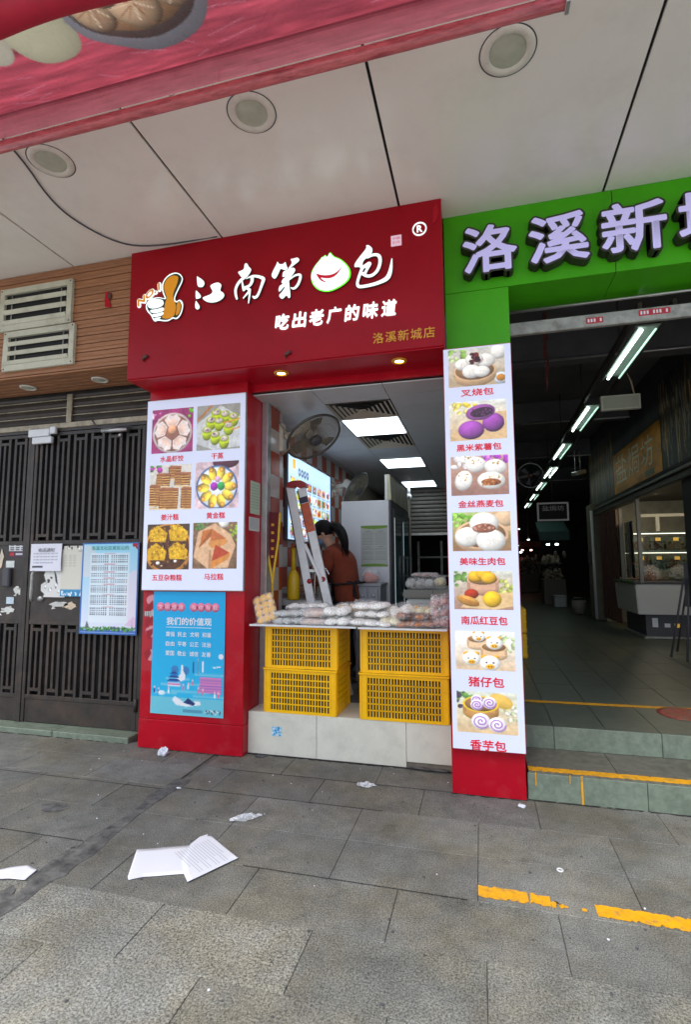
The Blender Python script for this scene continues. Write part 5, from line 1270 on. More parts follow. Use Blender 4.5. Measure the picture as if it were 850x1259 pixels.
def f_har_gow():
    p = Pic(56, 54, (150, 50, 104)); p.noise(.15, 8); p.specks(0, 0, .25, .25, 5, [(220, 130, 190), (240, 190, 220)], (.03, .07)); p.specks(.85, .02, 1, .2, 4, [(120, 190, 60)], (.02, .05))
    p.ell(.5, .55, .48, .46, (206, 190, 184), sh=.15); p.ell(.5, .55, .43, .41, (150, 100, 84), sh=.2)
    for k in range(5):
        a = -PI/2+k*2*PI/5; x, y = .5+.27*math.cos(a), .55+.26*math.sin(a); ca, sa = math.cos(a), math.sin(a)
        p.poly([(x-.11*ca-.10*sa, y-.11*sa+.10*ca), (x-.11*ca+.10*sa, y-.11*sa-.10*ca), (x+.05*ca+.20*sa, y+.05*sa-.20*ca), (x+.16*ca+.10*sa, y+.16*sa-.10*ca), (x+.13*ca, y+.13*sa), (x+.16*ca-.10*sa, y+.16*sa+.10*ca), (x+.05*ca-.20*sa, y+.05*sa+.20*ca)], (230, 214, 208)); p.ell(x-.02*ca, y-.02*sa, .12, .08, (240, 192, 164), a+PI/2, .2, .55)
        for j in (-1, 0, 1): p.line(x-.05*math.sin(a)*j*1.6, y+.05*math.cos(a)*j*1.6, x+.14*math.cos(a)-.05*math.sin(a)*j*2, y+.14*math.sin(a)+.05*math.cos(a)*j*2, .008, (250, 246, 244), .8)
    p.ell(.5, .48, .11, .11, (232, 170, 130), sh=.4); return p.noise(.06, 20)
def f_siu_mai():
    p = Pic(56, 54, (150, 148, 140)); p.poly([(0, .4), (.55, .02), (1, .3), (1, .95), (.4, 1), (0, .85)], (196, 198, 198))
    for k in range(9): p.line(.02+.11*k, .95, .14+.11*k, .35, .012, (160, 164, 166), .6)
    p.line(.02, .32, .34, .02, .05, (176, 120, 70))
    for x, y in ((.45, .17), (.65, .22), (.85, .28), (.33, .33), (.52, .36), (.74, .47), (.24, .55), (.43, .66), (.64, .76)):
        p.ell(x, y+.085, .112, .15, (186, 206, 22), sh=.45); p.poly([(x-.112, y), (x+.112, y), (x+.1, y+.11), (x-.1, y+.11)], (200, 218, 40), .8); p.ell(x, y, .112, .075, (160, 182, 26), sh=.2); p.ell(x, y, .082, .055, (206, 190, 180), sh=.2); p.specks(x-.05, y-.05, x+.05, y+.01, 5, [(130, 90, 110), (240, 230, 225)], (.01, .02))
    p.line(.62, .42, 1, .34, .03, (206, 146, 70)); p.line(.8, .58, 1, .53, .03, (206, 146, 70)); return p.noise(.07, 18)
def f_layer():
    p = Pic(56, 54, (206, 200, 190)); p.specks(0, 0, .28, .2, 8, [(190, 60, 170), (70, 140, 60)], (.03, .07))
    for x, y, w_, h in ((.45, .02, .3, .3), (.16, .17, .34, .3), (.6, .17, .38, .3), (.0, .42, .26, .5), (.24, .5, .46, .48), (.76, .5, .26, .48)):
        p.poly([(x, y+.04), (x+.05, y), (x+w_, y+.02), (x+w_-.02, y+h), (x-.01, y+h-.02)], (128, 74, 40))
        n = int(h/.055)
        for k in range(n): p.line(x+.01, y+.09+k*.055, x+w_-.03, y+.10+k*.055, .018, (222, 176, 96), .95)
        p.poly([(x, y+.05), (x+.05, y), (x+w_, y+.02), (x+w_-.03, y+.07)], (160, 96, 62))
    return p.noise(.08, 16)
def f_golden():
    p = Pic(56, 54, (206, 180, 186)); p.noise(.15, 7); p.ell(.7, .02, .3, .14, (90, 40, 60)); p.ell(.5, .55, .48, .47, (80, 110, 160), sh=.1); p.ell(.5, .55, .44, .43, (226, 230, 236), sh=.1)
    for k in range(10):
        a = -PI/2+.3+k*2*PI/10; x, y = .5+.31*math.cos(a), .55+.31*math.sin(a); p.ell(x, y, .145, .098, (240, 208, 74), a, .45); p.ell(x+.085*math.cos(a), y+.085*math.sin(a), .055, .058, (206, 140, 46), a, .3); p.ell(x+.085*math.cos(a), y+.085*math.sin(a), .03, .03, (236, 190, 90), a, .3)
    p.ell(.44, .53, .085, .09, (170, 40, 180), sh=.4); p.ell(.6, .53, .085, .09, (50, 160, 80), sh=.4); p.ell(.52, .38, .06, .07, (220, 170, 210), sh=.3); return p.noise(.06, 20)
def f_beans():
    p = Pic(56, 54, (70, 50, 34)); p.ell(.5, .55, .56, .56, (206, 140, 60), sh=.15); p.ell(.5, .53, .50, .50, (84, 48, 30), sh=.1)
    p.specks(.1, .25, .95, .95, 90, [(60, 30, 22), (110, 60, 40), (150, 100, 70), (40, 20, 16), (220, 190, 160)], (.012, .03))
    for x, y, r_ in ((.26, .22, .22), (.74, .2, .23), (.24, .62, .23), (.74, .6, .23)):
        p.poly([(x-r_, y-.06), (x-.02, y-r_*.9), (x+r_, y-.02), (x+r_*.8, y+r_*.8), (x-r_*.85, y+r_*.75)], (206, 158, 24)); p.specks(x-r_*.8, y-r_*.7, x+r_*.8, y+r_*.6, 30, [(236, 196, 60), (176, 124, 16), (226, 180, 40)], (.012, .035))
    p.ell(.27, .86, .05, .04, W_); p.ell(.68, .82, .04, .03, W_); return p.noise(.1, 16)
def f_mala():
    p = Pic(56, 54, (120, 92, 70)); p.noise(.2, 9); p.specks(0, 0, .5, .12, 14, [(90, 130, 70), (120, 160, 90)], (.02, .05)); p.specks(.85, .05, 1, .5, 14, [(150, 180, 60)], (.02, .05)); p.ell(.7, .0, .12, .12, W_)
    p.poly([(.12, .2), (.5, .02), (.85, .25), (.97, .5), (.8, .98), (.35, 1), (.02, .75)], (206, 166, 130)); p.poly([(.38, .6), (.36, 1), (.46, 1), (.42, .6)], (176, 130, 96))
    for q_, top_ in (([(.14, .55), (.24, .2), (.45, .14), (.42, .3)], (150, 84, 40)), ([(.36, .48), (.42, .3), (.45, .14), (.8, .42), (.7, .5), (.44, .56)], (200, 134, 70)), ([(.42, .92), (.5, .5), (.86, .68), (.8, .8), (.44, 1)], (200, 128, 60))): p.poly(q_, top_)
    p.poly([(.16, .5), (.22, .18), (.42, .14)], (186, 106, 50)); p.poly([(.4, .4), (.46, .15), (.76, .36)], (188, 104, 56)); p.poly([(.44, .84), (.52, .48), (.84, .66)], (172, 64, 40)); return p.noise(.08, 18)
def bg_(p, c0, c1): p.grad(c0, c1); p.noise(.08, 8); return p
def f_char_siu():
    p = bg_(Pic(70, 52), (206, 204, 196), (190, 164, 130)); p.specks(0, 0, .3, .3, 12, [(150, 190, 90), (200, 220, 150)], (.03, .07)); p.ell(.9, .15, .14, .2, W_); p.ell(.93, .85, .12, .16, (214, 220, 226)); p.ell(.93, .84, .08, .09, (196, 130, 40))
    steamer(p, .47, .6, .38, .28, hgt=.14); 
    for x, y, r_ in ((.27, .42, .15), (.67, .36, .17), (.47, .3, .16), (.42, .62, .17), (.6, .64, .14)): p.ell(x, y, r_, r_*1.05, W_, sh=.3); pleats(p, x, y-.02, r_*.8)
    p.specks(.4, .14, .58, .4, 22, [(84, 40, 40), (120, 50, 40), (60, 28, 30)], (.02, .045)); return p.noise(.05, 18)
def f_purple():
    p = bg_(Pic(70, 52), (226, 226, 214), (206, 170, 120)); p.specks(.1, .05, .5, .3, 16, [(236, 210, 60), (244, 226, 110)], (.03, .06)); p.poly([(0, .85), (.5, .35), (1, .3), (1, 1), (.2, 1)], (214, 178, 130))
    p.ell(.77, .58, .19, .24, (150, 70, 160), sh=.5); p.ell(.38, .74, .23, .24, (160, 76, 170), sh=.5); p.ell(.55, .3, .26, .2, (150, 80, 150), -.15, .3); p.ell(.57, .3, .20, .12, (56, 28, 50), -.15, .2); p.specks(.4, .22, .75, .38, 25, [(70, 34, 60), (100, 50, 90)], (.01, .03)); return p.noise(.05, 18)
def f_oat():
    p = bg_(Pic(70, 52), (190, 150, 130), (150, 110, 96)); p.specks(.6, 0, 1, .22, 18, [(176, 60, 190), (210, 120, 210)], (.03, .06)); p.specks(0, .05, .3, .3, 5, [(230, 220, 216)], (.05, .09))
    for x, y, rx, ry, a in ((.3, .08, .16, .12, 0), (.44, .22, .18, .2, 0), (.78, .3, .19, .19, .1), (.22, .62, .15, .26, .3), (.7, .64, .24, .22, .05)):
        p.ell(x, y, rx, ry, W_, a, .28); p.specks(x-rx*.6, y-ry*.7, x+rx*.6, y, 12, [(196, 150, 70), (170, 120, 60)], (.008, .016))
    p.ell(.7, .68, .17, .09, (150, 84, 40), .05, .2); p.specks(.56, .62, .84, .76, 16, [(190, 120, 60), (110, 56, 30)], (.012, .03)); return p.noise(.05, 18)
def f_meat():
    p = bg_(Pic(70, 52), (176, 190, 120), (150, 110, 80)); p.rect(.6, 0, 1, .5, (206, 170, 130)); p.ell(.9, .18, .2, .2, (214, 180, 142)); p.specks(0, .05, .35, .35, 22, [(110, 170, 50), (160, 210, 90)], (.03, .07))
    steamer(p, .5, .58, .46, .38, wall=(206, 166, 128), hgt=.1)
    for x, y, rx in ((.55, .3, .25), (.26, .64, .22), (.66, .74, .25)): p.ell(x, y, rx, rx*1.15, W_, sh=.32); pleats(p, x, y-.03, rx*.8, n=9)
    p.ell(.55, .42, .2, .12, (150, 92, 70), sh=.2); p.specks(.38, .34, .74, .48, 26, [(176, 116, 96), (120, 70, 50), (200, 150, 130)], (.012, .03)); return p.noise(.05, 18)
def f_pumpkin():
    p = bg_(Pic(70, 52), (206, 206, 190), (170, 130, 110)); p.specks(0, 0, .25, .4, 14, [(110, 150, 70)], (.03, .06)); p.specks(.75, .25, 1, .6, 16, [(170, 180, 80), (206, 206, 120)], (.02, .05)); p.poly([(.1, .95), (.4, .6), (1, .55), (1, .9), (.7, 1)], (214, 180, 130))
    steamer(p, .5, .22, .27, .16, wall=(206, 160, 130), hgt=.26)
    for x, y in ((.38, .14), (.52, .07), (.6, .18)): p.ell(x, y, .13, .15, (236, 178, 40), sh=.4)
    p.ell(.3, .6, .12, .13, (170, 50, 24), sh=.4); p.ell(.24, .78, .2, .12, (206, 150, 70), .35, .4)
    for k in range(4): p.line(.1, .68+.03*k, .42, .86+.02*k, .008, (150, 90, 40), .8)
    p.ell(.65, .73, .155, .21, (240, 190, 40), sh=.4); return p.noise(.05, 18)
def f_piglet():
    p = bg_(Pic(70, 52), (236, 238, 236), (214, 186, 150)); p.specks(.8, .1, 1, .5, 12, [(190, 206, 150), (214, 226, 190)], (.03, .06))
    steamer(p, .37, .2, .17, .1, wall=(226, 190, 150), hgt=.18); steamer(p, .65, .4, .22, .13, wall=(222, 184, 142), hgt=.22)
    def pig(x, y, r_):
        p.ell(x-r_*.6, y-r_*.95, r_*.3, r_*.3, (236, 170, 40)); p.ell(x+r_*.6, y-r_*.95, r_*.3, r_*.3, (236, 170, 40)); p.ell(x, y, r_, r_*1.15, (246, 242, 234), sh=.25)
        p.ell(x, y+r_*.5, r_*.42, r_*.38, (240, 176, 40), sh=.2); p.ell(x-r_*.14, y+r_*.5, r_*.08, r_*.12, (120, 60, 20), sh=0); p.ell(x+r_*.14, y+r_*.5, r_*.08, r_*.12, (120, 60, 20), sh=0)
        p.ell(x-r_*.35, y-r_*.1, r_*.1, r_*.12, (30, 24, 24), sh=0); p.ell(x+r_*.35, y-r_*.1, r_*.1, r_*.12, (30, 24, 24), sh=0)
    pig(.4, .14, .11); pig(.66, .3, .14); pig(.27, .72, .15); pig(.58, .82, .17); return p.noise(.04, 18)
def f_taro():
    p = bg_(Pic(70, 52), (206, 210, 190), (214, 184, 140)); p.specks(0, .05, .3, .4, 16, [(110, 160, 80), (80, 70, 90)], (.03, .07)); p.specks(.75, .3, 1, .7, 16, [(190, 196, 150), (226, 226, 214)], (.02, .05))
    p.ell(.74, .2, .2, .16, (222, 180, 110), .4, .2); p.ell(.74, .22, .2, .16, (232, 190, 60), .4, .1, .4); steamer(p, .4, .3, .3, .2, wall=(196, 146, 88), hgt=.2); p.ring(.4, .3, .3, .2, (232, 196, 50), .12)
    def swirl(x, y, r_):
        p.ell(x, y, r_, r_*1.25, (240, 234, 236), sh=.25); pr = None
        for k in range(26):
            a = k*.5; q_ = r_*.93*(1-k/28); c_ = (x+q_*math.cos(a), y+q_*1.2*math.sin(a))
            if pr and k % 1 == 0: p.line(*pr, *c_, .022, (150, 96, 176), .85)
            pr = c_
    for x, y, r_ in ((.34, .2, .1), (.55, .26, .12), (.34, .32, .11), (.4, .72, .16), (.67, .78, .15)): swirl(x, y, r_)
    return p.noise(.04, 18)

mb1 = thing('menu_board', (-2.33, 3.88, 1.29), 'white lit menu board with six dumpling and cake photos on the wide red pillar', 'menu board')
obj('light_panel', MB().box(-2.790, -1.856, 3.850, 3.884, 1.294, 2.930), M_board, mb1, bev=.003)
obj('frame_edge', MB().box(-2.793, -1.853, 3.8545, 3.883, 1.290, 2.934), M_alu, mb1)
L6 = [(f_har_gow, -2.738, -2.338, 2.460, 2.846, '水晶虾饺', -2.648, -2.421, 2.380, 2.434), (f_siu_mai, -2.301, -1.900, 2.461, 2.847, '干蒸', -2.159, -2.047, 2.380, 2.434),
      (f_layer, -2.743, -2.338, 1.967, 2.355, '姜汁糕', -2.622, -2.452, 1.878, 1.932), (f_golden, -2.303, -1.905, 1.967, 2.360, '黄金糕', -2.192, -2.022, 1.881, 1.935),
      (f_beans, -2.748, -2.346, 1.465, 1.846, '五豆杂粮糕', -2.690, -2.406, 1.370, 1.424), (f_mala, -2.312, -1.911, 1.470, 1.850, '马拉糕', -2.201, -2.026, 1.378, 1.432)]
for f, a, b, c_, d_, tx, t0, t1, t2, t3 in L6:
    picture('food_photo', f(), a, b, c_, d_, 3.8485, M_print_lit, mb1)
    letters('caption', tx, t0, t1, t2, t3, 3.8482, M_caption, mb1, bold=.022)
mb2 = thing('light_board', (.02, 3.6, .3), 'tall narrow white lit board with seven bun photos beside the passage entrance', 'menu board')
obj('light_panel', MB().box(-.208, .2435, 3.572, 3.625, .305, 3.000), M_board, mb2, bev=.003)
obj('frame_edge', MB().box(-.211, .2465, 3.578, 3.628, .301, 3.004), M_red, mb2)
R7 = [(f_char_siu, 2.720, 2.990, '叉烧包', .110, 2.648, 2.700), (f_purple, 2.340, 2.612, '黑米紫薯包', .148, 2.264, 2.314), (f_oat, 1.961, 2.229, '金丝燕麦包', .148, 1.876, 1.926), (f_meat, 1.585, 1.846, '美味生肉包', .148, 1.490, 1.542),
      (f_pumpkin, 1.200, 1.452, '南瓜红豆包', .148, 1.100, 1.157), (f_piglet, .811, 1.058, '猪仔包', .113, .703, .768), (f_taro, .414, .672, '香芋包', .113, .306, .372)]
for f, c_, d_, tx, hw, t2, t3 in R7:
    picture('food_photo', f(), -.176, .201, c_, d_, 3.5705, M_print_lit, mb2)
    letters('caption', tx, .014-hw, .014+hw, t2, t3, 3.5702, M_caption, mb2, bold=.026)

# =================================================================== POSTERS
po = thing('blue_poster', (-2.35, 3.884, .28), 'bright blue public values poster with white lettering on the wide red pillar', 'poster')
p_ = Pic(84, 122, (30, 160, 214), 2); p_.grad((6, 168, 226), (40, 186, 230)); p_.rect(0, .86, 1, 1, (110, 200, 218))
lb_ = (120, 204, 228)
for x, y, w_ in ((.22, .70, .3), (.62, .66, .36), (.55, .74, .4), (.15, .75, .25), (.3, .8, .5), (.05, .82, .3), (.6, .83, .4)): p_.rect(x, y, x+w_, y+.022, lb_, .8); p_.ell(x, y+.011, .02, .011, lb_, sh=0, a=.8); p_.ell(x+w_, y+.011, .02, .011, lb_, sh=0, a=.8)
p_.ell(.33, .64, .05, .035, (60, 130, 190), sh=0); p_.ell(.48, .645, .05, .035, (60, 130, 190), sh=0); p_.line(.33, .64, .33, .70, .008, (40, 90, 150)); p_.line(.48, .64, .48, .70, .008, (40, 90, 150))
p_.rect(.575, .57, .595, .66, (40, 70, 140)); p_.poly([(.64, .66), (.645, .54), (.655, .54), (.665, .66)], (150, 200, 220)); p_.poly([(.70, .65), (.705, .56), (.725, .56), (.725, .65)], (230, 236, 240)); p_.rect(.635, .56, .66, .67, (90, 160, 200))
p_.poly([(.42, .60), (.44, .595), (.45, .65), (.48, .68), (.47, .72), (.38, .74), (.36, .71), (.41, .67)], (238, 240, 242))
p_.poly([(.68, .69), (.97, .69), (.97, .82), (.68, .81)], (214, 130, 186))
for k in range(5): p_.rect(.68, .71+.022*k, .97, .717+.022*k, (130, 100, 190), .7)
for k in range(3): p_.poly([(.22+.02*k, .735-.03*k), (.42-.02*k, .735-.03*k), (.38-.02*k, .715-.03*k), (.26+.02*k, .715-.03*k)], (30, 70, 150))
p_.rect(.23, .74, .41, .775, (226, 226, 236)); p_.rect(.23, .752, .41, .762, (210, 120, 180))
for x, y in ((.05, .80), (.11, .81), (.45, .77), (.52, .76), (.58, .73), (.25, .80), (.88, .82), (.93, .82), (.72, .80), (.66, .79)): p_.ell(x, y-.012, .012, .01, (240, 200, 210), sh=0); p_.rect(x-.012, y, x+.012, y+.03, [(230, 120, 150), (240, 240, 245), (40, 80, 160)][int(x*100) % 3])
p_.poly([(.3, .88), (.34, .85), (.45, .89), (.68, .88), (.7, .91), (.5, .93), (.36, .92)], (240, 242, 244)); p_.poly([(.46, .90), (.52, .86), (.62, .90), (.6, .92)], (24, 50, 110)); p_.ell(.15, .83, .05, .02, (226, 240, 244), sh=0)
p_.poly([(.83, .60), (.86, .605), (.96, .595), (.95, .605), (.86, .615)], (240, 244, 248)); p_.rect(.45, .955, .72, .962, (60, 110, 140)); p_.rect(.45, .97, .72, .976, (60, 110, 140)); p_.specks(.76, .945, .96, .975, 30, [(70, 90, 100), (230, 240, 240)], (.006, .012), 0)
picture('poster_sheet', p_, -2.690, -2.022, .283, 1.280, 3.883, M_print, po)
M_pink = mat('poster_pink', lin((240, 130, 160)), rough=.5); M_pw = mat('poster_white', (.85, .87, .88), rough=.5)
for i, ch in enumerate('文明健康有你有我'):
    cx = -2.622+.064*i+(.050 if i > 3 else 0); cx = -2.622+.0655*i+(.052 if i > 3 else 0)
    d__ = obj('pink_disc', MB().lathe([(.0005, -.0008), (.037, -.0008), (.037, 0)], (cx, 3.8828, 1.152), 'y', 24), M_pink, po)
    letters('disc_lettering', ch, cx-.020, cx+.020, 1.132, 1.172, 3.8815, mat('disc_letter', lin((250, 200, 214))), d__, bold=.01)
letters('poster_heading', '我们的价值观', -2.560, -2.142, 1.004, 1.068, 3.882, M_pw, po, bold=.02)
obj('heading_rule', MB().box(-2.562, -2.142, 3.8822, 3.8828, .984, .988), M_pw, po)
for ws, z in (('富强 民主 文明 和谐', .930), ('自由 平等 公正 法治', .852), ('爱国 敬业 诚信 友善', .775)):
    for i, w2 in enumerate(ws.split()):
        a = -2.562+.112*i; letters('poster_words', w2, a, a+.082, z-.020, z+.020, 3.882, M_pw, po, bold=.015)
obj('round_stain', MB().lathe([(.0005, -.0008), (.022, -.0008)], (-2.052, 3.8828, .762), 'y', 18), M_paper, po)
# remnants of old red lettering beside the poster
rl = thing('old_lettering', (-2.74, 3.884, 1.05), 'remains of old red lettering with whitish halo at the left edge of the blue poster', 'lettering')
p_ = Pic(20, 70, (178, 22, 40)); rs = p_.rs
for y in (.1, .28, .5, .8): p_.ell(.85, y, .55, .07, (232, 196, 200), sh=0, a=.7)
for q_ in ([(.2, .2), (.9, .1), (1, .2), (.3, .3)], [(.4, .15), (.7, .15), (.6, .45), (.35, .45)], [(.2, .36), (1, .3), (1, .38), (.2, .44)], [(.3, .5), (1, .46), (1, .52), (.6, .62)], [(.2, .78), (.7, .70), (.9, .78), (.5, .88)]): p_.poly(q_, (150, 14, 30))
p_.rect(.1, .24, 1, .31, (200, 200, 196)); 
for k in range(5): p_.line(.15+.17*k, .25, .15+.17*k, .30, .05, (30, 30, 34))
picture('vinyl_sheet', p_, -2.795, -2.692, .62, 1.27, 3.8895, M_print, rl)

cal = thing('notice_poster', (-3.28, 4.06, .89), 'large blue edged community notice poster with columns of small print on the gate', 'poster')
p_ = Pic(76, 104, (214, 232, 240)); p_.grad((150, 214, 238), (226, 226, 240)); p_.ell(.08, .2, .2, .18, (240, 220, 214), sh=0, a=.5); p_.ell(.95, .6, .2, .3, (240, 220, 232), sh=0, a=.6); p_.rect(.15, .11, .85, .88, (228, 238, 242), .75)
y = .13
for blk in (4, 3, 2, 2, 4, 5, 4):
    p_.rect(.4, y-.012, .6, y-.004, (206, 90, 100), .8)
    for r_ in range(blk):
        for c_ in range(17):
            if c_ == 8: continue
            x = .18+c_*.0385; p_.rect(x, y+.006, x+.022, y+.017, (64, 74, 90), .85)
        y += .0225
    y += .022
p_.rect(0, .955, 1, .98, (70, 110, 190)); p_.specks(0, .93, 1, .965, 90, [(60, 140, 70), (100, 170, 80), (50, 110, 60)], (.01, .025)); p_.poly([(.1, .94), (.13, .86), (.16, .9), (.17, .94)], (90, 110, 110)); p_.poly([(.92, .94), (.93, .84), (.94, .94)], (90, 110, 120)); p_.specks(.9, .0, 1, .08, 8, [(190, 30, 40)], (.012, .03)); p_.poly([(.55, .94), (.62, .915), (.7, .94)], (80, 90, 120)); p_.poly([(.8, .9), (.95, .8), (1, .85), (1, .93)], (226, 180, 214), .6)
for e in ((0, 0, 1, .012), (0, .985, 1, 1), (0, 0, .018, 1), (.985, 0, 1, 1)): p_.rect(*e, (30, 90, 180))
obj('backing_sheet', MB().box(-3.582, -2.974, 4.052, 4.060, .882, 1.708), mat('poster_back', (.1, .25, .5)), cal)
picture('poster_sheet', p_, -3.578, -2.978, .886, 1.705, 4.0505, M_print, cal)
letters('poster_heading', '洛溪北社区居民公约', -3.48, -3.08, 1.640, 1.678, 4.050, mat('heading_green', lin((60, 150, 110))), cal, bold=.01)
def wrink(a, ph=0): return lambda U, V: a*np.sin(U*5+ph)*np.sin(V*4+ph)
def gate_sheet(name, lb, a, b, c_, d_, pic, y=4.060, group='paper notices on the gate'):
    t = thing(name, ((a+b)/2, y, c_), lb, 'paper notice', group)
    picture('sheet', pic, a, b, c_, d_, y, M_print, t, bend=wrink(.003, a*9)); return t
p_ = Pic(46, 36, (226, 226, 236))
for k, y in enumerate((.34, .45, .56, .67)): 
    for j in range(16): p_.rect(.1+.05*j, y, .135+.05*j, y+.05, (160, 162, 176), .8) if not (k == 3 and j > 12) else None
p_.rect(.06, .80, .40, .87, (70, 72, 84)); 
t = gate_sheet('paper_notice', 'clean white repair notice with a handwritten style heading, topmost on the gate plate', -4.170, -3.815, 1.450, 1.708, p_, 4.052)
letters('notice_heading', '电话通知', -4.08, -3.89, 1.63, 1.668, 4.045, M_ink, t, bold=.0, shear=.2)
p_ = Pic(40, 56, (214, 210, 196)); p_.specks(0, 0, 1, .08, 14, [(60, 58, 54), (230, 228, 220)], (.03, .08)); p_.rect(0, .87, 1, 1, (50, 140, 190)); p_.specks(.05, .9, .95, .98, 20, [(230, 236, 240)], (.02, .04), 0)
for c_ in (.1, .32, .5):
    for k in range(9): p_.rect(c_, .18+.028*k, c_+.14, .19+.028*k, (170, 168, 160), .7)
gate_sheet('paper_notice', 'yellowed notice with a blue lower band beside the blue edged poster', -3.830, -3.575, 1.215, 1.685, p_, 4.072)
p_ = Pic(40, 40, (218, 218, 214)); p_.specks(.1, .1, .9, .9, 16, [(60, 52, 50), (230, 230, 228), (200, 200, 196)], (.02, .07)); p_.poly([(.5, .1), (.62, .3), (.7, .6), (.6, .5)], (50, 46, 44)); p_.poly([(0, 0), (.25, .0), (.12, .3), (.2, .5), (0, .6)], (50, 46, 44)); p_.poly([(0, .8), (.15, .9), (.1, 1), (0, 1)], (50, 46, 44))
gate_sheet('torn_paper', 'torn white paper remains under the clean white notice on the gate', -4.06, -3.78, 1.205, 1.50, p_, 4.078)
p_ = Pic(30, 20, (206, 208, 208))
for k in range(3):
    for j in range(3): p_.rect(.08+.32*j, .08+.16*k, .30+.32*j, .16+.16*k, (50, 50, 56))
p_.rect(0, .55, 1, 1, (70, 40, 60)); p_.rect(.05, .65, .3, .9, (180, 40, 50)); p_.rect(.4, .7, .9, .85, (190, 190, 200))
gate_sheet('sticker_label', 'small black and white sticker labels at the top of the left gate leaf plate', -4.475, -4.27, 1.585, 1.715, p_, 4.090, None)
for lb, a, b, c_, d_, sd, col_ in (('pale beige torn paper corner at the photo\'s left edge on the gate', -4.62, -4.52, 1.44, 1.68, 1, (210, 196, 176)), ('small blank white label above the black lock case', -4.50, -4.40, 1.485, 1.55, 2, (214, 218, 214)),
        ('small bluish code label below the black lock case', -4.47, -4.38, 1.135, 1.20, 3, (190, 206, 216)), ('long torn beige paper scrap below the handle on the right leaf', -3.83, -3.63, 1.09, 1.17, 4, (206, 186, 160)),
        ('white scraped sticker patch on the right leaf below the handle', -3.99, -3.73, 1.10, 1.17, 5, (196, 196, 190)), ('white scraped scraps on the left leaf beside the meeting post', -4.40, -4.29, 1.22, 1.31, 6, (206, 206, 200)),
        ('ragged white paper strip low on the left leaf plate', -4.56, -4.34, 1.03, 1.12, 7, (210, 210, 204))):
    q = random.Random(sd); cx, cz = (a+b)/2, (c_+d_)/2
    t = thing('paper_scrap', (cx, 4.09, cz), lb, 'paper scrap', 'torn scraps on the gate')
    m_ = mat('scrap_%s' % ['beige', 'white', 'bluish', 'tan', 'grey', 'pale', 'cream'][sd-1], lin(col_), rough=.8, var=.15, vscale=40)
    if sd in (2, 3): obj('scrap', MB().box(a, b, 4.089, 4.091, c_, d_), m_, t)
    else:
        n = 14; pts = [(cx+(b-a)/2*math.cos(2*PI*k/n)*q.uniform(.55, 1.05), cz+(d_-c_)/2*math.sin(2*PI*k/n)*q.uniform(.4, 1.1)) for k in range(n)]
        obj('scrap', MB().prism(pts, 4.0885, 4.0905), m_, t)
        if sd > 4:
            for k in range(4):
                x, z = q.uniform(a, b), q.uniform(c_-.03, d_); obj('scrap_bit', MB().prism([(x, z), (x+q.uniform(.01, .05), z+q.uniform(-.01, .01)), (x+q.uniform(.0, .04), z+q.uniform(.01, .03))], 4.0885, 4.0905), m_, t)
rs_ = thing('red_scrap', (-3.03, 3.62, 3.78), 'small torn red piece nailed on the timber cladding', 'scrap')
obj('scrap', MB().prism([(-3.085, 3.73), (-3.025, 3.715), (-3.045, 3.80), (-3.055, 3.86), (-3.085, 3.865), (-3.09, 3.80)], 3.618, 3.6235), M_red, rs_)
obj('nail_block', MB().box(-3.06, -3.025, 3.615, 3.627, 3.80, 3.845), M_rustb, rs_)

# cable along the ceiling
cb = thing('loose_cable', (-2.6, 3.2, 4.15), 'thin black cable sagging along the canopy ceiling to the red sign', 'cable')
obj('cable', MB().tube(chaikin([(-2.80, 2.2, 4.158), (-2.83, 2.5, 4.157), (-2.96, 2.85, 4.157), (-2.97, 3.1, 4.157), (-2.87, 3.38, 4.157), (-2.72, 3.52, 4.157), (-2.4, 3.56, 4.15), (-2.1, 3.585, 4.17), (-2.0, 3.58, 4.162)], False, 2), .006, 6), M_ink, cb)

# =================================================================== AWNING
def fabric_mat():
    m = bpy.data.materials.new('awning_cloth'); m.use_nodes = True; n, l = m.node_tree.nodes, m.node_tree.links
    b = n['Principled BSDF']; a = n.new('ShaderNodeAttribute'); a.attribute_name = 'Col'
    l.new(a.outputs[0], b.inputs['Base Color']); b.inputs['Roughness'].default_value = .42
    tl = n.new('ShaderNodeBsdfTranslucent'); l.new(a.outputs[0], tl.inputs[0])
    mx = n.new('ShaderNodeMixShader'); mx.inputs[0].default_value = .22; l.new(b.outputs[0], mx.inputs[1]); l.new(tl.outputs[0], mx.inputs[2])
    l.new(mx.outputs[0], n['Material Output'].inputs[0])
    geo = n.new('ShaderNodeNewGeometry'); t = n.new('ShaderNodeTexNoise'); t.inputs['Scale'].default_value = 9; t.inputs['Detail'].default_value = 5; t.inputs['Distortion'].default_value = .8
    l.new(geo.outputs['Position'], t.inputs['Vector']); bp = n.new('ShaderNodeBump'); bp.inputs['Strength'].default_value = .7; bp.inputs['Distance'].default_value = .04
    l.new(t.outputs[0], bp.inputs['Height']); l.new(bp.outputs[0], b.inputs['Normal']); return m
M_cloth = fabric_mat(); MATS['awning_cloth'] = M_cloth
aw = thing('awning', (-1.2, 2.0, 3.7), 'faded red printed awning cloth on a red pipe, with dumpling pictures, under the canopy edge', 'awning')
XL, XR = -3.6, .40
def awn_pic(w_, h):
    p = Pic(w_, h, (186, 80, 96), 2); p.noise(.18, 14)
    for k in range(46): x_, y_ = p.rs.uniform(0, 1), p.rs.uniform(.35, .95); p.line(x_, y_, x_+p.rs.uniform(.01, .05), y_+p.rs.uniform(-.12, .12), .002, (214, 150, 170), .5)
    U = lambda x: (x-XL)/(XR-XL)
    # v 0 = the roll side, v 1 = the pipe side
    return p, U
p_, U = awn_pic(420, 70)
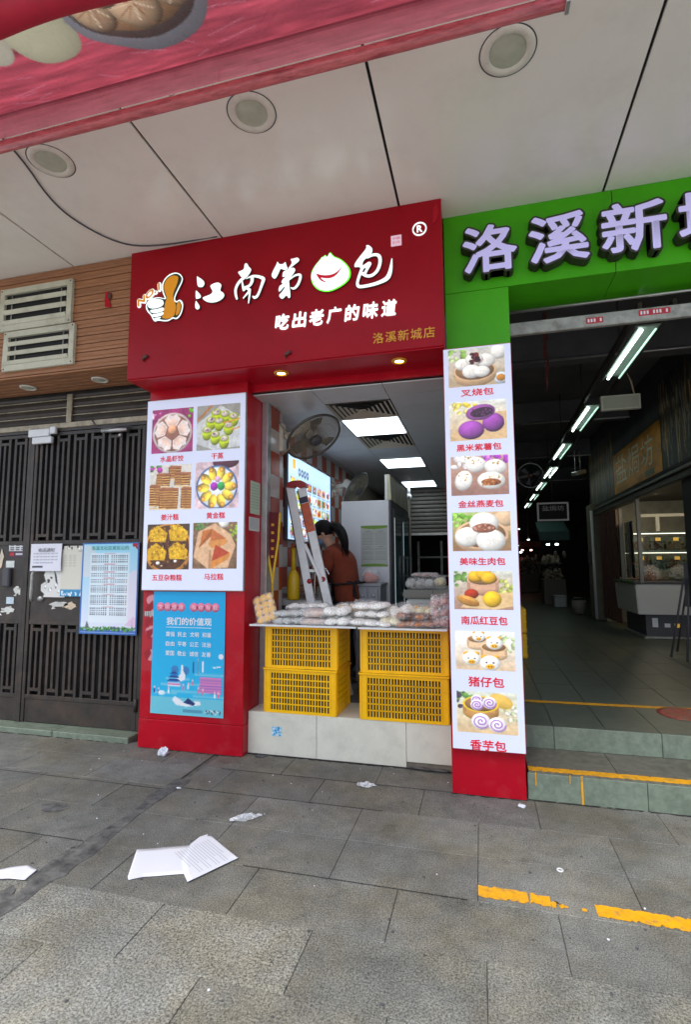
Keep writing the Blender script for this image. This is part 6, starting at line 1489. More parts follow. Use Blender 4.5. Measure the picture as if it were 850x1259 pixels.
for k in range(40): p_.line(p_.rs.uniform(0, 1), p_.rs.uniform(.3, 1), p_.rs.uniform(0, 1), p_.rs.uniform(.3, 1), .002, (214, 130, 150), .4) if 0 else None
p_.ell(U(-1.73), .20, .042, .38, (196, 194, 162), sh=.15); p_.ell(U(-2.0), .12, .030, .33, (206, 202, 180), sh=.1)
p_.ell(U(-1.27), .20, .076, .56, (140, 140, 146), .0, .2); p_.ell(U(-1.27), .12, .068, .50, (96, 84, 80), .0, .2)
rs = p_.rs
p_.ell(U(-1.27), .08, .060, .44, (186, 146, 108), .0, .3)
for cu, cv, ru, rv in ((U(-1.44), .12, .022, .30), (U(-1.10), .10, .024, .30), (U(-1.27), .20, .026, .32), (U(-1.36), -.05, .022, .24), (U(-1.18), -.06, .022, .24)):
    p_.ell(cu, cv, ru, rv, (216, 184, 148), .0, .45)
    for k in range(15):
        a = k*2*PI/15+rs.uniform(-.1, .1); q0, q1 = rs.uniform(.05, .25), rs.uniform(.7, .95)
        p_.line(cu+ru*q0*math.cos(a), cv+rv*q0*math.sin(a), cu+ru*q1*math.cos(a+.25), cv+rv*q1*math.sin(a+.25), .0018, [(150, 110, 80), (240, 220, 192), (170, 130, 96)][k % 3], .8)
p_.rect(U(-.35), 0, U(-.02), .18, (230, 230, 232)); p_.rect(U(-.33), 0, U(-.04), .12, (120, 60, 80), .6)
def sheet(u, v):
    pass
def cloth_strip(name, prof, pic, m=M_cloth, parent=aw, wob=.006):
    """prof: (y,z) points from the roll to the pipe; colours from pic"""
    a = pic.out()/255.0; h, w_ = a.shape[:2]; a = np.where(a <= 0.04045, a/12.92, ((a+0.055)/1.055)**2.4)
    pr = np.array(prof, float); s_ = np.concatenate([[0], np.cumsum(np.hypot(np.diff(pr[:, 0]), np.diff(pr[:, 1])))]); s_ /= s_[-1]
    tv_ = np.linspace(0, 1, h+1); Y = np.interp(tv_, s_, pr[:, 0]); Z = np.interp(tv_, s_, pr[:, 1]); X = np.linspace(XL, XR, w_+1)
    XX, YY = np.meshgrid(X, Y); _, ZZ = np.meshgrid(X, Z); _, TT = np.meshgrid(X, tv_)
    q = np.random.RandomState(5)
    wv = sum(np.sin(XX*f+q.uniform(0, 6)+TT*q.uniform(-9, 9))*am for f, am in ((3.1, 1), (7.3, .8), (13, .5), (24, .35)))
    ZZ = ZZ+wv*wob*np.sin(np.clip(TT, 0, 1)*PI)
    co = np.stack([XX, YY, ZZ], -1).reshape(-1, 3)-np.array(OFF[parent.name]); i = np.arange(h)[:, None]*(w_+1)+np.arange(w_)[None, :]
    F = np.stack([i, i+1, i+w_+2, i+w_+1], -1).reshape(-1, 4); me = bpy.data.meshes.new(name)
    me.vertices.add(len(co)); me.vertices.foreach_set('co', co.ravel().astype(np.float32)); me.loops.add(F.size); me.loops.foreach_set('vertex_index', F.ravel().astype(np.int32))
    me.polygons.add(len(F)); me.polygons.foreach_set('loop_start', (np.arange(len(F))*4).astype(np.int32)); me.polygons.foreach_set('use_smooth', np.ones(len(F), bool)); me.update(calc_edges=True)
    ca = me.color_attributes.new('Col', 'FLOAT_COLOR', 'CORNER'); rgba = np.ones((len(F), 4, 4), np.float32); rgba[:, :, :3] = a.reshape(-1, 3)[:, None, :]; ca.data.foreach_set('color', rgba.ravel())
    me.materials.append(m); o = bpy.data.objects.new(name, me); return link(o, parent)
cloth_strip('printed_cloth', [(1.46, 3.68), (1.60, 3.725), (1.78, 3.78), (1.93, 3.822)], p_)
p2, _ = awn_pic(300, 14); p2.grad((176, 70, 86), (206, 128, 138)); p2.noise(.08, 30); p2.rect(0, .25, 1, .4, (120, 40, 56), .6)  # dark band paints the shade in the hem's fold
cloth_strip('folded_hem', [(1.93, 3.822), (1.945, 3.850), (1.99, 3.815), (2.02, 3.785)], p2, wob=.002)
pipe_m = mat('pipe_red', lin((204, 104, 108)), rough=.2, var=.25, vscale=14, stretch=(1, 6, 6), dirt=.7, dcol=lin((120, 30, 46)), dscale=5)
obj('front_pipe', MB().tube([(XL, 2.045, 3.765), (-1.5, 2.045, 3.762), (XR, 2.045, 3.765)], .028, 20), pipe_m, aw)
obj('pipe_end_cap', MB().box(XR, XR+.018, 2.015, 2.075, 3.735, 3.795), M_alu, aw, bev=.003)
q = random.Random(6)
frn = MB()
for k in range(70):
    x = q.uniform(XL, XR); frn.tube([(x, 2.03, 3.79), (x+q.uniform(-.01, .01), 2.025, 3.775), (x+q.uniform(-.02, .02), 2.012, 3.765-q.uniform(0, .012))], .0012, 3)
o = obj('frayed_threads', frn, mat('thread', lin((110, 60, 60))), aw); o['kind'] = 'stuff'
rl_ = MB(); rings = []
for i in range(60):
    x = XL+(2.6)*i/59; ry = .07+.01*math.sin(x*5); zc = 3.655+.008*math.sin(x*3); rings.append([(x, 1.435+ry*math.cos(a*PI/8), zc+ry*.85*math.sin(a*PI/8)) for a in range(16)])
rl_.loft(rings, cap=True)
obj('rolled_cloth', rl_, mat('roll_crimson', lin((186, 12, 48)), rough=.5, var=.15, vscale=6, bump=.3, bscale=9), aw)
for x in (-3.3, -1.4, .3):
    obj('bracket_arm', MB().bar((x, 2.03, 3.79), (x, 2.01, 4.18), .03, .008), M_steel, aw)
ga = thing('green_awning', (-2, .9, 3.7), 'dark green cloth edge beyond the red awning roll, top corner of the photo', 'awning')
mb = MB(); mb.add([(-5.5, 1.34, 3.66), (-.6, 1.34, 3.68), (-.6, .35, 3.78), (-5.5, .35, 3.76), (-5.5, 1.34, 3.67), (-.6, 1.34, 3.69), (-.6, .35, 3.79), (-5.5, .35, 3.77)], [(0,1,2,3),(7,6,5,4),(0,4,5,1),(1,5,6,2),(2,6,7,3),(3,7,4,0)])
obj('cloth', mb, mat('awning_green', lin((16, 56, 48)), rough=.6, var=.2, vscale=6), ga)
obj('edge_tube', MB().tube([(-5.5, 1.345, 3.665), (-.6, 1.345, 3.685)], .016, 8), M_gate, ga)

# =================================================================== YELLOW CRATES
def make_crate(W, D, H, label):
    """local coordinates, base corner front-left at origin; x width, y depth, z height"""
    t = thing('yellow_crate', (0, 0, 0), label, 'crate', 'yellow bread crates on the plinth')
    def lat(axis, L, fixed, sgn):
        mb = MB(); z0, z1 = .022, H-.036
        ins = .058 if axis == 'x' else .05
        def bx(a, b, za, zb_, dp=.004, pr=0.0):
            if axis == 'x': mb.box(a, b, min(fixed-sgn*pr, fixed+sgn*dp), max(fixed-sgn*pr, fixed+sgn*dp), za, zb_)
            else: mb.box(min(fixed-sgn*pr, fixed+sgn*dp), max(fixed-sgn*pr, fixed+sgn*dp), a, b, za, zb_)
        bx(.012, L-.012, 0, z0, .004); bx(.012, L-.012, z1, H-.014, .004)
        bx(.012, ins, z0, z1); bx(L-ins, L-.012, z0, z1)
        n = int(round((L-2*ins)/.0235)); p = (L-2*ins)/n
        for k in range(n+1):
            x = ins+p*k; wd = .0105 if k % 4 == 0 else .0078
            bx(x-wd/2, x+wd/2, z0, z1, .0038)
        rows = 6; q_ = (z1-z0)/rows
        for k in range(1, rows):
            z = z0+q_*k; bx(ins, L-ins, z-.0048, z+.0048, .0034)
        for k in (.36, .68): bx(.004, ins-.004, H*k, H*k+.005, .002, .005); bx(L-ins+.004, L-.004, H*k, H*k+.005, .002, .005)
        for x in (ins-.004, L-ins+.004): bx(x-.003, x+.003, z0, z1, .001, .005)
        for k in range(7): x = ins+(L-2*ins)*k/6; bx(x-.002, x+.002, z1+.004, H-.016, .001, .004)
        return mb
    for ax, L, fx, sg_ in (('x', W, .006, 1), ('x', W, D-.006, -1), ('y', D, .006, 1), ('y', D, W-.006, -1)):
        obj('side_panel', lat(ax, L, fx, sg_), M_crate, t, local=True)
    for x in (0, W-.022):
        for y in (0, D-.022):
            obj('corner_post', MB().box(x, x+.022, y, y+.022, 0, H-.0145), M_crate, t, local=True, bev=.007, seg=2)
    rim = MB(); e = .006
    rim.box(-e, W+e, -e, .010, H-.014, H).box(-e, W+e, D-.010, D+e, H-.014, H).box(-e, .010, .010, D-.010, H-.014, H).box(W-.010, W+e, .010, D-.010, H-.014, H)
    obj('rim', rim, M_crate, t, local=True, bev=.003)
    obj('bottom', MB().box(.012, W-.012, .012, D-.012, .001, .006), M_crate, t, local=True)
    obj('slot_shade', MB().box(.016, W-.016, .016, D-.016, .010, H-.05), mat('slot_shade_brown', (.055, .036, .016), rough=.6, var=.5, vscale=12), t, local=True, bev=.01)  # dark box added inside so the slots read as shaded
    return t
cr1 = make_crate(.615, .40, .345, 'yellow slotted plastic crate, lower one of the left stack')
cr1.location = (-1.722, 3.985, .328); cr1.rotation_euler = (0, 0, R(-1.5))
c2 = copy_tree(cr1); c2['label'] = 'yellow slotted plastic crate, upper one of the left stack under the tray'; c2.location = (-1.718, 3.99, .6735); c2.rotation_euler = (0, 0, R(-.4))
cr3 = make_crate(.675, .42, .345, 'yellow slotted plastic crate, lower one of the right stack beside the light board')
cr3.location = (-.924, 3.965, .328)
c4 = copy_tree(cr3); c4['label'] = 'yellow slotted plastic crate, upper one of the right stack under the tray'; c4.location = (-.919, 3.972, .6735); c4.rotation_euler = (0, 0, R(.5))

# trays
M_tray = mat('tray_white', (.74, .75, .74), rough=.35, var=.05)
for lb, a, b, y0, z in (('thin white tray with bun packs on the left crate stack', -1.795, -.925, 3.862, 1.0205), ('thin white tray with bun packs on the right crate stack', -.905, -.245, 3.842, 1.0205)):
    t = thing('display_tray', ((a+b)/2, 4.1, z), lb, 'tray', 'white trays on the crates')
    obj('board', MB().box(a, b, y0, y0+.56, z, z+.007), M_tray, t, bev=.002)
    obj('front_lip', MB().box(a, b, y0-.004, y0-.0005, z-.003, z+.011), M_tray, t)

# =================================================================== PACKED BUNS
bun_src = {}
def bun_mesh(kind):
    if kind in bun_src: return bun_src[kind]
    mb = MB()
    if kind.startswith('round'):
        mb.ellipsoid((0,0,0), 1, 1, 1, 16, 10, flat=.35); q = random.Random(kind); k1, k2, k3 = q.uniform(2, 4), q.uniform(0, 6), q.uniform(.04, .12)
        mb.v = [(v[0]*(1+k3*math.sin(k1*v[1]+k2)), v[1]*(1+k3*math.cos(k1*v[0]+k2)), v[2]*(1+.10*math.sin(3*v[0]+k2)*math.cos(3*v[1]))) for v in mb.v]
    elif kind == 'loaf':
        rings = []
        for i in range(9):
            t = -1+2*i/8; r_ = max(.05, (1-abs(t)**4)); rings.append([(t, r_*math.cos(a*PI/6), r_*math.sin(a*PI/6)*.95) for a in range(12)])
        mb.loft(rings, cap=True)
    me = bpy.data.meshes.new('bun'); me.from_pydata(mb.v, [], mb.f); me.polygons.foreach_set('use_smooth', mb.s); me.materials.append(M_white); bun_src[kind] = me
    return me
BM = {'white': mat('white_bun', lin((252, 249, 240)), rough=.6, var=.04, vscale=25), 'grey': mat('greyish_bun', lin((196, 198, 192)), rough=.6, var=.15, vscale=25),
      'pink': mat('taupe_bun', lin((216, 194, 180)), rough=.6, var=.12, vscale=25), 'yellow': mat('golden_bun', lin((240, 190, 84)), rough=.5, var=.12, vscale=20),
      'brown': mat('brown_bun', lin((176, 112, 60)), rough=.45, var=.4, vscale=25), 'cream': mat('cream_bun', lin((236, 226, 186)), rough=.6, var=.12, vscale=20),
      'mauve': mat('mauve_bun', lin((200, 166, 160)), rough=.6, var=.12, vscale=25), 'dark': mat('dark_bun', lin((96, 60, 44)), rough=.5, var=.3, vscale=25)}
def film_box(w_, d_, h, seed, T=None):
    """a crinkled plastic bag round w_ x d_ x h, centred in x,y, base at 0"""
    q = np.random.RandomState(seed); nx, ny = 18, 14; mb = MB(); rings = []
    for i in range(nx+1):
        t = -1+2*i/nx; end = max(0, abs(t)-.80)/.20; r0 = 1-.75*end**1.5; ring = []
        for k in range(ny):
            a = 2*PI*k/ny; c_, s_ = math.cos(a), math.sin(a)
            e = .55; px = math.copysign(abs(c_)**e, c_); pz = math.copysign(abs(s_)**e, s_)
            j = 1+q.uniform(-.07, .07)
            ring.append(((t*1.08+q.uniform(-.015, .015))*w_/2, px*d_/2*(1.04 if end == 0 else 1.0)*j, h/2+pz*h/2*1.06*r0*j))
        rings.append(ring)
    mb.loft(rings, smooth=False, cap=True)
    if T is not None: mb.v = [tuple(T @ Vector(p)) for p in mb.v]
    return mb
seedc = [100]
def pack(label, x, y, z, w_, d_, h, nx, ny, kind, rotz=0.0, tilt=(0, 0), nz=1, shape='round', film=M_film, group='packed buns on the trays', second=None):
    t = thing('bun_pack', (x, y, z), label, 'bun pack', group)
    t.rotation_euler = (tilt[0]+random.Random(seedc[0]).uniform(-.03, .05), tilt[1]+random.Random(seedc[0]+7).uniform(-.05, .05), rotz+random.Random(seedc[0]+3).uniform(-.07, .07))
    rx, ry, rz = w_/nx/2, d_/ny/2, h/nz/2
    q = random.Random(seedc[0]); seedc[0] += 1
    n_ = 0
    for k in range(nz):
        for i in range(nx):
            for j in range(ny):
                o = bpy.data.objects.new('bun', bun_mesh(shape if shape != 'round' else 'round'+'abcd'[q.randrange(4)])); link(o, t)
                o.location = (-w_/2+rx*(2*i+1)+q.uniform(-.003, .003), -d_/2+ry*(2*j+1)+q.uniform(-.003, .003), rz*(2*k+1)*q.uniform(.88, 1.0))
                o.scale = (rx*q.uniform(1.1, 1.3), ry*q.uniform(1.08, 1.22), rz*q.uniform(.85, 1.08)); o.rotation_euler = (q.uniform(-.1, .1), q.uniform(-.12, .12), q.uniform(-.4, .4))
                o.material_slots[0].link = 'OBJECT'; o.material_slots[0].material = BM[kind if not second or (n_ % 2 == 0) else second]; n_ += 1
    obj('film', film_box(w_*1.03, d_*1.03, h*1.05, seedc[0]), film, t, local=True)
    return t
Z = 1.0285
# left tray
pack('tilted pack of golden buns leaning at the left end of the tray', -1.705, 3.985, Z+.112, .165, .225, .045, 3, 4, 'yellow', tilt=(R(72), R(-20)), film=M_film)
pack('lower greyish bun pack beside the leaning golden pack', -1.495, 3.97, Z, .215, .17, .055, 3, 2, 'grey', film=M_film2)
pack('upper greyish bun pack beside the leaning golden pack', -1.50, 3.98, Z+.058, .215, .16, .048, 3, 2, 'grey', film=M_film2)
pack('lower taupe loaf pack in the middle of the left tray', -1.285, 3.97, Z, .20, .17, .060, 1, 2, 'pink', shape='loaf', film=M_film2)
pack('upper taupe loaf pack in the middle of the left tray', -1.280, 3.97, Z+.062, .205, .16, .062, 1, 2, 'pink', shape='loaf', film=M_film2)
pack('lower pack of plump white buns right of the taupe loaves', -1.085, 3.96, Z, .185, .18, .066, 2, 2, 'white')
pack('upper pack of plump white buns right of the taupe loaves', -1.090, 3.965, Z+.066, .19, .18, .080, 2, 2, 'white')
pack('long white bun roll pack lying behind the grey packs', -1.42, 4.22, Z+.085, .34, .12, .062, 4, 1, 'white', rotz=R(2), film=M_film2)
pack('long bun roll pack under the white roll at the back of the tray', -1.42, 4.23, Z, .34, .14, .080, 4, 1, 'grey', rotz=R(1), film=M_film2)
pack('dark filmed bun pack behind the upper taupe loaf', -1.18, 4.16, Z+.02, .22, .14, .09, 3, 2, 'grey', film=M_film2)
pack('pack with yellow buns on top at the back of the left tray', -1.02, 4.17, Z+.08, .26, .18, .075, 3, 2, 'yellow', rotz=R(6), second='white', film=M_film2)
pack('white bun pack under the yellow bun pack at the back', -1.03, 4.18, Z, .26, .18, .078, 3, 2, 'white')
# right tray
pack('bottom white bun pack of the three high stack', -.83, 3.955, Z, .30, .18, .050, 3, 2, 'white')
pack('middle white bun pack of the three high stack', -.835, 4.04, Z+.052, .27, .18, .058, 3, 2, 'white')
pack('top white bun pack of the three high stack', -.84, 4.05, Z+.112, .26, .17, .062, 2, 2, 'white')
pack('white bun pack behind the three high stack', -.93, 4.24, Z+.04, .20, .14, .13, 2, 2, 'white', rotz=R(10))
pack('flat pack of white buns in front of the three high stack', -.665, 3.98, Z, .16, .16, .075, 2, 2, 'cream', rotz=R(-8))
pack('big pack of white half moon buns beside the freezer lid', -.625, 4.14, Z+.05, .22, .16, .10, 2, 1, 'white', rotz=R(14), tilt=(R(12), R(-14)))
pack('pack of yellow and white mixed buns behind the brown ones', -.455, 4.16, Z+.06, .23, .18, .085, 3, 2, 'cream', rotz=R(-6), second='yellow')
pack('pack of mixed buns hidden under the yellow and white ones', -.45, 4.17, Z, .22, .18, .06, 3, 2, 'cream')
pack('lower pack of glossy brown buns at the tray front', -.475, 3.945, Z, .27, .18, .055, 4, 3, 'brown', film=M_film)
pack('upper pack of glossy brown buns at the tray front', -.485, 3.955, Z+.055, .27, .17, .052, 4, 3, 'brown', second='dark', film=M_film)
pack('upright pack of mauve steamed rolls at the right end, left one of the pair', -.335, 3.945, Z, .068, .09, .225, 1, 1, 'mauve', nz=3, film=M_film2)
pack('upright pack of mauve steamed rolls at the right end, touching the light board', -.268, 3.945, Z, .062, .09, .235, 1, 1, 'mauve', nz=3, film=M_film2)
pack('upright pack of orange tinted buns behind the mauve rolls', -.33, 4.05, Z, .09, .08, .20, 1, 1, 'yellow', nz=3)
# bags on the freezer behind
pack('big dark clear bag of buns on the chest freezer lid', -.56, 5.05, 1.264, .26, .20, .10, 3, 2, 'grey', film=M_film2, group='bags on the chest freezer', second='dark')
pack('reddish bun bag lying on top of the dark bag on the freezer', -.52, 5.12, 1.37, .24, .16, .045, 3, 2, 'mauve', film=M_film2, group='bags on the chest freezer')
pack('round pale bun bag at the right end of the freezer lid', -.375, 5.0, 1.264, .11, .11, .12, 1, 1, 'cream', film=M_film, group='bags on the chest freezer')

# =================================================================== THE WORKER
pr = thing('person', (-1.40, 5.2, .32), 'person in orange brown top and black apron bending over the counter, dark ponytail, blue mask', 'person')
def skin_mesh(name, verts, edges, radii, m, root=0, sub=2):
    me = bpy.data.meshes.new(name); off = OFF[pr.name]
    me.from_pydata([(v[0]-off.x, v[1]-off.y, v[2]-off.z) for v in verts], edges, []); me.materials.append(m)
    o = bpy.data.objects.new(name, me); link(o, pr)
    md = o.modifiers.new('skin', 'SKIN'); md.use_smooth_shade = True
    for i, r_ in enumerate(radii):
        sv = me.skin_vertices[0].data[i]; sv.radius = r_ if isinstance(r_, tuple) else (r_, r_); sv.use_root = (i == root)
    o.modifiers.new('subd', 'SUBSURF').levels = sub; o.modifiers['subd'].render_levels = sub
    for p in me.polygons: p.use_smooth = True
    return o
M_skin = mat('skin', lin((206, 158, 130)), rough=.5, var=.05)
M_top = mat('orange_top', lin((128, 58, 36)), rough=.9, var=.16, vscale=9, bump=.7, bscale=13)
M_apron = mat('black_apron', lin((26, 24, 30)), rough=.8, var=.2)
M_trs = mat('dark_trousers', lin((36, 36, 48)), rough=.9)
# joints (world): pelvis, spine bends forward (towards -x) and a little away
P_ = {'pel': (-1.325, 5.22, 1.12), 'wst': (-1.335, 5.22, 1.30), 'cst': (-1.385, 5.23, 1.50), 'sho': (-1.455, 5.23, 1.635), 'nck': (-1.515, 5.23, 1.70), 'hd0': (-1.565, 5.23, 1.765), 'hd1': (-1.59, 5.23, 1.84),
      'shl': (-1.47, 5.09, 1.60), 'ell': (-1.56, 5.03, 1.36), 'wrl': (-1.72, 5.08, 1.26), 'shr': (-1.46, 5.37, 1.60), 'elr': (-1.56, 5.42, 1.37), 'wrr': (-1.73, 5.36, 1.27),
      'hpl': (-1.32, 5.14, 1.05), 'knl': (-1.36, 5.12, .80), 'anl': (-1.31, 5.12, .42), 'hpr': (-1.32, 5.31, 1.05), 'knr': (-1.38, 5.33, .80), 'anr': (-1.33, 5.33, .42)}
nm = list(P_); ix = {k: i for i, k in enumerate(nm)}
ed = [('pel','wst'),('wst','cst'),('cst','sho'),('sho','nck'),('nck','hd0'),('hd0','hd1'),('sho','shl'),('shl','ell'),('ell','wrl'),('sho','shr'),('shr','elr'),('elr','wrr'),('pel','hpl'),('hpl','knl'),('knl','anl'),('pel','hpr'),('hpr','knr'),('knr','anr')]
rad = {'pel': (.13, .12), 'wst': (.11, .10), 'cst': (.125, .11), 'sho': (.08, .08), 'nck': .048, 'hd0': .062, 'hd1': .07, 'shl': .052, 'ell': .038, 'wrl': .024, 'shr': .052, 'elr': .038, 'wrr': .024, 'hpl': .085, 'knl': .058, 'anl': .04, 'hpr': .085, 'knr': .058, 'anr': .04}
body = skin_mesh('body', [P_[k] for k in nm], [(ix[a], ix[b]) for a, b in ed], [rad[k] for k in nm], M_skin)
def sub_skin(name, keys, eds, radii, m): return skin_mesh(name, [P_[k] if isinstance(k, str) else k for k in keys], eds, radii, m)
sub_skin('top', ['wst', 'cst', 'sho', 'shl', 'ell', 'shr', 'elr', (-1.66, 5.06, 1.30), (-1.66, 5.38, 1.31), 'pel', (-1.31, 5.22, .98), (-1.50, 5.23, 1.690)], [(2, 11), (9, 0), (0, 1), (1, 2), (2, 3), (3, 4), (2, 5), (5, 6), (4, 7), (6, 8), (9, 10)],
         [(.158, .15), (.170, .165), (.125, .125), .085, .058, .078, .058, .046, .046, (.165, .150), (.175, .16), .070], M_top)
sub_skin('trousers', ['pel', 'hpl', 'knl', 'anl', 'hpr', 'knr', 'anr'], [(0, 1), (1, 2), (2, 3), (0, 4), (4, 5), (5, 6)], [.12, .10, .075, .06, .10, .075, .06], M_trs)
# head: skull, face turned down to the left, nose, ear, mask, hair
hT = Matrix.Translation(Vector((-1.600, 5.23, 1.835))) @ Euler((0, R(-38), 0)).to_matrix().to_4x4()
mb = MB(); mb.ellipsoid((0, 0, 0), .096, .075, .115, 20, 14, T=hT); mb.ellipsoid((-.045, 0, -.065), .052, .05, .05, 14, 8, T=hT)
mb.ellipsoid((-.098, 0, -.022), .018, .011, .020, 10, 6, T=hT)
for s_ in (-1, 1): mb.ellipsoid((.005, s_*.074, -.02), .018, .010, .028, 10, 6, T=hT)
obj('head', mb, M_skin, pr)
mb = MB()
for s_ in (-1, 1): mb.ellipsoid((-.086, s_*.030, .005), .008, .013, .007, 8, 6, T=hT); 
obj('eye', mb, M_ink, pr)
mb = MB()
for s_ in (-1, 1): mb.ellipsoid((-.088, s_*.032, .026), .006, .018, .004, 8, 4, T=hT)
obj('eyebrow', mb, M_ink, pr)
obj('face_mask', MB().ellipsoid((-.070, 0, -.065), .052, .060, .048, 16, 10, T=hT), mat('mask_blue', lin((120, 150, 176)), rough=.8), pr)
M_hair = mat('black_hair', lin((20, 17, 17)), rough=.65, spec=.2, var=.4, vscale=60, bump=.5, bscale=90)
mb = MB(); mb.ellipsoid((.022, 0, .022), .108, .088, .112, 20, 12, T=hT); mb.ellipsoid((-.055, 0, .078), .055, .066, .038, 14, 8, T=hT); mb.ellipsoid((-.02, -.066, .03), .045, .022, .05, 10, 6, T=hT)
obj('hair', mb, M_hair, pr)
pth = chaikin([(-1.505, 5.22, 1.90), (-1.43, 5.20, 1.885), (-1.365, 5.15, 1.80), (-1.33, 5.12, 1.70), (-1.315, 5.11, 1.62)], False, 2)
mb = MB(); mb.tube(pth, [.05*math.sin(PI*(.25+.72*k/(len(pth)-1)))+.004 for k in range(len(pth))], 12)
q = random.Random(9)
for k in range(10):
    dx = q.uniform(-.03, .03); dy = q.uniform(-.03, .02); mb.tube([(-1.50, 5.20+dy, 1.90), (-1.40+dx, 5.15+dy, 1.85), (-1.345+dx, 5.10+dy, 1.74), (-1.31+dx*1.5, 5.09+dy, 1.60+q.uniform(-.03, .03))], [.012, .012, .010, .003], 6)
obj('ponytail', mb, M_hair, pr)
# hands with separate fingers
def hand(wr, side):
    wv = Vector(wr); vs = [wv, wv+Vector((-.045, 0, -.012)), wv+Vector((-.085, 0, -.022))]; es = [(0, 1), (1, 2)]; rd = [.022, (.020, .034), (.016, .036)]
    for k, (dy, L) in enumerate(((-.030, .060), (-.010, .070), (.011, .066), (.030, .052))):
        b = len(vs); vs += [wv+Vector((-.095, dy, -.026)), wv+Vector((-.095-L*.5, dy, -.036)), wv+Vector((-.095-L*.85, dy, -.060))]; es += [(2, b), (b, b+1), (b+1, b+2)]; rd += [.009, .008, .0065]
    b = len(vs); vs += [wv+Vector((-.035, side*.038, -.02)), wv+Vector((-.075, side*.055, -.038))]; es += [(1, b), (b, b+1)]; rd += [.011, .008]
    return skin_mesh('hand', [tuple(v) for v in vs], es, rd, M_skin)
hand(P_['wrl'], 1); hand(P_['wrr'], -1)
# apron: bib panel round the front, belt and bow at the back
mb = MB()
for k, (z, rx, ry, cx) in enumerate(()): pass
rings = []
for z, rx, ry, cx in ((1.36, .172, .158, -1.345), (1.25, .180, .166, -1.330), (1.10, .190, .178, -1.322), (.90, .205, .190, -1.322), (.74, .215, .196, -1.325)):
    rings.append([(cx+rx*math.cos(a), 5.22+ry*math.sin(a), z) for a in [R(138+84*j/14*1.0) for j in range(15)]])
obj('apron', mb.loft(rings, close=False), M_apron, pr)
mb = MB(); mb.tube([(-1.335+.178*math.cos(a*PI/12), 5.22+.163*math.sin(a*PI/12), 1.305+.012*math.cos(a*PI/12)) for a in range(25)], .010, 8, cap=False)
obj('apron_tie', mb, M_apron, pr)
mb = MB()
bx0, by0, bz0 = -1.235, 5.085, 1.315
mb.tube(chaikin([(bx0, by0, bz0), (bx0+.05, by0-.015, bz0+.03), (bx0+.075, by0-.02, bz0), (bx0+.01, by0, bz0-.005)], False, 2), .008, 6)
mb.tube(chaikin([(bx0, by0, bz0), (bx0-.05, by0-.015, bz0+.02), (bx0-.07, by0-.02, bz0-.01), (bx0, by0, bz0)], False, 2), .008, 6)
mb.tube([(bx0, by0, bz0), (bx0+.02, by0-.01, bz0-.09), (bx0+.035, by0-.005, bz0-.16)], .008, 6); mb.tube([(bx0, by0, bz0), (bx0-.0, by0-.01, bz0-.08), (bx0+.0, by0-.005, bz0-.14)], .008, 6)
obj('apron_bow', mb, M_apron, pr)
obj('shoe', MB().ellipsoid((-1.36, 5.12, .365), .12, .045, .045, 12, 8, flat=.2).ellipsoid((-1.38, 5.33, .365), .12, .045, .045, 12, 8, flat=.2), M_ink, pr)
wk = thing('dough_tray', (-1.8, 5.2, 1.17), 'metal tray on the work counter under the worker\'s hands', 'tray')
obj('pan', MB().box(-1.98, -1.72, 4.98, 5.46, 1.1685, 1.18).box(-1.98, -1.72, 4.98, 4.99, 1.18, 1.21).box(-1.98, -1.72, 5.45, 5.46, 1.18, 1.21), M_alu, wk)
obj('dough', MB().ellipsoid((-1.84, 5.2, 1.20), .09, .14, .035, 16, 8, flat=.4), BM['white'], wk)

# =================================================================== LITTER ON THE PAVEMENT
def sheet_on_ground(name, label, poly, seed, amp=.006, cat='paper', m=M_paper, n=18, lines=None, z=.004, group=None):
    """paper lying on the ground: polygon in x,y; slightly curled, real thickness"""
    cx = sum(p[0] for p in poly)/len(poly); cy = sum(p[1] for p in poly)/len(poly)
    t = thing(name, (cx, cy, 0), label, cat, group)
    bm = bmesh.new(); q = random.Random(seed)
    vs = [bm.verts.new((p[0]-cx, p[1]-cy, 0)) for p in poly]; f = bm.faces.new(vs)
    if f.normal.z < 0: f.normal_flip()
    bmesh.ops.triangulate(bm, faces=bm.faces[:])
    bmesh.ops.subdivide_edges(bm, edges=bm.edges[:], cuts=7, use_grid_fill=True)
    ph = q.uniform(0, 6)
    for v in bm.verts: v.co.z = z+amp*(1+math.sin(v.co.x*14+ph)*math.cos(v.co.y*11+ph*2)+.6*math.sin(v.co.x*31+v.co.y*23))*.6
    me = bpy.data.meshes.new('sheet'); bm.to_mesh(me); bm.free(); me.materials.append(m)
    o = bpy.data.objects.new('sheet', me); link(o, t)
    for p in me.polygons: p.use_smooth = True
    so_ = o.modifiers.new('thick', 'SOLIDIFY'); so_.thickness = .0008
    return t
t = sheet_on_ground('paper_sheet', 'blank white sheet of paper lying on the slabs, left of the printed one', [(-1.805, 2.528), (-1.50, 2.66), (-1.37, 2.50), (-1.44, 2.40), (-1.62, 2.33), (-1.675, 2.29), (-1.695, 2.31)], 3, .0016, z=.003, group='paper sheets on the pavement')
t = sheet_on_ground('paper_sheet', 'printed white sheet of paper lying on the slabs, overlapping the blank one', [(-1.555, 2.64), (-1.545, 2.72), (-1.515, 2.755), (-1.505, 2.735), (-1.49, 2.745), (-1.245, 2.58), (-1.265, 2.55), (-1.388, 2.338), (-1.44, 2.39), (-1.52, 2.50)], 4, .0012, z=.0075, group='paper sheets on the pavement')
A, B_ = Vector((-1.49, 2.70)), Vector((-1.28, 2.565)); Dn = (Vector((-1.385, 2.36))-Vector((-1.265, 2.55)))
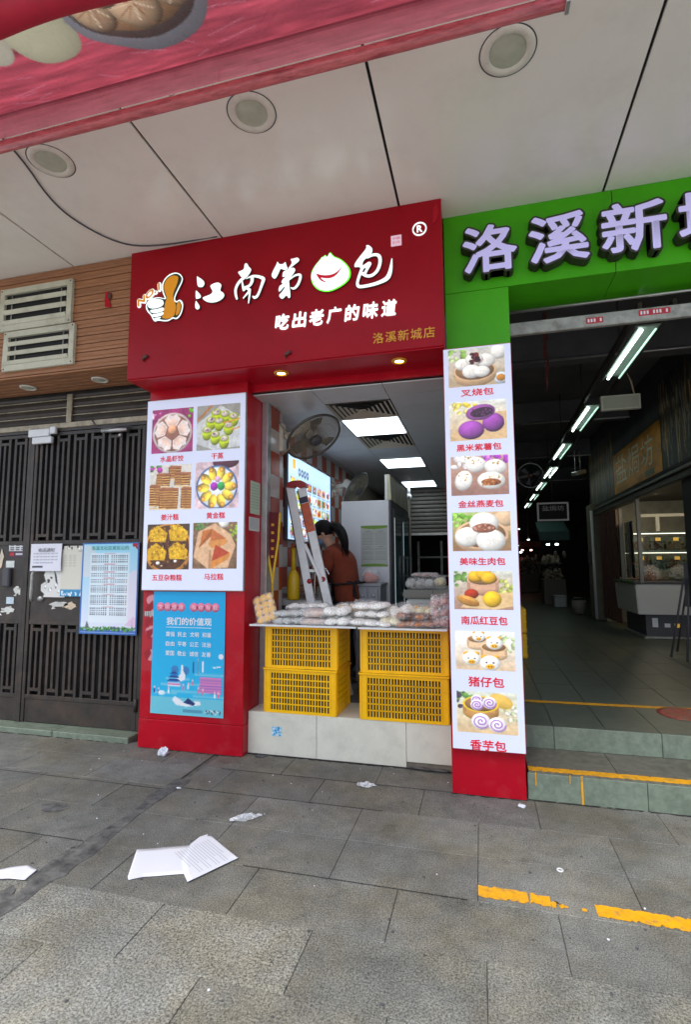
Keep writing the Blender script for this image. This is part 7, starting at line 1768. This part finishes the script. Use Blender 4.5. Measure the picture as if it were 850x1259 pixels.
for k in range(13):
    a = A+Dn*(k/13.5)*.92; b = B_+Dn*(k/13.5)*.92; fr_ = 1.0 if k % 3 else .7
    b = a.lerp(b, fr_)
    mbp = MB(); a3 = Vector((a.x, a.y)); dd = (b-a).normalized(); nn = Vector((-dd.y, dd.x))*.0014
    mbp.prism([tuple(a3+nn), tuple(a3-nn), tuple(b-nn), tuple(b+nn)], .0102, .0100, 'z')
    obj('print_line', mbp, mat('grey_print', (.45, .46, .52)), t)
sheet_on_ground('paper_sheet', 'folded white paper at the left edge of the photo on the slabs', [(-2.55, 2.12), (-2.36, 2.20), (-2.25, 2.275), (-2.165, 2.245), (-2.155, 2.165), (-2.23, 2.155), (-2.35, 2.13), (-2.40, 2.05)], 8, .007, group='paper sheets on the pavement')
M_wrap = film_mat('litter_film', a=.42)
def crumple(label, x, y, lx, ly, lz, seed, rz, m=M_wrap, name='plastic_wrapper'):
    t = thing(name, (x, y, 0), label, 'litter', 'litter on the pavement'); q = random.Random(seed); mb = MB()
    mb.ellipsoid((0, 0, 0), 1, 1, 1, 16, 9)
    mb.v = [((v[0]*lx+0)*q.uniform(.75, 1.1), v[1]*ly*q.uniform(.5, 1.1)*(1-.5*abs(v[0])), max(.003, lz*(.5+.5*v[2])*q.uniform(.4, 1.2))) for v in mb.v]
    mb.s = [False]*len(mb.s)
    o = obj('crumpled_film', mb, m, t, local=True); o.rotation_euler = (0, 0, rz)
    return t
crumple('twisted clear plastic wrapper on the slabs between the paper and the counter', -1.40, 2.98, .105, .040, .025, 3, R(34))
crumple('crumpled clear wrapper on the slabs near the right pillar', -.80, 3.60, .07, .045, .025, 5, R(5))
crumple('crushed white paper cup at the foot of the wide red pillar', -2.48, 3.765, .045, .05, .06, 7, R(60), M_paper, 'paper_cup')
crumple('small white scrap at the foot of the narrow red pillar', .205, 3.54, .024, .035, .012, 9, R(20), M_paper, 'paper_scrap')
crumple('tiny white scrap on the joint between the slabs near the tarred channel', -2.02, 3.26, .02, .014, .008, 10, 0, M_paper, 'paper_scrap')
crumple('dark crumpled scrap beside the left end of the plinth', -1.72, 3.93, .05, .03, .015, 11, R(10), M_ink, 'rubble_scrap')
bc = thing('bottle_cap', (.33, 2.87, 0), 'tiny white ring on the slabs above the yellow line', 'litter', 'litter on the pavement')
obj('ring', MB().lathe([(.010, .0), (.010, .005), (.016, .005), (.016, 0)], (.335, 2.88, .001), seg=18), M_white, bc)
q = random.Random(77); spk = MB()
for k in range(260):
    x, y = q.uniform(-3.6, 1.6), q.uniform(1.3, 3.9); r_ = q.choice((.003, .004, .005, .008)); n = 6
    spk.prism([(x+r_*math.cos(a*PI/3)*q.uniform(.6, 1.1), y+r_*math.sin(a*PI/3)*q.uniform(.6, 1.1)) for a in range(n)], .0035, .001, 'z')
o = obj('pavement_grit', spk, M_ink, None); o['kind'] = 'stuff'; o['label'] = 'dark specks of grit and gum scattered over the paving'
spk = MB()
for k in range(45):
    x, y = q.uniform(-3.6, 1.6), q.uniform(1.5, 3.95); r_ = q.choice((.003, .004, .006))
    spk.prism([(x+r_*math.cos(a*PI/3)*q.uniform(.6, 1.1), y+r_*math.sin(a*PI/3)*q.uniform(.6, 1.1)) for a in range(6)], .0035, .001, 'z')
o = obj('pavement_crumbs', spk, M_paper, None); o['kind'] = 'stuff'; o['label'] = 'pale crumbs scattered over the paving'
